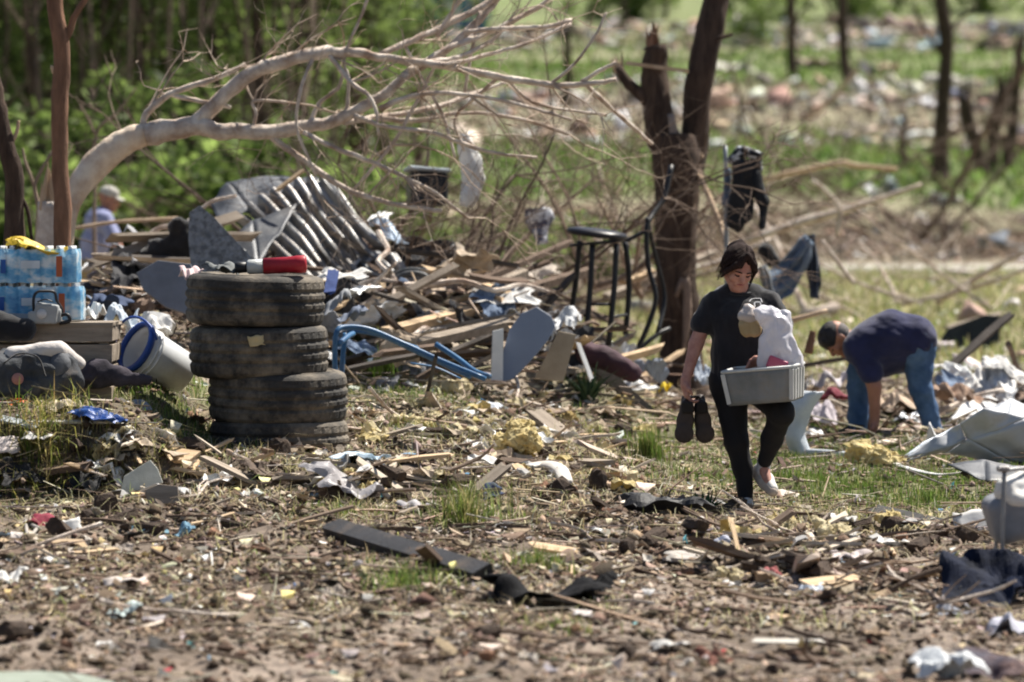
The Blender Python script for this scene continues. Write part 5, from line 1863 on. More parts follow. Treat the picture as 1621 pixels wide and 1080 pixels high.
# wreckage between the water and the grey panel
for i, (u, v, w, h, Y, m, label, name, cat) in enumerate([
        (140, 420, 26, 24, 30, M_WHITE, 'small white carton behind the bottled water', 'carton', 'carton'),
        (182, 428, 60, 24, 31, mat('lavender_cloth', (.36, .38, .52), (.24, .26, .38)), 'lavender cloth heap in front of the distant stooping man', 'cloth', 'cloth'),
        (210, 402, 44, 18, 31, M_WHITE, 'white scrap right of the lavender cloth', 'plastic_sheet', 'sheet'),
        (222, 392, 36, 14, 33, mat('teal_pale', (.42, .56, .56)), 'pale teal scrap beyond the lavender cloth', 'plastic_sheet', 'sheet'),
        (150, 455, 60, 26, 28, mat('dark_blanket', (.04, .045, .06)), 'dark navy blanket right of the bottled water', 'blanket', 'blanket'),
        (165, 480, 60, 30, 25.5, mat('navy_cloth', (.035, .06, .13)), 'navy blue cloth behind the chainsaw', 'cloth', 'cloth'),
        (615, 365, 30, 40, 29.0, mat('white_blue', (.62, .72, .84)), 'pale blue and white carton right of the ribbed roofing', 'carton', 'carton'),
        (602, 342, 22, 16, 29.3, M_WHITE, 'small white lid above the pale blue carton', 'lid', 'lid'),
        (545, 432, 70, 20, 26.2, M_PAPER, 'long white paper sheet right of the topmost tyre', 'paper_sheet', 'paper'),
        (572, 458, 40, 14, 26.0, M_WHITE, 'white bowl shaped scrap below the long white paper', 'plastic_scrap', 'scrap'),
        (535, 478, 36, 40, 25.5, mat('grey_fabric', (.30, .31, .33)), 'grey fabric lump right of the tyre stack', 'cloth', 'cloth'),
        (560, 495, 30, 24, 25.8, mat('steel_blue_rag', (.16, .19, .26)), 'steel blue rag above the blue tubing', 'rag', 'rag')]):
    crumple(u, v, w, h, Y, m, label, name, cat, 40 + i, .4, 10, .3 if Y < 29 else .5, up=(0, -1.2, 1))
px_plank((528, 428), (522, 462), 18, 3, 25.8, 25.6, mat('navy_card', (.03, .06, .20)), 'small upright navy card right of the topmost tyre', 'card', 'card', up=(0, -1, .2))
leaning_pole([(115, 362, 6), (180, 352, 6), (240, 348, 6), (282, 346, 6)], 31.5, 'thin pale rail in front of the distant stooping man', M_WOOD, 'wooden_rail')
px_plank((440, 300), (480, 270), 8, 4, 29, 29, M_PINE, 'short splintered pine stake sticking up over the dark metal sheet')

# ---- blue tubing
def blue_frame():
    Y = 24.6
    m = mat('blue_paint', (.05, .15, .29), (.035, .10, .21), rough=.4, bump=.1, dirt=(.2, .2, .2), dirt_amt=.25)
    c = P(640, 600, Y)
    c[2] = gz(c[0], c[1])
    t = empty('blue_tube_frame', 'bent blue painted tubular metal frame lying right of the tyres', 'metal frame', c)
    for pts in ([(531, 600, 0), (530, 560, 0), (533, 526, 0), (548, 518, .05), (585, 522, .1), (640, 545, .15), (700, 572, .1), (768, 600, 0)],
                [(550, 522, .35), (600, 530, .35), (650, 552, .35), (710, 580, .3), (745, 596, .2)],
                [(536, 545, .0), (552, 532, .2), (560, 528, .35)],
                [(640, 545, .15), (660, 552, .35)],
                [(690, 545, .5), (725, 568, .4), (752, 588, .25), (775, 596, .1)],
                [(540, 600, .3), (543, 560, .3), (547, 528, .34)]):
        mb = MB()
        spline_tube(mb, [P(u, v, Y + d) - c for u, v, d in pts], .0175, 10, 5)
        mb.part('tube', m, t, True)
    mb = MB()
    spline_tube(mb, [P(650, 575, Y) - c, P(690, 582, Y) - c, P(730, 600, Y) - c], [.02, .024, .02], 8, 4, flat=.3)
    mb.part('bracket', m, t, True)
blue_frame()

# ---- logs and timbers, centre
for (pa, pb, w, th, Ya, Yb, m, label) in [
        ((612, 526), (768, 486), 17, 13, 27.0, 28.2, M_PINE, 'orange pine post lying above the blue tubing'),
        ((640, 548), (800, 513), 18, 14, 26.4, 27.2, M_GREYW, 'grey timber just under the orange pine post'),
        ((668, 498), (830, 432), 13, 12, 28.6, 29.6, M_GREYW, 'long weathered timber sloping up towards the bar stool'),
        ((730, 488), (938, 428), 14, 12, 28.2, 30.6, M_DARKW, 'long dark timber reaching under the bar stool'),
        ((700, 470), (900, 385), 10, 9, 29.6, 31.2, M_DARKW, 'thin dark pole crossing above the long timbers'),
        ((600, 560), (700, 548), 10, 8, 25.6, 26.0, M_DARKW, 'dark short timber behind the blue tubing'),
        ((860, 530), (800, 520), 14, 6, 27.6, 27.4, M_PINE, 'short pine offcut beside the blue grey cabinet door'),
        ((640, 505), (740, 470), 9, 7, 28.6, 28.9, M_PINE, 'narrow pine batten behind the orange pine post'),
        ((960, 470), (1130, 400), 12, 9, 34.6, 36.0, M_GREYW, 'weathered timber passing behind the forked tree'),
        ((985, 448), (1035, 430), 10, 8, 33.2, 33.6, M_PINE, 'short tan timber seen through the bar stool legs')]:
    px_plank(pa, pb, w, th, Ya, Yb, m, label, rag=.05)
crumple(790, 470, 110, 36, 30.5, mat('grey_white_sheet', (.64, .64, .63), (.45, .44, .42)), 'pale grey torn sheeting under the long timbers', 'plastic_sheet', 'sheet', 61, .35, 14, .5)
crumple(845, 432, 90, 30, 34, mat('beige_sheet', (.60, .52, .44)), 'beige torn sheeting behind the sloping timbers', 'plastic_sheet', 'sheet', 62, .35, 12, .6)
def coil():
    Y = 28.4
    c = P(655, 452, Y)
    t = empty('hose_coil', 'grey black coil of hose right of the ribbed roofing', 'hose', c - np.array([0, 0, .1]))
    mb = MB()
    pts = []
    for i in range(60):
        a = i / 59 * 6.28 * 3.2
        r = .13 + .02 * math.sin(a * .37)
        pts.append((r * 1.25 * math.cos(a), .05 * math.sin(a * .3), .1 + r * .8 * math.sin(a)))
    tube(mb, pts, .022, 8)
    mb.part('hose', mat('hose_grey', (.10, .105, .11), (.055, .06, .065), rough=.5), t, True)
    mb = MB()
    box(mb, frame((.02, .04, .12), x=(1, 0, .3)), (.16, .05, .08), .015)
    mb.part('reel', M_GREYP, t)
coil()

# ---- cabinet door and boards beside the stool
poly_panel([(792, 606, 0), (796, 560, .1), (806, 522, .2), (826, 496, .25), (850, 486, .3), (872, 500, .3), (879, 516, .25), (868, 538, .2), (850, 560, .1), (828, 584, .05), (812, 600, 0)], 26.6, .04, mat('blue_grey_door', (.22, .265, .36), (.185, .22, .30), rough=.5, bump=.05, scale=2), 'blue grey rounded cabinet door leaning in the middle of the rubble', 'cabinet_door', 'panel')
poly_panel([(777, 606, 0), (780, 524, .1), (797, 520, .15), (796, 604, 0)], 26.55, .05, M_WHITE, 'narrow white board beside the blue grey cabinet door', 'white_board', 'board')
poly_panel([(846, 600, 0), (872, 548, .1), (884, 524, .15), (912, 530, .15), (902, 566, .05), (892, 604, 0)], 26.9, .03, mat('tan_board', (.40, .33, .24), (.30, .24, .17), rough=.9), 'tan fibreboard piece right of the blue grey cabinet door', 'fibreboard', 'board')
crumple(892, 512, 44, 50, 27.4, mat('grey_white_plastic', (.60, .61, .62)), 'grey white plastic behind the tan fibreboard', 'plastic_sheet', 'sheet', 63, .4, 12, .3, up=(0, -1, .6))

# ---- the black bar stool
def bar_stool():
    Y = 29.5
    c = P(945, 545, Y)
    t = empty('bar_stool', 'black metal bar stool with round seat, standing in the rubble', 'stool', c)
    q = lambda u, v, d=0: P(u, v, Y + d) - c
    sc = q(945, 372)
    mb = MB()
    lathe(mb, [(.001, .045), (.16, .043), (.225, .03), (.235, .01), (.22, -.012), (.001, -.015)], 32, frame(sc, x=(1, 0, 0), z=(.12, -.05, 1)))
    mb.part('seat', mat('black_vinyl', (.02, .02, .026), rough=.4, bump=.05), t, True)
    for pts in ([(938, 384, -.16), (934, 460, -.18), (926, 548, -.2)], [(976, 386, -.14), (972, 460, -.17), (963, 548, -.2)], [(918, 382, .15), (911, 450, .18), (899, 530, .2)], [(990, 384, .16), (996, 450, .2), (990, 530, .22)]):
        mb = MB()
        spline_tube(mb, [q(*p) for p in pts], .022, 8, 4)
        mb.part('leg', M_BLACKM, t, True)
    for a, b in (((932, 482, -.18), (970, 482, -.17)), ((930, 500, -.18), (905, 498, .19)), ((969, 502, -.17), (993, 498, .2))):
        mb = MB()
        spline_tube(mb, [q(*a), q(*b)], .012, 7, 3)
        mb.part('stretcher', M_BLACKM, t, True)
    mb = MB()
    pts = [sc + np.array([.2 * math.cos(a), .2 * math.sin(a), -.06 + .02 * math.cos(a)]) for a in np.linspace(0, 2 * math.pi, 25)]
    tube(mb, pts, .012, 6, cap=False)
    mb.part('seat_ring', M_BLACKM, t, True)
bar_stool()
def bent_frame():
    Y = 30.0
    c = P(1010, 560, Y)
    t = empty('chair_frame', 'bent black tubular chair frame between the bar stool and the forked tree', 'chair frame', c)
    for pts, r in (([(1063, 262, .3), (1052, 312, .2), (1034, 338, .1), (1024, 362, 0), (1026, 420, 0), (1038, 472, 0), (1024, 520, 0), (1004, 562, 0)], .02), ([(1060, 520, .2), (1040, 530, .1), (1000, 562, 0)], .018), ([(1024, 345, 0), (1036, 400, .15), (1052, 470, .25), (1040, 530, .1)], .018), ([(985, 385, 0), (1010, 372, 0), (1030, 362, .05)], .016)):
        mb = MB()
        spline_tube(mb, [P(u, v, Y + d) - c for u, v, d in pts], r, 8, 5)
        mb.part('tube', M_BLACKM, t, True)
bent_frame()
heap('maroon_bag', 'dark maroon soft bag slumped under the bar stool', 'bag', [(930, 560, 960, 572, 18), (955, 565, 1000, 590, 17), (915, 548, 935, 555, 8)], 27.4, mat('maroon_cloth', (.065, .028, .04), (.04, .018, .026), rough=.8), seed=17, fold=.012)
px_plank((916, 546), (936, 600), 7, 4, 27.1, 27.0, M_WHITE, 'thin white trim strip along the maroon bag', 'trim_strip', 'trim')
crumple(1052, 612, 18, 16, 28.5, mat('bright_yellow', (.75, .55, .03)), 'small bright yellow plastic piece at the foot of the forked tree', 'plastic_scrap', 'scrap', 64, .4, 8, .1)
crumple(1030, 588, 50, 40, 28.8, mat('blue_grey_tub', (.33, .37, .45)), 'blue grey plastic tub piece left of the forked tree', 'plastic_tub', 'tub', 65, .25, 12, .25, up=(0, -1, .8))
crumple(1110, 585, 26, 60, 29.6, mat('pale_blue_tub', (.45, .50, .58)), 'pale blue plastic piece right of the forked tree foot', 'plastic_tub', 'tub', 66, .25, 12, .2, up=(0, -1, .4))

# spiky plant
def spiky_plant(u, v, n, hgt, label, seed, m):
    q = gp(u, v)
    t = empty('spiky_plant', label, 'plant', q)
    rr = random.Random(seed)
    for i in range(n):
        a, L, l = rr.uniform(0, 6.28), hgt * rr.uniform(.6, 1.1), rr.uniform(.15, .95)
        d = np.array([math.cos(a), math.sin(a) * .7, 0])
        s = np.array([-math.sin(a), math.cos(a), 0])
        b = d * .04
        def fn(p, w):
            h = p[..., None]
            c = b + d * (h ** 1.6) * L * l + np.array([0, 0, 1.0]) * (h * L * (1 - .35 * l * h))
            return c + s * ((w - .5) * .03 * (1 - p ** 2.5) + 0)[..., None]
        mb = MB()
        sheet(mb, fn, 7, 1, .0025)
        mb.part('leaf', m, t, True)
    return t
spiky_plant(930, 640, 34, .30, 'spiky blue green clump of leaves in front of the maroon bag', 3, mat('daffodil_leaf', (.075, .125, .065), (.045, .08, .04), rough=.5, transl=.3, bump=0))
spiky_plant(1112, 815, 26, .14, 'low dark green leafy weed just in front of the walking person', 5, mat('weed_leaf', (.05, .13, .03), (.03, .08, .02), rough=.5, transl=.3, bump=0))

# ---- cloths caught in the branches
def strip_cloth(left, right, Y, m, label, name, cat, amp=.03, seed=0, n=18, freq=6, thick=.006, edge=.05):
    Y = snap(left[0][0], max(p[1] for p in list(left) + list(right)), Y)
    L = np.array([P(p[0], p[1], Y + (p[2] if len(p) > 2 else 0)) for p in left])
    R = np.array([P(p[0], p[1], Y + (p[2] if len(p) > 2 else 0)) for p in right])
    tl, tr = np.linspace(0, 1, len(L)), np.linspace(0, 1, len(R))
    def fn(s, t):
        a = np.stack([np.interp(t, tl, L[:, k]) for k in range(3)], -1)
        b = np.stack([np.interp(t, tr, R[:, k]) for k in range(3)], -1)
        q = a * (1 - s[..., None]) + b * s[..., None]
        q[..., 1] -= .06 * np.sin(s * math.pi)
        return q
    mb = MB()
    sheet(mb, fn, n, n, thick, amp, freq, seed, edge)
    return mb.thing(name, m, label, cat, None, True)
strip_cloth([(728, 214), (724, 240), (730, 280), (731, 326)], [(737, 210), (760, 245), (770, 284), (746, 330)], 29.5, M_PAPER, 'bright white cloth strip hanging in the twigs above the rubble', 'white_cloth', 'cloth', .04, 3)
strip_cloth([(832, 330), (828, 352), (842, 372), (850, 388)], [(872, 328), (880, 345), (868, 366), (866, 386)], 31.5, mat('white_navy_cloth', (.72, .73, .76), (.05, .06, .12), scale=9, contrast=(.46, .54)), 'small white and navy cloth hanging in the twigs left of the bar stool', 'cloth', 'cloth', .05, 5)
strip_cloth([(700, 402), (690, 430)], [(735, 400), (740, 434)], 31.5, M_WHITE, 'white rag among the twigs over the long timbers', 'rag', 'rag', .05, 6)
def dark_box():
    Y = 31
    c = P(676, 300, Y)
    g = c - np.array([0, 0, .14])
    t = empty('black_box', 'black plastic box with a pale lid caught under the twigs', 'box', g)
    mb = MB()
    box(mb, frame(c - g, x=(1, .2, -.05), z=(0, .1, 1)), (.30, .25, .26), .02)
    mb.part('body', M_BLACKM, t)
    mb = MB()
    box(mb, frame(c - g + np.array([0, 0, .15]), x=(1, .2, -.08), z=(.06, .1, 1)), (.34, .28, .03), .01)
    mb.part('lid', mat('pale_lid', (.45, .50, .54)), t)
dark_box()
def jacket():
    Y = 31.0
    m = mat('jacket_black', (.018, .020, .024), (.011, .012, .015), rough=.8, bump=.2, bscale=120)
    q = lambda u, v, d=0: P(u, v, Y + d)
    c = q(1180, 380)
    t = empty('hanging_jacket', 'black jacket with a patterned collar hung up right of the forked tree', 'jacket', c)
    nf = lambda p: .03 * fbm(p * np.array([16, 16, 4.5]), 3, 3) + .012
    solid('body', [('c', q(1172, 272) - c, q(1166, 352) - c, .085, .075), ('c', q(1185, 270) - c, q(1182, 345) - c, .075, .055), ('c', q(1168, 262) - c, q(1192, 262) - c, .06, .06)], .011, m, t, .03, None, nf)
    solid('sleeve', [('c', q(1195, 275, -.02) - c, q(1208, 318, -.04) - c, .055, .06), ('c', q(1208, 318, -.04) - c, q(1206, 358, -.04) - c, .055, .042)], .011, m, t, .03, None, nf)
    solid('sleeve', [('c', q(1152, 270, .05) - c, q(1150, 320, .06) - c, .05, .05)], .011, mat('jacket_blue', (.12, .17, .25), (.06, .085, .13), rough=.8), t, .03, None, nf)
    solid('collar', [('c', q(1158, 254) - c, q(1176, 240) - c, .05, .05), ('c', q(1176, 240) - c, q(1200, 246) - c, .05, .045), ('c', q(1200, 246) - c, q(1204, 268) - c, .035, .03)], .011, mat('collar_print', (.70, .72, .74), (.015, .016, .02), scale=14, contrast=(.50, .56), rough=.7), t, .03, None, nf)
    mb = MB()
    q2, r2 = px_path([(1148, 230, 7), (1149, 300, 7), (1150, 400, 8), (1152, 560, 8)], Y + .12)
    spline_tube(mb, q2, r2, 8, 3)
    mb.thing('metal_post', mat('post_grey', (.33, .35, .37), rough=.5, metal=.3), 'thin grey metal post holding up the black jacket', 'post', None, True)
jacket()
def jeans():
    Y = 33.5
    q = lambda u, v, d=0: P(u, v, Y + d)
    c = q(1250, 480)
    t = empty('hanging_jeans', 'faded blue jeans folded over a branch behind the walking person', 'jeans', c)
    m = mat('faded_denim', (.19, .24, .31), (.07, .10, .145), scale=5, rough=1, bump=.3, bscale=200)
    def cloth(name, left, right, mm, seed, amp=.05, belly=.1):
        L = np.array([q(*a) - c for a in left])
        Rr = np.array([q(*a) - c for a in right])
        tt = np.linspace(0, 1, len(L))
        def fn(s, r):
            A = np.stack([np.interp(r, tt, L[:, k]) for k in range(3)], -1)
            B = np.stack([np.interp(r, tt, Rr[:, k]) for k in range(3)], -1)
            o = A * (1 - s[..., None]) + B * s[..., None]
            o[..., 1] -= belly * np.sin(s * math.pi) + .03 * np.sin(s * 17 + r * 4)
            return o
        mb = MB()
        sheet(mb, fn, 22, 22, .012, amp, 6, seed, .05)
        return mb.part(name, mm, t, True)
    cloth('leg', [(1276, 372), (1252, 398), (1224, 424, -.05), (1204, 440, -.1)], [(1284, 384), (1276, 425), (1256, 462), (1226, 484, -.1)], m, 3)
    cloth('leg', [(1278, 372, .1), (1276, 410, .12), (1280, 445, .12), (1284, 472, .12)], [(1288, 370, .1), (1296, 410, .12), (1298, 445, .12), (1295, 474, .12)], mat('denim_inside', (.06, .075, .105), (.03, .04, .06), rough=1), 5, .03, .06)
    cloth('waistband', [(1198, 424, -.12), (1204, 440, -.14), (1212, 462, -.14)], [(1212, 418, -.12), (1224, 440, -.14), (1234, 478, -.14)], mat('denim_pale', (.40, .43, .45), (.24, .27, .3), rough=1), 7, .03, .05)
jeans()
heap('black_cloth', 'black cloth knotted on the limb left of the jeans', 'cloth', [(1212, 398, 1222, 412, 13)], 33, M_BLACKC, seed=21)

# ---- right hand side: sheet metal and the upturned chair
facet_sheet([(1432, 727, -.10), (1476, 694, -.02), (1520, 672, .0), (1534, 700, .02), (1500, 718, .06), (1558, 646, .0), (1628, 662, .05), (1650, 700, .1), (1630, 742, .2), (1572, 736, .14)],
            [(0, 1, 2, 3), (2, 5, 6, 3), (3, 6, 7, 8), (3, 8, 9, 4), (0, 3, 4, 4)], 24.4, .008, M_STEEL, 'crumpled grey sheet metal lying on the lawn at the right', 'sheet_metal', 'sheet metal', 5, .07, 9)
facet_sheet([(1500, 668, -.1), (1528, 632, .35), (1566, 640, .35), (1576, 668, -.1), (1540, 662, -.1)], [(0, 1, 2, 4), (2, 3, 4, 4)], 25.2, .006, M_WHITE, 'bright white crumpled flashing on top of the grey sheet metal', 'flashing', 'flashing', 4, .03, 11)
facet_sheet([(1584, 664, -.1), (1636, 632, .4), (1652, 660, .2), (1600, 676, -.15)], [(0, 1, 2, 3)], 25.2, .006, M_WHITE, 'second white flashing piece at the far end of the grey sheet metal', 'flashing', 'flashing', 4, .03, 12)
facet_sheet([(1428, 724, -.3), (1462, 700, -.2), (1508, 676, -.05), (1520, 690, -.12), (1470, 716, -.3)], [(0, 1, 2, 3), (0, 3, 4, 4)], 24.0, .006, mat('blue_white_flashing', (.58, .64, .72), (.44, .49, .56), rough=.4, metal=.2), 'bluish fin of flashing folded out of the grey sheet metal', 'flashing', 'flashing', 4, .02, 21)
facet_sheet([(1462, 712, .3), (1470, 668, .3), (1478, 690, .1), (1500, 700, .1)], [(0, 1, 2, 3)], 24.2, .006, M_WHITE, 'upright white torn flashing in front of the bending man\'s rear boot', 'flashing', 'flashing', 3, .02, 22)
facet_sheet([(1560, 648, .3), (1600, 636, .5), (1640, 648, .4), (1640, 690, .0), (1590, 676, .05)], [(0, 1, 4, 4), (1, 2, 3, 4)], 25.0, .006, mat('grey_flashing', (.52, .54, .58), (.4, .42, .45), rough=.45, metal=.2), 'wide grey flashing heaped behind the crumpled sheet metal', 'flashing', 'flashing', 4, .05, 23)
facet_sheet([(1500, 735, -.1), (1560, 728, .1), (1630, 742, .1), (1640, 765, -.2), (1560, 760, -.3)], [(0, 1, 4, 4), (1, 2, 3, 4)], 23.6, .006, M_DKSHEET, 'dark sheet added as the shade below the crumpled sheet metal', 'metal_sheet', 'sheet metal', 4, .03, 24)  # dark sheet standing for the shadow under the metal
def strip_px(pts, Y, w_px, m, label, name, cat, flat=.25, n=8):
    pp = [(p[0], p[1], w_px * (p[2] if len(p) > 2 else 1), snap(p[0], p[1] + w_px * .5, Y) - Y) for p in pts]
    q, r = px_path(pp, Y)
    mb = MB()
    spline_tube(mb, q, r, n, 4, flat=flat)
    return mb.thing(name, m, label, cat, None, True)
strip_px([(1418, 735), (1450, 745), (1490, 752), (1540, 748), (1580, 755)], 23.9, 13, M_WHITE, 'curved white gutter strip lying under the grey sheet metal', 'gutter_strip', 'gutter', .35)
strip_px([(1456, 668), (1466, 690), (1488, 696)], 26.5, 7, M_WHITE, 'thin white bent strip at the bending man\'s rear foot', 'plastic_strip', 'strip', .3)
strip_px([(1350, 672), (1400, 680), (1440, 690)], 27.0, 9, M_PINE, 'thin pale lath under the bending man\'s hand', 'lath', 'lath', .5)
strip_px([(1276, 716), (1310, 718), (1352, 722)], 25.2, 12, mat('grey_pipe', (.52, .56, .60), rough=.4), 'short grey white pipe on the lawn left of the big yellow insulation', 'pipe', 'pipe', 1)
strip_cloth([(1268, 618), (1248, 650), (1244, 690), (1250, 722)], [(1304, 620), (1282, 650), (1272, 690), (1282, 716)], 26.0, mat('grey_white_gutter', (.58, .62, .66), (.42, .46, .50), rough=.45), 'bent grey white gutter piece standing behind the walking person\'s knee', 'gutter_piece', 'gutter', .03, 14, 14, 5, .01)
crumple(1300, 655, 50, 46, 26.8, mat('pinkish_bag', (.70, .63, .66), (.52, .46, .50)), 'pinkish white plastic bag beside the bending man\'s front leg', 'plastic_bag', 'bag', 67, .4, 16, .3, up=(0, -1, .8))
crumple(1320, 622, 44, 20, 28.6, mat('maroon_rag', (.20, .03, .05)), 'maroon rag behind the bending man\'s front leg', 'rag', 'rag', 68, .4, 10, .2)
crumple(1316, 598, 50, 26, 29.4, mat('lilac_grey', (.46, .42, .44)), 'lilac grey rag beyond the bending man\'s front leg', 'rag', 'rag', 69, .4, 10, .25)
crumple(1420, 640, 90, 40, 29.5, mat('tan_paper', (.58, .46, .35), (.42, .31, .22)), 'tan torn paper heap between the bending man\'s legs', 'paper_heap', 'paper', 70, .5, 16, .6)
crumple(1535, 600, 40, 40, 30.0, M_PAPER, 'white plastic sheet standing up behind the bending man', 'plastic_sheet', 'sheet', 71, .5, 14, .3, up=(0, -1, .3))
crumple(1575, 610, 50, 60, 31.0, mat('pale_blue_plastic', (.55, .62, .72)), 'pale blue plastic sheet beside the white one behind the bending man', 'plastic_sheet', 'sheet', 72, .5, 14, .3, up=(.4, -1, .3))
crumple(1600, 632, 60, 26, 29.0, mat('brown_rag', (.20, .13, .09)), 'brown cloth heap behind the grey sheet metal', 'cloth', 'cloth', 73, .4, 12, .4)
crumple(1510, 620, 60, 30, 29.2, mat('rust_board', (.36, .24, .17)), 'rusty brown scraps right of the bending man\'s rear leg', 'scrap_heap', 'scrap', 74, .5, 12, .4)
poly_panel([(1480, 548, 0), (1500, 520, .3), (1560, 498, .6), (1584, 500, .6), (1582, 540, .1), (1560, 552, 0)], 42, .1, mat('dark_green_black', (.028, .032, .03), (.016, .018, .018), rough=.6), 'black overturned tray in the field behind the bending man', 'black_tray', 'tray')
px_plank((1500, 520), (1582, 498), 10, 6, 42.4, 42.6, M_GREYW, 'grey brown board lying on the black tray in the field')

def upturned_chair():
    Y = gp(1590, 935)[1]
    q = lambda u, v, d=0: P(u, v, Y + d)
    c = q(1590, 930)
    t = empty('upturned_chair', 'upturned grey padded chair with steel legs at the right edge', 'chair', c)
    nf = lambda p: .006 * fbm(p * 14, 3, 3)
    solid('seat_pad', [('b', q(1618, 812, .1) - c, (.115, .13, .06), rot('Y', -16), .05)], .011, mat('pad_grey', (.24, .245, .265), (.17, .175, .19), rough=.6, bump=.1), t, .02, None, nf)
    solid('white_cover', [('c', q(1594, 778, -.02) - c, q(1640, 760, .1) - c, .06, .07), ('c', q(1606, 790, -.06) - c, q(1640, 800, -.02) - c, .045, .05)], .011, M_PAPER, t, .02, None, lambda p: .014 * fbm(p * 16, 8, 3))
    st = mat('leg_steel', (.34, .34, .34), (.22, .2, .19), rough=.45, metal=.5)
    for pts in ([(1590, 744, -.1), (1588, 800, -.13), (1587, 870, -.14), (1592, 940, -.14)], [(1578, 850, .1), (1572, 890, .1), (1545, 925, .08), (1500, 962, 0)], [(1590, 745, -.1), (1620, 742, 0), (1650, 746, .1)], [(1630, 850, .1), (1632, 900, .1), (1630, 945, .1)]):
        mb = MB()
        spline_tube(mb, [q(*p) - c for p in pts], .0105, 8, 4)
        mb.part('leg', st, t, True)
    mb = MB()
    box(mb, frame(q(1588, 742, -.1) - c, x=(1, 0, .1)), (.06, .05, .03), .008)
    mb.part('bracket', st, t)
upturned_chair()
crumple(1580, 915, 150, 80, 20.5, mat('navy_tarp', (.014, .02, .045), (.006, .008, .016), rough=.8, spec=.1), 'dark navy tarpaulin bunched under the upturned chair', 'navy_tarpaulin', 'tarpaulin', 125, .4, 26, .5)
crumple(1510, 965, 60, 20, 19.6, mat('grey_tarp_corner', (.24, .25, .29)), 'grey torn tarpaulin corner below the upturned chair', 'tarpaulin', 'tarpaulin', 76, .4, 10, .2)
leaf_scrap(1543, 826, 21.9, 58, M_PAPER, 'bright white paper sheet lying at the edge of the lawn', 'paper_sheet', 'paper', 31, 44, .004, (0, -.9, .6), .08)
px_plank((1378, 806), (1508, 834), 26, 7, 22.4, 21.8, mat('shingle_dark', (.075, .072, .072), (.05, .048, .048), rough=.95), 'dark grey shingle strip at the edge of the lawn', 'shingle_strip', 'shingle', up=(0, -.8, 1), rag=.05)

# ---- foreground boards and rags
px_plank((526, 846), (762, 918), 34, 16, 19.6, 18.2, mat('black_board', (.045, .045, .05), (.025, .025, .028), rough=.7, bump=.3, dirt=DIRT, dirt_amt=.25), 'long black board lying aslant in the foreground mud', 'black_board', 'board', up=(.15, -1, .55), lift=.035)
crumple(868, 932, 170, 46, 18, mat('black_plastic_rag', (.012, .012, .014), (.006, .006, .007), rough=.8, spec=.1, bump=.3), 'long black plastic rag trailing across the foreground mud', 'black_rag', 'rag', 126, .4, 30, .35)
crumple(945, 925, 50, 40, 18, mat('black_plastic_rag', (.02, .02, .02)), 'bunched end of the long black plastic rag', 'black_rag', 'plastic', 127, .4, 18, .2)
px_plank((600, 752), (828, 760), 40, 5, 21.6, 21.3, M_DARKW, 'thin dark board jutting out from the bank edge', up=(0, -.05, 1), rag=.06)
crumple(778, 776, 34, 26, 21.2, mat('navy_scrap', (.035, .055, .13)), 'small navy cloth hanging under the jutting board', 'cloth', 'cloth', 77, .3, 8, .08, up=(0, -1, .1))
crumple(555, 762, 130, 62, 21.3, mat('film_grey', (.55, .53, .54), (.36, .33, .33), rough=.35, transl=.3), 'greyish plastic film draped over the bank edge', 'plastic_film', 'film', 115, .4, 26, .4)
crumple(570, 726, 70, 24, 21.9, mat('film_blue', (.40, .58, .72), (.62, .66, .7), rough=.35), 'pale blue plastic film on top of the bank edge', 'plastic_film', 'film', 79, .5, 14, .25)
crumple(648, 724, 44, 16, 22.0, mat('film_blue2', (.20, .34, .50)), 'small blue plastic scrap on the bank right of the film', 'plastic_scrap', 'scrap', 80, .5, 10, .15)
strip_px([(832, 740), (860, 735), (885, 742), (896, 765)], 21.4, 24, mat('cream_gutter', (.68, .65, .60), (.52, .48, .44), rough=.5), 'curved cream gutter piece lying on the bank', 'gutter_piece', 'gutter', .4)
poly_panel([(190, 782, -.1), (196, 754, 0), (238, 728, .2), (250, 742, .15), (258, 764, .05), (222, 776, 0)], 20.9, .012, mat('grey_green_sheet', (.50, .51, .46), (.38, .38, .33), rough=.8), 'pale grey green board piece leaning on the left bank', 'board_piece', 'board')
poly_panel([(246, 712, .1), (268, 706, .15), (318, 714, .1), (300, 728, 0), (262, 730, 0)], 21.4, .02, M_PINE, 'flat tan wood piece lying above the grey green board', 'board_piece', 'board', back=(0, .2, -1))
poly_panel([(228, 776, 0), (252, 766, .1), (282, 770, .1), (284, 796, -.1), (236, 800, -.1)], 20.7, .03, M_GREYW, 'broken brown wood block right of the grey green board', 'wood_block', 'wood')
px_plank((300, 752), (324, 716), 7, 4, 21.2, 21.3, M_PINE, 'small pale stake leaning in front of the tyre stack')
px_plank((250, 668), (278, 698), 14, 4, 22.2, 21.9, M_PINE, 'short pale board end below the bucket')
px_plank((0, 862), (132, 864), 18, 14, 19.4, 19.2, M_PINE, 'tan split log lying in the mud at the left edge', 'split_log', 'log')
px_plank((10, 882), (60, 870), 20, 10, 19.0, 19.2, M_DARKW, 'dark rotten wood chunk under the tan split log', 'wood_chunk', 'wood')
strip_px([(-10, 782), (20, 800), (40, 825), (62, 838)], 19.8, 8, mat('grey_root', (.36, .33, .30)), 'grey forked root at the left edge', 'root', 'root', 1)
strip_px([(40, 822), (45, 850), (60, 835)], 19.8, 6, mat('grey_root', (.36, .33, .30)), 'short grey root prong beside the forked root', 'root', 'root', 1)
crumple(70, 822, 40, 22, 19.9, mat('crimson_rag', (.28, .03, .06)), 'crimson rag half buried at the left', 'rag', 'rag', 82, .5, 10, .15)
leaf_scrap(112, 832, 19.9, 32, M_PAPER, 'small white paper beside the crimson rag', 'paper_scrap', 'paper', 33, 24, .003, (0, -.8, .6))
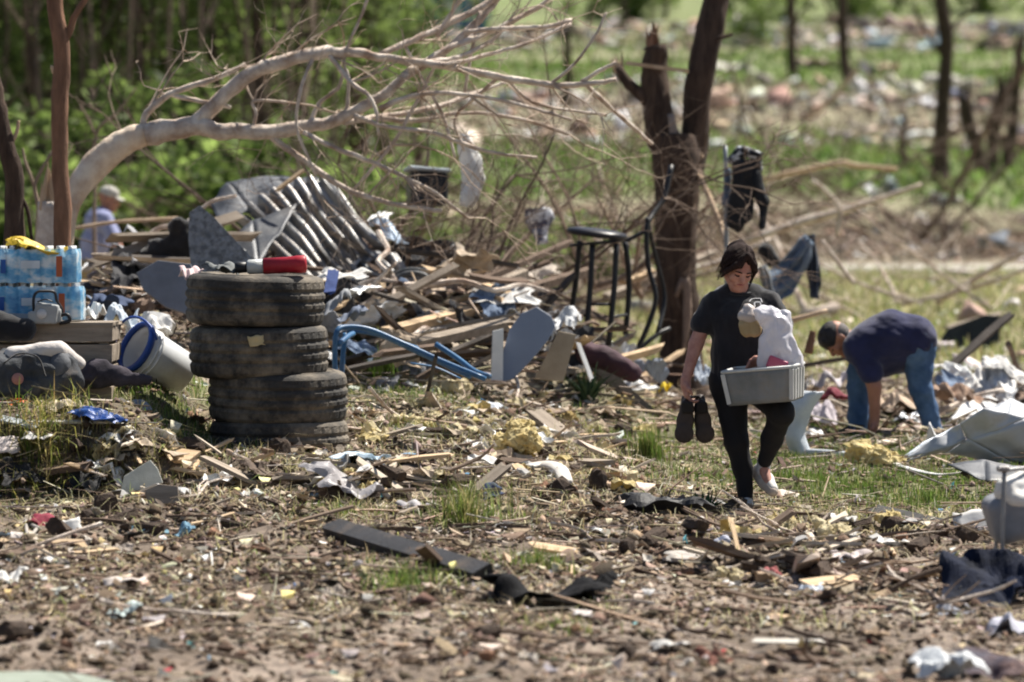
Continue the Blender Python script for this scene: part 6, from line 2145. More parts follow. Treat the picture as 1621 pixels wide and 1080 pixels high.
crumple(232, 836, 60, 14, 19.8, mat('teal_film', (.16, .30, .38)), 'teal plastic film half buried in the mud', 'plastic_film', 'film', 84, .5, 12, .15)
crumple(292, 836, 24, 22, 19.8, mat('sky_film', (.20, .36, .48)), 'small sky blue plastic scrap right of the teal film', 'plastic_scrap', 'scrap', 85, .5, 8, .1)
poly_panel([(-30, 1064, .3), (60, 1062, .3), (130, 1067, .3), (182, 1080, .1), (190, 1092, 0), (-40, 1100, -.2)], 14.9, .01, mat('sage_board', (.27, .30, .25), (.21, .24, .19), rough=.6), 'pale sage green board corner in the near mud', 'green_board', 'board', back=(0, .2, -1))
leaf_scrap(198, 920, 17.8, 66, mat('pinkish_paper', (.62, .56, .52), (.46, .40, .36)), 'pinkish torn cardboard strip in the foreground', 'cardboard_strip', 'cardboard', 36, 26, .004, (0, -.3, 1))
crumple(196, 962, 44, 24, 17.0, mat('mint_film', (.52, .60, .58)), 'pale mint plastic scrap in the foreground', 'plastic_scrap', 'scrap', 86, .5, 10, .15)
crumple(14, 912, 34, 30, 18.2, M_PAPER, 'white paper scrap at the left edge of the foreground', 'paper_scrap', 'paper', 87, .4, 10, .15)
crumple(18, 636, 48, 18, 22.4, mat('orange_plastic', (.75, .14, .02), (.6, .1, .015), rough=.5), 'bright orange plastic strip below the duffel bag', 'plastic_strip', 'strip', 88, .4, 10, .12)
crumple(152, 655, 76, 24, 22.6, mat('royal_blue_film', (.03, .09, .34), (.02, .06, .2), rough=.35), 'royal blue plastic film on the grass below the bucket', 'plastic_film', 'film', 89, .5, 14, .2)
px_plank((-10, 660), (60, 676), 16, 4, 22.0, 21.8, mat('grey_blue_siding', (.40, .44, .46), (.32, .35, .37), rough=.6), 'pale grey blue siding strip at the left below the orange strip', 'siding_strip', 'siding')
px_plank((40, 668), (190, 668), 6, 4, 21.8, 22.0, mat('pale_lath', (.60, .57, .50)), 'thin pale lath under the royal blue film', 'lath', 'lath')
px_plank((120, 634), (250, 632), 6, 5, 22.8, 22.9, M_DARKW, 'thin dark stick lying on the grass below the clothes', 'lath', 'lath')
leaf_scrap(10, 705, 21.4, 40, mat('pale_pink_card', (.66, .58, .55)), 'pale pink cardboard piece on the left bank', 'cardboard_piece', 'cardboard', 38, 34, .004, (.2, -.7, .7))
# near right corner
crumple(1500, 1052, 96, 50, 15.6, mat('white_grey_sheet', (.66, .68, .70), (.5, .52, .54), rough=.4), 'white folded plastic sheet in the near right corner', 'plastic_sheet', 'sheet', 118, .4, 20, .25)
crumple(1575, 1050, 110, 40, 15.7, mat('dark_scrap_heap', (.10, .055, .05), (.03, .035, .06)), 'dark red and navy scraps in the near right corner', 'scrap_heap', 'scrap', 90, .5, 18, .3)
crumple(1600, 985, 80, 40, 18.2, mat('lilac_sheet', (.50, .50, .58)), 'lilac grey sheet at the right edge of the foreground', 'plastic_sheet', 'sheet', 91, .4, 14, .3)
px_plank((1300, 930), (1450, 972), 11, 8, 18.6, 17.9, M_GREYW, 'grey slender branch lying in the right foreground', 'broken_branch', 'branch')
px_plank((1195, 1016), (1310, 1018), 13, 6, 16.6, 16.5, mat('white_lath', (.62, .58, .52)), 'whitish lath lying flat in the right foreground', 'lath', 'lath')
px_plank((1160, 1040), (1310, 1046), 12, 8, 16.0, 15.9, M_DARKW, 'dark brown lath just below the whitish lath', 'lath', 'lath')
crumple(1060, 1020, 60, 18, 16.3, mat('grey_white_paper', (.60, .58, .55)), 'greyish white paper scrap in the near centre', 'paper_scrap', 'paper', 92, .4, 12, .18)
crumple(1130, 1036, 40, 24, 16.0, mat('brick_red', (.24, .10, .07)), 'reddish brick lump in the near centre right', 'brick_lump', 'brick', 93, .3, 10, .15)
px_plank((800, 884), (1000, 872), 24, 3, 19.0, 19.2, mat('pinkish_board', (.46, .37, .31), (.34, .26, .21)), 'flat pinkish board above the black rag', up=(0, -.1, 1), rag=.08)
px_plank((940, 762), (1030, 770), 26, 3, 21.4, 21.2, mat('tan_ply', (.50, .37, .26), (.40, .28, .19)), 'flat tan plywood piece left of the walking person', 'plywood_piece', 'plywood', up=(0, -.12, 1), rag=.05)
px_plank((960, 742), (1130, 790), 7, 6, 22.0, 21.3, M_GREYW, 'long thin grey branch at the walking person\'s foot', 'broken_branch', 'branch')
px_plank((1090, 788), (1260, 806), 7, 6, 21.3, 21.1, M_DARKW, 'dark stick crossing in front of the walking person\'s foot', 'broken_branch', 'branch')
crumple(1050, 802, 130, 40, 20.9, mat('shadow_sheet', (.03, .03, .033), (.016, .016, .018), rough=.6), 'black crumpled sheet placed as the cast shadow in front of the walking person', 'shadow_sheet', 'shadow sheet', 133, .4, 22, .35)  # dark sheet laid where the person's shadow falls
leaf_scrap(1240, 782, 21.9, 52, mat('torn_label', (.66, .58, .52)), 'pale torn paper at the walking person\'s lifted foot', 'paper_scrap', 'paper', 39, 20, .003, (0, -.4, 1))
crumple(1140, 858, 28, 22, 19.6, mat('lavender_scrap', (.58, .60, .70)), 'small lavender plastic scrap in the mud', 'plastic_scrap', 'scrap', 94, .4, 8, .1)
crumple(1220, 908, 30, 24, 18.6, mat('red_scrap', (.36, .10, .10)), 'small red cloth scrap in the mud', 'rag', 'rag', 95, .4, 8, .1)
crumple(1282, 932, 40, 20, 18.2, mat('pale_blue_scrap', (.58, .64, .74)), 'pale blue plastic scrap by the grey slender branch', 'plastic_scrap', 'scrap', 96, .4, 10, .12)
crumple(765, 645, 44, 22, 24.3, mat('white_blue_film', (.66, .70, .76)), 'white plastic bag among the yellow insulation', 'plastic_bag', 'bag', 97, .5, 12, .2)
px_plank((700, 690), (880, 702), 9, 6, 23.0, 22.8, M_GREYW, 'grey lath behind the yellow insulation tuft', 'lath', 'lath')
px_plank((860, 692), (1000, 688), 8, 6, 23.2, 23.4, M_PINE, 'pale lath on the bank right of the yellow insulation', 'lath', 'lath')
px_plank((720, 712), (890, 735), 14, 8, 22.4, 22.0, M_DARKW, 'dark bent bark strip below the yellow insulation', 'bark_strip', 'bark', bow=-.03)
px_plank((690, 565), (672, 640), 6, 5, 24.3, 24.0, M_BLACKM, 'thin black rod stuck in the grass below the blue tubing', 'metal_rod', 'rod', up=(0, -1, 0))

# ---- tufts of yellow insulation
def insulation(u, v, w, h, label, seed, m=None):
    q = gp(u, v + h * .35)
    Y = q[1]
    k = Y / F
    rr = random.Random(seed)
    pr = []
    for i in range(7):
        p = P(u + rr.uniform(-.36, .36) * w, v + rr.uniform(-.32, .3) * h, Y + rr.uniform(-.5, .5) * w * k)
        r = rr.uniform(.14, .24) * min(w, h * 1.4) * k
        pr.append(('e', p, (r * rr.uniform(.9, 1.5), r, r * rr.uniform(.6, 1.1)), rot('Y', rr.uniform(-40, 40))))
    c = q.copy()
    amp = .26 * min(w, h) * k
    o = solid('insulation_tuft', pr, max(.007, w * k / 45), m or M_INSUL, None, .02, c, lambda p: amp * (.8 * fbm(p * 5.5 / (w * k), seed, 3) + 1.1 * np.abs(fbm(p * 11 / (w * k), seed + 2, 3))) - amp * .5)
    o.location = Vector(c.tolist())
    nf = 90
    me = o.data
    co = np.empty(len(me.vertices) * 3)
    me.vertices.foreach_get('co', co)
    co = co.reshape(-1, 3)
    if len(co):
        pick = co[RNG.integers(0, len(co), nf)]
        ex, ey, ez = rand_rots(nf, 1.3)
        s = (w * k * RNG.uniform(.05, .16, nf))[:, None]
        V = np.stack([pick - ex * s * .3, pick + ey * s * .5, pick + ex * s + ez * s * .5, pick - ey * s * .4 + ez * s * .3], 1).reshape(-1, 3)
        V[:, 2] = np.maximum(V[:, 2], co[:, 2].min())
        fb = link('fibres', big_mesh('fibres', V, np.arange(4 * nf).reshape(nf, 4), m or M_INSUL), o)
        fb['kind'] = 'stuff'
    return tag(o, label, 'insulation')
M_INSP = mat('insulation_pale', (.84, .75, .52), (.66, .56, .34), scale=14, rough=1, bump=1, bscale=50, transl=.25)
for i, (u, v, w, h, label, m) in enumerate([
        (805, 696, 80, 56, 'large torn tuft of yellow insulation on the bank in the middle', None),
        (1385, 722, 74, 46, 'large yellow insulation tuft on the lawn beside the grey pipe', None),
        (716, 620, 84, 30, 'flat yellow insulation tuft below the blue tubing', M_INSP),
        (675, 640, 40, 20, 'smaller pale insulation tuft beside the flat one', M_INSP),
        (735, 742, 44, 20, 'yellowish insulation tuft on the jutting board', M_INSP),
        (1322, 838, 60, 36, 'pale insulation tuft at the lower edge of the lawn', M_INSP),
        (1405, 828, 36, 26, 'yellow insulation tuft beside the dark shingle strip', None),
        (1160, 912, 64, 26, 'yellow insulation tuft in the foreground mud', M_INSP),
        (1445, 842, 34, 18, 'cream insulation scrap on the litter below the shingle strip', M_INSP),
        (930, 890, 30, 16, 'small yellow insulation scrap above the black rag', M_INSP),
        (890, 660, 60, 24, 'brownish yellow insulation clump right of the spiky plant', mat('insulation_brown', (.40, .29, .12), (.28, .2, .08), rough=1, bump=1)),
        (1160, 690, 34, 40, 'yellowish insulation tuft between the walking person\'s legs', M_INSP),
        (905, 785, 44, 22, 'dirty cream insulation lump right of the cream gutter', mat('insulation_dirty', (.48, .42, .34), (.36, .3, .23), rough=1, bump=1)),
        (1260, 838, 36, 24, 'dirty yellow insulation lump on the litter', M_INSP),
        (1445, 905, 40, 14, 'thin yellow insulation flake on the litter at the right', M_INSP),
        (590, 605, 30, 14, 'pinkish insulation scrap at the dark grass tuft', mat('insulation_pink', (.62, .46, .38), (.5, .35, .28), rough=1, bump=1))]):
    insulation(u, v, w, h, label, 500 + i, m)
crumple(1590, 585, 70, 40, 31, M_PAPER, 'large white crumpled sheet behind the flashing pile at the right', 'sheet_scrap', 'scrap', 210, .4, 16, .35)
crumple(1545, 640, 60, 30, 26, M_WHITE, 'white bent panel piece between the rear boot and the flashing pile', 'sheet_scrap', 'scrap', 211, .4, 16, .35)
crumple(1285, 690, 40, 24, 26, M_WHITE, 'white plastic scrap on the lawn beside the short pipe', 'sheet_scrap', 'scrap', 212, .4, 16, .35)
crumple(1440, 660, 40, 20, 26, mat('silver_scrap', (.55, .57, .6), rough=.35, metal=.4), "silver foil scrap behind the bending person's rear leg", 'sheet_scrap', 'scrap', 213, .4, 16, .35)
crumple(1610, 700, 60, 40, 26, mat('silver_scrap', (.55, .57, .6)), 'silver foil scrap at the end of the flashing pile', 'sheet_scrap', 'scrap', 214, .4, 16, .35)
crumple(1470, 585, 36, 18, 31, M_PAPER, "white paper in the field behind the bending person's hip", 'sheet_scrap', 'scrap', 215, .4, 16, .35)

for i, (u, v, w, h) in enumerate([(640, 668, 50, 20), (690, 662, 44, 18), (600, 690, 40, 16), (850, 690, 44, 24), (770, 668, 40, 18), (940, 680, 40, 18), (880, 740, 36, 16)]):
    insulation(u, v, w, h, 'matted cream insulation lump trodden into the bank', 600 + i, M_INSP)['group'] = 'cream insulation lumps on the bank'

for i, (u, v, w, h, m, label, name, cat) in enumerate([
        (100, 640, 50, 16, mat('straw_card', (.55, .47, .34)), 'straw coloured card scrap below the duffel bag', 'card_scrap', 'scrap'),
        (60, 690, 46, 18, M_PAPER, 'white paper scrap on the edge of the left bank', 'paper_scrap', 'paper'),
        (215, 640, 40, 16, M_GREYP, 'grey plastic scrap on the grass below the bucket', 'plastic_scrap', 'scrap'),
        (310, 660, 34, 18, mat('rust_rag', (.30, .16, .10)), 'rusty rag at the foot of the tyre stack', 'rag', 'rag'),
        (30, 745, 60, 40, mat('bank_shade_sheet', (.02, .02, .022)), 'black sheet added as the shade in the hollow of the left bank', 'plastic_film', 'film'),  # black sheet put in to darken the shaded hollow of the bank
        (130, 760, 60, 36, mat('bank_shade_sheet', (.02, .02, .022)), 'dark sheet added as the shade at the foot of the left bank', 'plastic_film', 'film'),  # second black sheet, shade of the bank foot put into colour
        (420, 740, 70, 26, mat('brown_felt', (.14, .10, .075)), 'brown felt scrap on the ledge below the tyre stack', 'felt_scrap', 'scrap'),
        (660, 800, 60, 20, mat('grey_lilac_rag', (.42, .40, .42)), 'grey lilac rag on the litter under the jutting board', 'rag', 'rag'),
        (985, 745, 40, 16, mat('cream_scrap', (.66, .6, .5)), 'cream scrap beside the flat tan plywood', 'paper_scrap', 'paper'),
        (1090, 880, 60, 18, mat('grey_card', (.5, .46, .42)), 'greyish card sheet in the middle of the litter', 'card_scrap', 'scrap'),
        (1350, 880, 60, 22, mat('pinkish_rag', (.6, .52, .5)), 'pinkish rag in the litter below the pale insulation', 'rag', 'rag')]):
    crumple(u, v, w, h, 22, m, label, name, cat, 240 + i, .4, 14, .2)
# ================================================================== people
M_SKIN = mat('skin', (.50, .265, .20), (.38, .17, .13), scale=22, rough=.55, bump=.05, spec=.35)
M_SKIN2 = mat('skin_tanned', (.40, .19, .125), (.32, .145, .095), scale=9, rough=.55, bump=.05)
M_HAIR = mat('dark_brown_hair', (.040, .022, .018), (.020, .011, .010), scale=30, stretch=(6, 6, 1), rough=.8, spec=.15, bump=.6, bscale=60)
M_LIP = mat('lips', (.38, .12, .11), rough=.5, bump=0)
M_EYE = mat('lash_dark', (.04, .02, .018), rough=.6, bump=0)

def hand(prims, wrist, d, palm_n, thumb_side, curl, size=1.0, spread=.02):
    """palm and five bent fingers: d along the hand, palm_n out of the palm, thumb_side towards the thumb"""
    d, n, s = unit(d), unit(palm_n), unit(thumb_side)
    L = .085 * size
    prims.append(('c', wrist, wrist + d * L * .35, .026 * size, .03 * size))
    for k, off in enumerate((-.5, -.17, .17, .5)):
        base = wrist + d * L + s * off * .062 * size
        prims.append(('c', wrist + d * L * .3 + s * off * .03 * size, base, .020 * size, .0135 * size))
        ln = (.058, .068, .072, .066)[k] * size
        p, a = base, 0.0
        for seg, f in enumerate((.45, .32, .25)):
            a += curl
            nx = p + (d * math.cos(a) + n * math.sin(a)) * ln * f * 1.15 + s * off * spread * .3
            prims.append(('c', p, nx, (.0105 - seg * .0012) * size, (.0098 - seg * .0014) * size, {'k': .006}))
            p = nx
    b = wrist + d * L * .35 + s * .030 * size
    m = b + (d * .6 + s * .75 + n * .3) * .035 * size
    prims.append(('c', b, m, .0145 * size, .0115 * size, {'k': .01}))
    prims.append(('c', m, m + (d * .9 + n * .5) * .03 * size, .0115 * size, .009 * size, {'k': .006}))

def head_prims(prims, c, R, s=1.0, male=False):
    q = lambda x, y, z: c + R @ (np.array([x, y, z]) * s)
    prims += [('e', q(0, .012, .03), (.076 * s, .096 * s, .092 * s), R), ('e', q(0, -.022, -.035), (.060 * s, .070 * s, .078 * s), R),
              ('c', q(-.032, -.078, .022), q(.032, -.078, .022), .017 * s, .017 * s), ('c', q(0, -.088, .012), q(0, -.108, -.022), .0105 * s, .0155 * s, {'k': .012}),
              ('e', q(-.036, -.064, -.022), (.027 * s, .026 * s, .025 * s), R), ('e', q(.036, -.064, -.022), (.027 * s, .026 * s, .025 * s), R),
              ('e', q(0, -.074, -.092), (.026 * s, .022 * s, .021 * s), R), ('c', q(-.018, -.085, -.055), q(.018, -.085, -.055), .013 * s, .013 * s),
              ('c', q(-.055, .01, -.055), q(-.02, -.065, -.09), .022 * s, .02 * s), ('c', q(.055, .01, -.055), q(.02, -.065, -.09), .022 * s, .02 * s)]
    for sx in (-1, 1):
        prims.append(('e', q(sx * .079, .012, -.005), (.010 * s, .021 * s, .031 * s), R, {'k': .008}))
    return q

def face_details(t, q, o, s=1.0):
    mb = MB()
    spline_tube(mb, [q(-.022, -.094, -.053) - o, q(0, -.101, -.050) - o, q(.022, -.094, -.053) - o], np.array([.003, .0065, .003]) * s, 7, 4)
    mb.part('lips', M_LIP, t, True)
    for sx in (-1, 1):
        mb = MB()
        spline_tube(mb, [q(sx * .016, -.086, .002) - o, q(sx * .031, -.089, -.001) - o, q(sx * .046, -.079, .002) - o], np.array([.003, .0055, .003]) * s, 6, 4)
        mb.part('eye', M_EYE, t, True)
        mb = MB()
        spline_tube(mb, [q(sx * .014, -.096, .026) - o, q(sx * .032, -.096, .031) - o, q(sx * .05, -.082, .024) - o], np.array([.003, .0045, .002]) * s, 6, 4)
        mb.part('eyebrow', M_HAIR, t, True)

def folds(amp, st, seed):
    st = np.array(st, float)
    return lambda p: amp * (fbm(p * st, seed, 3) + .6 * np.abs(fbm(p * st * .55, seed + 4, 2)) - .2)

def shoe_prims(heel, toe, up, s=1.0, ankle=True):
    heel, toe, up = np.asarray(heel), np.asarray(toe), unit(up)
    d = toe - heel
    pr = [('c', heel + up * .030 * s, heel + d * .55 + up * .030 * s, .036 * s, .038 * s), ('c', heel + d * .5 + up * .028 * s, toe + up * .022 * s, .040 * s, .028 * s), ('c', heel + d * .12 + up * .05 * s, heel + d * .18 + up * .085 * s, .036 * s, .034 * s)]
    sole = [('c', heel + up * .006 * s, heel + d * .5 + up * .006 * s, .038 * s, .042 * s), ('c', heel + d * .5 + up * .006 * s, toe + up * .006 * s, .042 * s, .030 * s)]
    return pr, sole

# ---- the walking person
def walking_person():
    Y = 22.0
    Q = lambda u, v, d=0: P(u, v, Y + d)
    c = Q(1180, 806)
    c[2] = gz(c[0], c[1])
    t = empty('person', 'person in black T-shirt and leggings walking with a bin and shoes in hand', 'person', c)
    q = lambda u, v, d=0: Q(u, v, d) - c
    R = rot('Z', 16) @ rot('X', 36) @ rot('Y', 6)
    hc = q(1169, 423, -.05)
    body = []
    hq = head_prims(body, hc, R, 1.0)
    body += [('c', hc + np.array([0, .03, -.05]), q(1170, 474, .04), .050, .062, {'k': .03}), ('c', q(1128, 480, .03), q(1216, 478, .03), .055, .055), ('c', q(1148, 510, .02), q(1200, 508, .02), .07, .07), ('c', q(1154, 570, .02), q(1196, 570, .02), .07, .07), ('c', q(1157, 605, .02), q(1198, 605, .02), .08, .08)]
    # right arm hangs, left arm is wrapped round the bin
    body += [('c', q(1126, 480, .02), q(1102, 545, .0), .048, .041), ('c', q(1102, 545, 0), q(1086, 600, -.06), .041, .027)]
    hand(body, q(1085, 602, -.06), (.06, -.12, -1), (1, .2, 0), (.1, -1, 0), .62, 1.0)
    body += [('c', q(1219, 482, .02), q(1248, 542, .02), .042, .039), ('c', q(1248, 542, .02), q(1214, 570, -.26), .038, .028)]
    hand(body, q(1214, 570, -.26), (-1, -.35, -.1), (0, .1, -1), (.2, -.6, .7), .5, .95)
    body += [('c', q(1155, 618, .02), q(1166, 700, -.01), .06, .035), ('c', q(1166, 700, -.01), q(1181, 796, .02), .034, .022), ('c', q(1205, 618, 0), q(1238, 653, -.28), .06, .036), ('c', q(1238, 653, -.28), q(1222, 695, -.10), .034, .03), ('c', q(1222, 695, -.10), q(1208, 740, .0), .03, .026),
             ('c', q(1181, 796, .02), q(1183, 806, -.10), .033, .028), ('c', q(1208, 740, 0), q(1218, 768, -.06), .031, .026)]
    b = solid('body', body, .0062, M_SKIN, t, .016)
    face_details(t, hq, np.zeros(3), 1.0)
    hair = [('e', hq(0, .022, .040), (.090, .100, .092), R), ('e', hq(0, .05, -.01), (.084, .078, .095), R), ('c', hq(-.006, -.052, .118), hq(-.052, -.080, .066), .020, .020), ('c', hq(-.052, -.080, .066), hq(-.084, -.055, .01), .020, .015), ('c', hq(-.084, -.055, .01), hq(-.090, -.025, -.06), .015, .008),
            ('c', hq(.006, -.052, .118), hq(.050, -.076, .072), .019, .017), ('c', hq(.050, -.076, .072), hq(.084, -.048, .02), .017, .014), ('c', hq(.084, -.048, .02), hq(.094, -.020, -.085), .014, .006), ('c', hq(-.02, -.058, .112), hq(-.03, -.092, .062), .014, .008), ('c', hq(.02, .12, .06), hq(.01, .14, .02), .04, .045)]
    solid('hair', hair, .0055, M_HAIR, t, .012, None, lambda p: .006 * fbm((p - hc) @ R * np.array([70, 12, 22]), 3, 3))
    mb = MB()
    rr2 = random.Random(4)
    for i in range(70):
        sx = rr2.choice((-1, 1))
        w = rr2.uniform(.1, 1)
        a0 = hq(sx * .012 * w, -.055 + .08 * w, .135)
        a1 = hq(sx * (.05 + .02 * w), -.078 + .10 * w, .09 + rr2.uniform(-.01, .01))
        a2 = hq(sx * (.088 + rr2.uniform(-.004, .008)), -.05 + .09 * w, .03)
        a3 = hq(sx * (.092 + rr2.uniform(-.004, .012)), -.03 + .08 * w + rr2.uniform(-.01, .01), -.05 - rr2.uniform(0, .05))
        spline_tube(mb, [a0, a1, a2, a3], [.0022, .0026, .0022, .0008], 4, 4)
    mb.part('hair_strands', M_HAIR, t, True)['kind'] = 'stuff'
    shirt = [('c', q(1136, 480, .03), q(1210, 478, .03), .062, .062), ('c', q(1147, 508, .01), q(1202, 506, .01), .090, .088), ('c', q(1153, 560, .01), q(1198, 558, .01), .084, .084), ('c', q(1153, 602, .02), q(1201, 600, .02), .098, .096),
             ('c', q(1129, 482, .02), q(1111, 514, .01), .063, .062), ('c', q(1220, 481, .02), q(1238, 514, .02), .064, .062), ('c', q(1150, 466, .05), q(1192, 465, .05), .06, .06), ('c', q(1162, 505, .0), q(1160, 600, .01), .108, .112), ('c', q(1188, 505, .0), q(1192, 600, .01), .106, .110)]
    m_sh = mat('black_tshirt', (.017, .017, .022), (.008, .008, .011), rough=.95, bump=.15, bscale=200, sheen=.25)
    sh = solid('tshirt', shirt, .0066, m_sh, t, .05, None, folds(.015, (15, 15, 6.5), 21))
    neck = MB()
    pts = [q(1171, 462, .04) + np.array([.073 * math.cos(a), .075 * math.sin(a) - .01, .018 * math.sin(a) + .005]) for a in np.linspace(0, 2 * math.pi, 25)]
    tube(neck, pts, .009, 7, cap=False)
    neck.part('collar', m_sh, sh, True)
    legs = [('c', q(1152, 604, .02), q(1203, 604, .02), .108, .106), ('c', q(1155, 622, .02), q(1166, 700, -.01), .096, .066), ('c', q(1166, 700, -.01), q(1176, 742, .02), .066, .054), ('c', q(1176, 742, .02), q(1181, 800, .02), .052, .042), ('c', q(1205, 618, .0), q(1238, 653, -.28), .094, .070), ('c', q(1238, 653, -.28), q(1222, 695, -.10), .066, .060), ('c', q(1222, 695, -.10), q(1211, 730, -.02), .058, .042)]
    solid('leggings', legs, .0075, mat('black_leggings', (.013, .013, .017), (.009, .009, .011), rough=.85, bump=.08), t, .03, None, folds(.005, (16, 16, 16), 25))
    wm = mat('sneaker_white', (.66, .64, .62), (.5, .47, .45), rough=.7, dirt=DIRT, dirt_amt=.3)
    for heel, toe, up in ((q(1200, 752, .07), q(1223, 780, -.10), (.25, .5, 1)), (q(1180, 808, .06), q(1185, 808, -.16), (0, 0, 1))):
        pr, so = shoe_prims(heel, toe, up, 1.0)
        s = solid('shoe', pr, .007, wm, t, .02)
        solid('sole', so, .007, mat('sole_tan', (.50, .42, .36)), s, .012)
    solid('sock', [('c', q(1210, 728, -.01), q(1208, 744, .01), .040, .040)], .007, mat('sock_white', (.62, .60, .62)), t, .01)
    # white emblem printed on the chest, laid on the shirt
    me = sh.data
    bv = BVHTree.FromPolygons([v.co for v in me.vertices], [tuple(p.vertices) for p in me.polygons])
    def lay(u, v):
        a = Vector(q(u, v, -1.2).tolist())
        d = (Vector(q(u, v, 1).tolist()) - a).normalized()
        h = bv.ray_cast(a, d)
        return np.array(h[0] + h[1] * .002) if h[0] is not None else None
    strokes = [[(1186, 478), (1190, 474), (1197, 473), (1204, 473)], [(1204, 473), (1206, 479)], [(1195, 486), (1194, 481), (1197, 479), (1203, 479)], [(1203, 479), (1204, 486), (1198, 488)]]
    mb = MB()
    for st in strokes:
        L = [lay(u, v) for u, v in st]
        L = [p for p in L if p is not None]
        if len(L) > 1:
            spline_tube(mb, L, .0042, 5, 3, flat=.5)
    if mb.n:
        mb.part('shirt_emblem', mat('emblem_white', (.62, .62, .64), bump=0), sh)
    return t, c, q, Q
WP, WC, wq, WQ = walking_person()

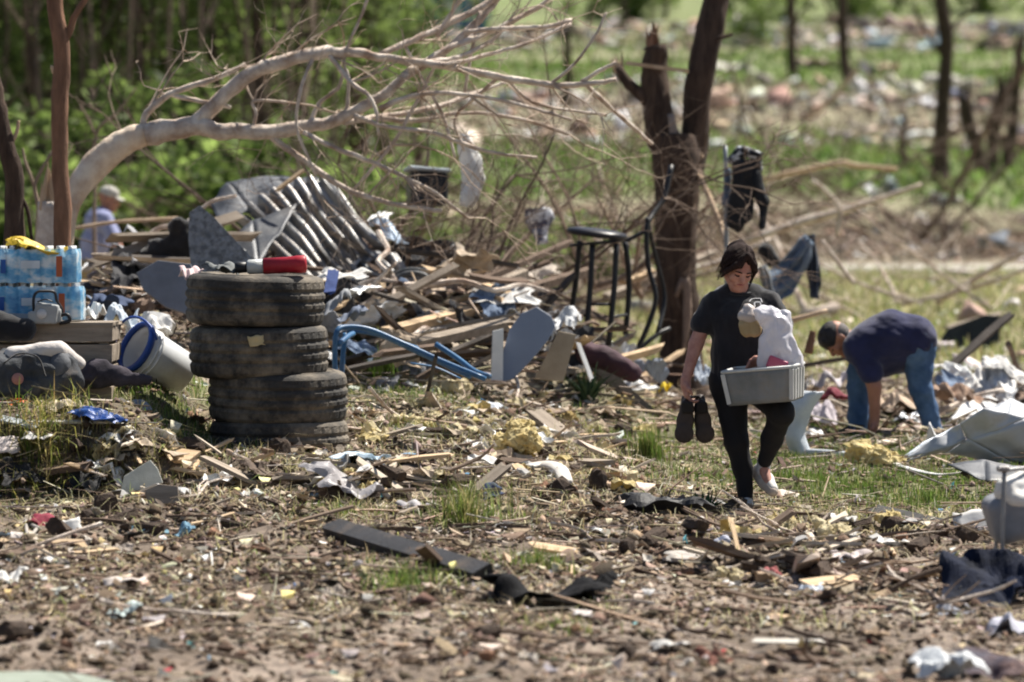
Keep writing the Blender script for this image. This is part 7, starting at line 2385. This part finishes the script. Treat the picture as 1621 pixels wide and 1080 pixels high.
# ---- what that person carries
def carried():
    # storage bin
    cb = WQ(1213, 636, -.34)
    t = empty('storage_bin', 'grey plastic storage bin carried on the walking person\'s hip', 'bin', cb, math.radians(-19))
    t.rotation_euler = (math.radians(3), math.radians(-5), math.radians(-19))
    m = mat('bin_grey', (.27, .285, .30), (.17, .18, .18), rough=.4, bump=.1, bscale=20, transl=.15, scale=5, dirt=(.30, .26, .2), dirt_amt=.35, dirt_scale=9)
    W, D, Hh = .40, .26, .19
    def wall(a, b, thick=.006):
        mb = MB()
        (x0, y0), (x1, y1) = a, b
        s = .90
        fn = quad_fn((x0 * s, y0 * s, 0), (x1 * s, y1 * s, 0), (x1, y1, Hh), (x0, y0, Hh))
        sheet(mb, fn, 8, 6, thick, .004, 8, 3)
        return mb.part('wall', m, t, True)
    X, Yh = W / 2, D / 2
    for a, b in (((-X, -Yh), (X, -Yh)), ((X, -Yh), (X, Yh)), ((X, Yh), (-X, Yh)), ((-X, Yh), (-X, -Yh))):
        wall(a, b)
    mb = MB()
    box(mb, frame((0, 0, .004)), (W * .89, D * .89, .006))
    mb.part('base', m, t)
    mr = mat('bin_rim', (.60, .61, .60), (.5, .51, .5), rough=.4, bump=.03)
    mb = MB()
    pts = [(-X, -Yh, Hh), (X, -Yh, Hh), (X, Yh, Hh), (-X, Yh, Hh), (-X, -Yh, Hh)]
    for a, b in zip(pts[:-1], pts[1:]):
        tube(mb, [a, b], .010, 7)
    mb.part('rim', mr, t, True)
    for y in (-.09, -.03, .03, .09):
        mb = MB()
        plank_geo(mb, (X * .905 + .008, y * .9, .01), (X + .008, y, Hh - .015), .018, .010, up=(1, 0, 0), rag=.001)
        mb.part('rib', mr, t)
    for sx in (-1, 1):
        mb = MB()
        plank_geo(mb, (sx * X * .89, -Yh * .91 - .003, .01), (sx * X * .985, -Yh - .003, Hh - .012), .024, .010, up=(0, -1, 0), rag=.001)
        mb.part('corner_rib', mr, t)
    # carrier bag in the bin
    m = mat('bag_film', (.80, .79, .83), (.66, .65, .70), rough=.3, bump=.1, transl=.3, scale=5)
    c = WQ(1232, 575, -.34)
    t2 = empty('carrier_bag', 'white plastic carrier bag bulging out of the storage bin', 'bag', c)
    q = lambda u, v, d=0: WQ(u, v, d - .34) - c
    solid('film', [('c', q(1216, 502), q(1234, 516), .055, .062), ('c', q(1230, 520), q(1226, 552), .068, .062), ('c', q(1238, 540), q(1246, 568), .066, .072), ('c', q(1215, 540), q(1216, 572), .045, .055), ('c', q(1206, 494), q(1212, 508), .034, .04), ('c', q(1246, 496), q(1240, 520), .024, .036), ('c', q(1222, 575), q(1252, 580), .06, .06)], .0075, m, t2, .012, None, lambda p: .016 * fbm(p * np.array([16, 16, 10]), 33, 2) + .034 * np.abs(fbm(p * np.array([17, 17, 9.]), 37, 3)) - .012)
    solid('handle', [('c', q(1244, 496), q(1250, 512), .012, .014), ('c', q(1250, 512), q(1246, 530), .014, .012)], .006, m, t2, .01)
    solid('pink_packet', [('b', q(1230, 577, -.085), (.046, .014, .026), rot('Y', 22), .010)], .006, mat('pink_pack', (.50, .10, .17), (.4, .08, .13), rough=.4, bump=.05), t2, .01)
    # bread bag held against the chest
    c = WQ(1190, 535, -.27)
    t3 = empty('bread_bag', 'small bag of beige bread rolls held against the black T-shirt', 'bread', c)
    q = lambda u, v, d=0: WQ(u, v, d - .27) - c
    solid('rolls', [('c', q(1180, 514), q(1182, 524), .040, .034), ('c', q(1193, 512), q(1196, 524), .042, .036)], .007, mat('bread', (.46, .36, .21), (.34, .25, .13), rough=.7), t3, .012, None, folds(.004, (30, 30, 30), 3))
    solid('wrapper_top', [('c', q(1186, 490), q(1186, 500), .036, .05), ('c', q(1178, 500), q(1190, 503), .034, .04)], .007, mat('wrapper', (.58, .52, .49), (.46, .40, .36), rough=.3), t3, .02, None, folds(.010, (26, 26, 16), 9))
    # the pair of shoes in the right hand
    for k, (u, dd, lab) in enumerate(((1083, -.13, 'dark brown shoe hanging sole out, the left one of the held pair'), (1116, -.09, 'dark brown shoe hanging sole out, the one of the held pair next to the leg'))):
        top = WQ(1093, 630, -.10)
        c = WQ(u, 703, dd)
        t4 = empty('held_shoe', lab, 'shoe', c, 0, 'pair of shoes in the walking person\'s hand')
        lo = WQ(u, 690, dd) - c
        hi = WQ(u + (5 if k == 0 else -6), 642, dd + .02) - c
        mid = (lo + hi) / 2
        ml = mat('brown_leather', (.048, .032, .026), (.026, .018, .015), rough=.6, bump=.2)
        solid('upper', [('c', lo + np.array([0, .06, .005]), mid + np.array([0, .06, 0]), .048, .046), ('c', mid + np.array([0, .06, 0]), hi + np.array([0, .05, .0]), .044, .034), ('c', hi + np.array([0, .07, -.02]), hi + np.array([0, .12, .03]), .034, .03)], .008, ml, t4, .02)
        solid('sole', [('e', lo + np.array([0, .0, .012]), (.057, .016, .055), None), ('e', hi + np.array([0, .0, -.02]), (.042, .016, .045), None), ('e', mid, (.046, .014, .07), None)], .007, mat('brown_sole', (.075, .056, .046), (.05, .036, .03), rough=.7), t4, .012)
        solid('heel', [('b', hi + np.array([0, -.018, -.012]), (.026, .010, .026), None, .008)], .007, mat('heel_black', (.03, .025, .022)), t4, .01)
        mb = MB()
        spline_tube(mb, [hi + np.array([0, .08, .0]), (hi + np.array([0, .1, .05]) + top - c) / 2, top - c], [.006, .006, .006], 6, 4)
        spline_tube(mb, [hi + np.array([.02, .1, .0]), (hi + np.array([.03, .12, .05]) + top - c) / 2, top - c], [.006, .006, .006], 6, 4)
        mb.part('lace', ml, t4, True)
carried()

# ---- the bending man
def bending_person():
    Y = gp(1480, 690)[1]
    Q = lambda u, v, d=0: P(u, v, Y + d)
    k = Y / 28.0
    c = Q(1410, 690)
    c[2] = gz(c[0], c[1])
    t = empty('person', 'person in navy shirt and blue jeans bending down to the ground', 'person', c)
    q = lambda u, v, d=0: Q(u, v, d) - c
    up = unit((-.86, -.12, .42))
    fwd = unit(np.array([-.40, -.10, -.90]) - up * np.dot((-.40, -.10, -.90), up))
    yv = -fwd
    xv = np.cross(yv, up)
    R = np.stack([xv, yv, up], 1)
    hc = q(1325, 536, -.04)
    s = 1.08 * k
    body = []
    hq = head_prims(body, hc, R, s, True)
    body += [('c', hq(0, .03, -.05), q(1362, 545, 0), .062, .075, {'k': .03}), ('c', q(1362, 548, 0), q(1440, 540, 0), .13, .13), ('c', q(1445, 548, -.06), q(1445, 548, .08), .11, .11)]
    body += [('c', q(1364, 562, -.20), q(1384, 612, -.23), .062, .050), ('c', q(1384, 612, -.23), q(1385, 664, -.20), .050, .034)]
    hand(body, q(1385, 666, -.20), (-.1, 0, -1), (-1, .1, 0), (-.2, -1, 0), .3, 1.1)
    body += [('c', q(1362, 560, .20), q(1372, 615, .24), .060, .048), ('c', q(1372, 615, .24), q(1378, 664, .14), .048, .032)]
    hand(body, q(1378, 666, .14), (-.2, 0, -1), (-1, -.1, 0), (-.2, 1, 0), .3, 1.05)
    body += [('c', q(1448, 552, -.08), q(1457, 618, -.06), .08, .05), ('c', q(1457, 618, -.06), q(1480, 682, -.02), .048, .036), ('c', q(1440, 560, .1), q(1362, 590, .13), .078, .052), ('c', q(1362, 590, .13), q(1358, 684, .12), .05, .038)]
    solid('body', body, .0075, M_SKIN2, t, .018)
    face_details(t, hq, np.zeros(3), s)
    hair = [('e', hq(0, .0, .048), (.079 * s, .099 * s, .084 * s), R), ('c', hq(-.045, -.062, .075), hq(.045, -.062, .075), .024 * s, .024 * s)]
    solid('grey_hair', [('e', hq(0, .035, .005), (.0785 * s, .075 * s, .075 * s), R)], .008, mat('greying_hair', (.20, .18, .17), (.13, .115, .11), scale=40, rough=.8, bump=.5, bscale=90), t, .02)
    solid('hair', hair, .007, mat('short_dark_hair', (.035, .030, .032), (.016, .014, .016), scale=40, rough=.6, bump=.6, bscale=90), t, .02, None, lambda p: .003 * fbm(p * 50, 5, 3))
    shirt = [('c', q(1448, 536, -.08), q(1446, 538, .10), .165, .16), ('c', q(1410, 532, -.08), q(1410, 534, .10), .185, .18), ('c', q(1376, 545, -.10), q(1376, 545, .10), .165, .16), ('c', q(1358, 550, -.13), q(1356, 550, .13), .10, .10), ('c', q(1395, 562, 0), q(1425, 556, 0), .16, .15),
             ('c', q(1362, 556, -.18), q(1380, 592, -.23), .092, .082), ('c', q(1360, 556, .18), q(1370, 596, .23), .088, .078)]
    m_sh = mat('navy_shirt', (.024, .027, .082), (.014, .016, .05), rough=.95, bump=.15, bscale=180, sheen=.2)
    sh = solid('shirt', [tuple(list(p[:3]) + [p[3] * k, p[4] * k]) for p in shirt], .009, m_sh, t, .05, None, folds(.020, (7, 7, 11), 41))
    mb = MB()
    cc = hq(0, .035, -.115)
    pts = [cc + R @ np.array([.078 * math.cos(a), .078 * math.sin(a), .01 * math.sin(a)]) for a in np.linspace(0, 6.283, 25)]
    tube(mb, pts, .012, 7, cap=False)
    mb.part('collar', m_sh, sh, True)
    je = [('c', q(1452, 546, -.08), q(1452, 546, .10), .142, .138), ('c', q(1451, 556, -.08), q(1458, 618, -.06), .112, .080), ('c', q(1458, 618, -.06), q(1481, 684, -.02), .077, .064), ('c', q(1440, 562, .1), q(1360, 590, .13), .110, .084), ('c', q(1360, 590, .13), q(1357, 684, .12), .082, .068)]
    j = solid('jeans', [tuple(list(p[:3]) + [p[3] * k, p[4] * k]) for p in je], .009, mat('jeans_blue', (.10, .175, .31), (.045, .09, .18), scale=6, rough=1, bump=.3, bscale=200), t, .04, None, folds(.022, (11, 11, 13), 44))
    mb = MB()
    a, b, d2 = q(1457, 528, -.215), q(1470, 532, -.205), q(1466, 552, -.215)
    sheet(mb, quad_fn(q(1450, 530, -.232), q(1466, 528, -.222), q(1466, 552, -.222), q(1452, 554, -.232)), 5, 5, .006, .003, 20, 2)
    mb.part('back_pocket', mat('pocket_denim', (.16, .22, .30), (.10, .15, .22), rough=1), j, True)
    for heel, toe in ((q(1484, 692, .0), q(1452, 694, -.06)), (q(1364, 690, .14), q(1332, 692, .10))):
        pr, so = shoe_prims(heel, toe, (0, 0, 1), 1.15)
        b = solid('boot', pr, .009, mat('boot_black', (.028, .024, .022), (.016, .014, .013), rough=.6), t, .02)
        solid('sole', so, .009, mat('boot_sole', (.05, .045, .04)), b, .012)
bending_person()

# ---- the man stooping beyond the rubble
def distant_person():
    Y = 40.0
    Q = lambda u, v, d=0: P(u, v, Y + d)
    c = Q(150, 520)
    c[2] = gz(c[0], c[1])
    t = empty('person', 'person in a pale cap and lavender shirt stooping beyond the bottled water', 'person', c)
    q = lambda u, v, d=0: Q(u, v, d) - c
    R = rot('Z', 82) @ rot('X', 14)
    hc = q(172, 316)
    body = []
    hq = head_prims(body, hc, R, 1.08, True)
    body += [('c', hc + np.array([-.02, 0, -.06]), q(160, 346), .058, .07), ('c', q(158, 350, -.1), q(158, 350, .1), .10, .10), ('c', q(158, 352), q(146, 412), .12, .12), ('c', q(168, 348, -.2), q(180, 380, -.24), .052, .044), ('c', q(180, 380, -.24), q(190, 404, -.2), .043, .03), ('c', q(168, 348, .2), q(184, 380, .22), .05, .043), ('c', q(184, 380, .22), q(194, 404, .15), .043, .03)]
    hand(body, q(190, 405, -.2), (.4, 0, -1), (1, 0, 0), (0, .8, 0), .4, 1.05)
    hand(body, q(194, 405, .15), (.4, 0, -1), (1, 0, 0), (0, -.8, 0), .4, 1.05)
    g = c[2]
    kn1, an1 = np.array([.16, -.1, .47]), np.array([0, -.1, .08])
    kn2, an2 = np.array([.14, .1, .47]), np.array([-.05, .1, .08])
    hp = q(143, 420)
    body += [('c', hp + np.array([0, -.09, 0]), kn1, .085, .06), ('c', kn1, an1, .058, .04), ('c', hp + np.array([0, .09, 0]), kn2, .085, .06), ('c', kn2, an2, .058, .04)]
    solid('body', body, .010, M_SKIN2, t, .02)
    face_details(t, hq, np.zeros(3), 1.08)
    m = mat('lavender_shirt', (.30, .32, .50), (.22, .235, .38), rough=.95, bump=.15)
    solid('shirt', [('c', q(156, 347, -.13), q(156, 347, .13), .10, .10), ('c', q(157, 352, -.06), q(157, 352, .06), .15, .15), ('c', q(150, 385, -.05), q(150, 385, .05), .155, .15), ('c', q(145, 412, -.05), q(145, 412, .05), .15, .15), ('c', q(166, 346, -.19), q(180, 378, -.25), .082, .072), ('c', q(166, 346, .19), q(183, 376, .23), .08, .07)], .012, m, t, .05, None, folds(.014, (9, 9, 9), 51))
    solid('trousers', [('c', hp + np.array([0, -.06, .0]), hp + np.array([0, .06, 0]), .14, .14), ('c', hp + np.array([0, -.09, 0]), kn1, .11, .085), ('c', kn1, an1, .082, .07), ('c', hp + np.array([0, .09, 0]), kn2, .11, .085), ('c', kn2, an2, .082, .07)], .013, mat('tan_trousers', (.33, .26, .17), (.25, .19, .12), rough=1), t, .04, None, folds(.012, (12, 12, 9), 53))
    cap = solid('cap', [('e', hq(0, .006, .062), (.088, .105, .075), R)], .009, mat('cap_grey', (.46, .44, .40), (.36, .34, .31), rough=.95), t, .01)
    mb = MB()
    sheet(mb, lambda s_, t_: np.stack([(s_ - .5) * .15, -.085 - .085 * t_ * (1 - (2 * s_ - 1) ** 2 * .35), .055 - .02 * t_ - .02 * (2 * s_ - 1) ** 2], -1) @ R.T + hc, 8, 5, .006)
    mb.part('brim', mat('cap_grey', (.46, .44, .40)), cap, True)
    for an in (an1, an2):
        pr, so = shoe_prims(np.array([an[0] - .05, an[1], 0]), np.array([an[0] + .19, an[1], 0]), (0, 0, 1), 1.15)
        b = solid('boot', pr, .011, mat('boot_black', (.03, .025, .022)), t, .02)
        solid('sole', so, .011, mat('boot_sole', (.05, .045, .04)), b, .012)
distant_person()
# ================================================================== loose scraps one could pick up
def scatter_kind(name, cat, label, group, m_list, make, n, region, seed, sc=(.7, 1.3)):
    """copies of a few scrap shapes laid on the ground inside pixel regions [(u0, u1, v0, v1, weight)]"""
    rr = random.Random(seed)
    meshes = []
    for i, m in enumerate(m_list):
        for j in range(2):
            mb = MB()
            make(mb, random.Random(seed * 31 + i * 7 + j), seed + i * 5 + j)
            meshes.append(mb.mesh(name, m))
    w = [r[4] for r in region]
    for i in range(n):
        u0, u1, v0, v1, _ = rr.choices(region, w)[0]
        q = gp(rr.uniform(u0, u1), rr.uniform(v0, v1))
        z = q[2] + float(ground_micro(np.array([q[0]]), np.array([q[1]]))[0])
        o = link(name, meshes[rr.randrange(len(meshes))], None, (q[0], q[1], z + .012))
        s = rr.uniform(*sc)
        o.scale = (s, s, s * rr.uniform(.8, 1.2))
        o.rotation_euler = (rr.gauss(0, .22), rr.gauss(0, .22), rr.uniform(0, 6.28))
        tag(o, label, cat, group)

def mk_splinter(L, W, T):
    def f(mb, r, seed):
        a = np.array([-L / 2, 0, 0])
        plank_geo(mb, a, -a + np.array([0, r.uniform(-.02, .02), 0]), W * r.uniform(.6, 1.3), T, rag=L * .09, bow=L * r.uniform(-.04, .04), seg=3)
    return f
def mk_flake(W, Hh, amp):
    def f(mb, r, seed):
        sheet(mb, lambda s, t: np.stack([(s - .5) * W * (1 + .5 * n2(t * 4, s, 1, seed, 2)), (t - .5) * Hh * (1 + .5 * n2(s * 4, t, 1, seed + 1, 2)), 0 * s], -1), 6, 5, .004, amp, 2.2 / W, seed, .2, .7)
    return f
def mk_chunk(S):
    def f(mb, r, seed):
        box(mb, frame((0, 0, S * .2)), (S * r.uniform(.8, 1.6), S * r.uniform(.5, 1), S * r.uniform(.35, .7)), S * .12, jit=S * .06)
    return f
MID = [(430, 1010, 690, 860, 3), (0, 420, 700, 900, 2), (1150, 1560, 830, 960, 3), (0, 1621, 880, 1075, 2.5), (850, 1300, 800, 930, 2), (560, 1000, 640, 700, 1)]
scatter_kind('wood_splinter', 'wood', 'pale splintered piece of lath lying loose in the mud', 'loose splinters of lath', [M_PINE, M_GREYW, mat('bleached_wood', (.58, .50, .41), (.44, .37, .29))], mk_splinter(.24, .022, .012), 130, MID, 1)
scatter_kind('dark_splinter', 'wood', 'short dark broken stick lying loose in the mud', 'loose dark sticks', [M_DARKW, M_BARK], mk_splinter(.3, .018, .014), 110, MID, 2)
scatter_kind('paper_scrap', 'paper', 'small whitish torn paper scrap lying in the mud', 'small paper scraps in the mud', [M_PAPER, mat('dirty_paper', (.56, .52, .47), (.4, .36, .31))], mk_flake(.09, .05, .022), 60, MID, 3)
scatter_kind('cardboard_scrap', 'cardboard', 'small brown torn cardboard scrap lying in the mud', 'small cardboard scraps in the mud', [mat('cardboard', (.36, .26, .175), (.27, .19, .12)), mat('cardboard_grey', (.34, .29, .25), (.24, .2, .165))], mk_flake(.11, .07, .022), 75, MID, 4)
scatter_kind('shingle_scrap', 'shingle', 'small dark grey broken shingle lying in the mud', 'broken shingles in the mud', [mat('shingle_grey', (.10, .097, .095), (.065, .062, .06), rough=1, bump=.8, bscale=150)], mk_flake(.12, .07, .008), 36, MID, 5)
scatter_kind('bark_chunk', 'bark', 'rough brown chunk of bark lying in the mud', 'bark chunks in the mud', [M_BARK, M_BARKR], mk_chunk(.06), 60, MID, 6)
scatter_kind('foam_scrap', 'insulation', 'thumb sized yellow scrap of insulation lying in the mud', 'small insulation scraps in the mud', [M_INSP], mk_flake(.06, .045, .03), 46, MID, 7)
scatter_kind('blue_scrap', 'plastic scrap', 'tiny bluish scrap of plastic film lying in the mud', 'small bluish film scraps', [mat('blue_film_scrap', (.16, .27, .38), (.35, .42, .48))], mk_flake(.07, .03, .02), 16, MID, 8)
def mk_branch(L):
    def f(mb, r, seed):
        pts = [np.array([-L / 2, 0, 0])]
        for k in range(5):
            pts.append(pts[-1] + np.array([L / 5, r.gauss(0, .05) * L, r.gauss(0, .02) * L]))
        spline_tube(mb, pts, np.linspace(.011, .005, 6), 5, 2)
        spline_tube(mb, [pts[3], pts[3] + np.array([L * .12, L * .1, .02]), pts[3] + np.array([L * .25, L * .14, .03])], [.006, .005, .003], 4, 2)
    return f
scatter_kind('fallen_twig', 'branch', 'long forked fallen twig lying across the mud', 'long forked twigs in the mud', [M_TWIG, M_TWIGD, M_LIMB], mk_branch(.7), 70, MID, 11)
PILE = [(140, 300, 400, 500, 1), (520, 760, 400, 560, 2), (640, 900, 400, 520, 2), (430, 640, 480, 560, 1), (880, 1050, 480, 600, 1.2), (1510, 1621, 560, 640, 1), (1230, 1290, 560, 640, .5)]
scatter_kind('broken_board', 'board', 'broken board end lying on the rubble mound', 'broken boards on the rubble mound', [M_PINE, M_GREYW, M_DARKW], mk_splinter(.55, .07, .03), 80, PILE, 9)
scatter_kind('sheet_scrap', 'scrap', 'torn pale sheet scrap lying on the rubble mound', 'torn sheets on the rubble mound', [M_WHITE, M_GREYP, mat('tan_scrap', (.5, .42, .33)), mat('dark_scrap', (.05, .05, .06))], mk_flake(.26, .16, .08), 60, PILE, 10)

# ---- the tangled heap itself: bigger pieces lying on and across one another
def heap_pieces():
    rr = random.Random(77)
    zones = [(150, 300, 400, 520, 27, 31, 1.0), (500, 760, 380, 560, 26, 31.5, 2.6), (680, 1040, 400, 600, 27.5, 33, 2.2), (560, 800, 300, 430, 30, 35, 1.2), (300, 520, 380, 470, 27.5, 30, .8), (1520, 1640, 580, 640, 29, 33, .5), (1240, 1290, 560, 620, 29.5, 33, .3)]
    wood = [M_PINE, M_GREYW, M_DARKW, mat('charcoal_wood', (.09, .075, .065), (.05, .042, .036)), M_GREYW, M_LIMB, M_TWIGD]
    cols = [('white', M_WHITE), ('grey', mat('heap_grey', (.34, .34, .36), (.2, .2, .21), rough=.6)), ('tan', mat('heap_tan', (.50, .40, .30), (.34, .26, .18))), ('dark', mat('heap_dark', (.04, .04, .045))), ('brown', mat('heap_brown', (.22, .15, .11))), ('blue', mat('heap_blue', (.16, .22, .33)))]
    bm, sm = [], {}
    for i, m in enumerate(wood):
        for L, w in ((.7, .06), (1.1, .09)):
            mb = MB()
            if m in (M_LIMB, M_TWIGD):
                pts = [np.array([-L / 2 + L * k / 5, rr.gauss(0, .04), rr.gauss(0, .04)]) for k in range(6)]
                spline_tube(mb, pts, np.linspace(.026, .012, 6), 6, 3, lump=.15, seed=i)
            else:
                plank_geo(mb, (-L / 2, 0, 0), (L / 2, 0, 0), w, .026, rag=.06, bow=rr.uniform(-.02, .03), seg=4)
            bm.append((m in (M_LIMB, M_TWIGD), mb.mesh('rubble_board', m)))
    for nm, m in cols:
        for j in range(3):
            mb = MB()
            W, D = rr.uniform(.25, .5), rr.uniform(.2, .4)
            sd = rr.randrange(999)
            sheet(mb, lambda a, b: np.stack([(a - .5) * W * (1 + .5 * n2(b * 3, a, 1, sd, 2)), (b - .5) * D * (1 + .5 * n2(a * 3, b, 1, sd + 1, 2)), .10 * n2(a * 2.5, b * 2.5, 1, sd + 2, 3) + .06 * np.abs((a * 2.3 + b) % 1 - .5)], -1), 12, 10, .005, .03, 7, sd, .15, .5)
            sm.setdefault(nm, []).append(mb.mesh('rubble_sheet', m))
    wts = [z[6] for z in zones]
    for i in range(270):
        u0, u1, v0, v1, y0, y1, _ = rr.choices(zones, wts)[0]
        Y = rr.uniform(y0, y1)
        x = (rr.uniform(u0, u1) - 810.5) / F * Y
        g = gz(x, Y)
        if i % 2 == 0:
            limb_, me = bm[rr.randrange(len(bm))]
            o = link('rubble_branch' if limb_ else 'rubble_board', me, None, (x, Y, g + abs(rr.gauss(.06, .14))))
            o.rotation_euler = (rr.gauss(0, .5), rr.gauss(0, .32), rr.gauss(.1, .8))
            if limb_:
                tag(o, 'bare branch piece jammed into the rubble heap', 'branch', 'branch pieces in the rubble heap')
            else:
                tag(o, 'splintered board jammed slantwise into the rubble heap', 'board', 'boards in the rubble heap')
        else:
            nm = rr.choices(['white', 'grey', 'tan', 'dark', 'brown', 'blue'], [.18, .26, .12, .24, .1, .1])[0]
            o = link('rubble_sheet', rr.choice(sm[nm]), None, (x, Y, g + abs(rr.gauss(.05, .1))))
            o.rotation_euler = (rr.gauss(.3, .5), rr.gauss(0, .5), rr.uniform(0, 6.28))
            s_ = rr.uniform(.6, 1.15)
            o.scale = (s_, s_, s_)
            tag(o, {'white': 'crumpled white sheet piece in the rubble heap', 'grey': 'crumpled grey metal piece in the rubble heap', 'tan': 'crumpled tan wallboard piece in the rubble heap', 'dark': 'crumpled black plastic piece in the rubble heap', 'brown': 'crumpled brown cardboard piece in the rubble heap', 'blue': 'crumpled dull blue plastic piece in the rubble heap'}[nm], 'scrap', nm + ' pieces in the rubble heap')
heap_pieces()
BANK = [(440, 1000, 690, 800, 3), (0, 420, 720, 860, 1.5), (1180, 1560, 830, 930, 2), (860, 1200, 800, 900, 1.5), (0, 1621, 900, 1060, .8)]
scatter_kind('bank_board', 'board', 'flat weathered board piece half sunk in the litter of the bank', 'board pieces in the bank litter', [M_GREYW, M_PINE, M_DARKW, mat('pink_grey_board', (.48, .39, .33), (.34, .27, .22))], mk_splinter(.5, .08, .022), 46, BANK, 14)
scatter_kind('soil_lump', 'soil', 'dark lump of earth turned up on the bank', 'earth lumps on the bank', [mat('dark_earth', (.085, .06, .045), (.045, .032, .025), scale=20, rough=1, bump=1, bscale=30)], mk_chunk(.12), 60, BANK, 15)

BAND = [(560, 1040, 605, 700, 2), (440, 1000, 700, 790, 2), (1150, 1480, 830, 900, 1), (160, 420, 690, 790, .8)]
scatter_kind('torn_sheet', 'scrap', 'hand sized torn pale sheet lying in the tangled band across the bank', 'torn sheets across the bank', [M_PAPER, M_WHITE, mat('band_grey', (.42, .41, .40), (.3, .29, .28)), mat('band_tan', (.52, .43, .33), (.38, .3, .22))], mk_flake(.2, .13, .06), 54, BAND, 21)
scatter_kind('insulation_clump', 'insulation', 'fist sized torn yellow insulation lump lying across the bank', 'torn insulation lumps across the bank', [M_INSUL, M_INSP], mk_flake(.15, .12, .075), 40, BAND, 22)
scatter_kind('bank_splinter', 'wood', 'long pale splintered lath tangled into the bank litter', 'long laths across the bank', [M_PINE, M_GREYW, mat('bleached_wood', (.58, .50, .41))], mk_splinter(.55, .026, .014), 60, BAND, 23)
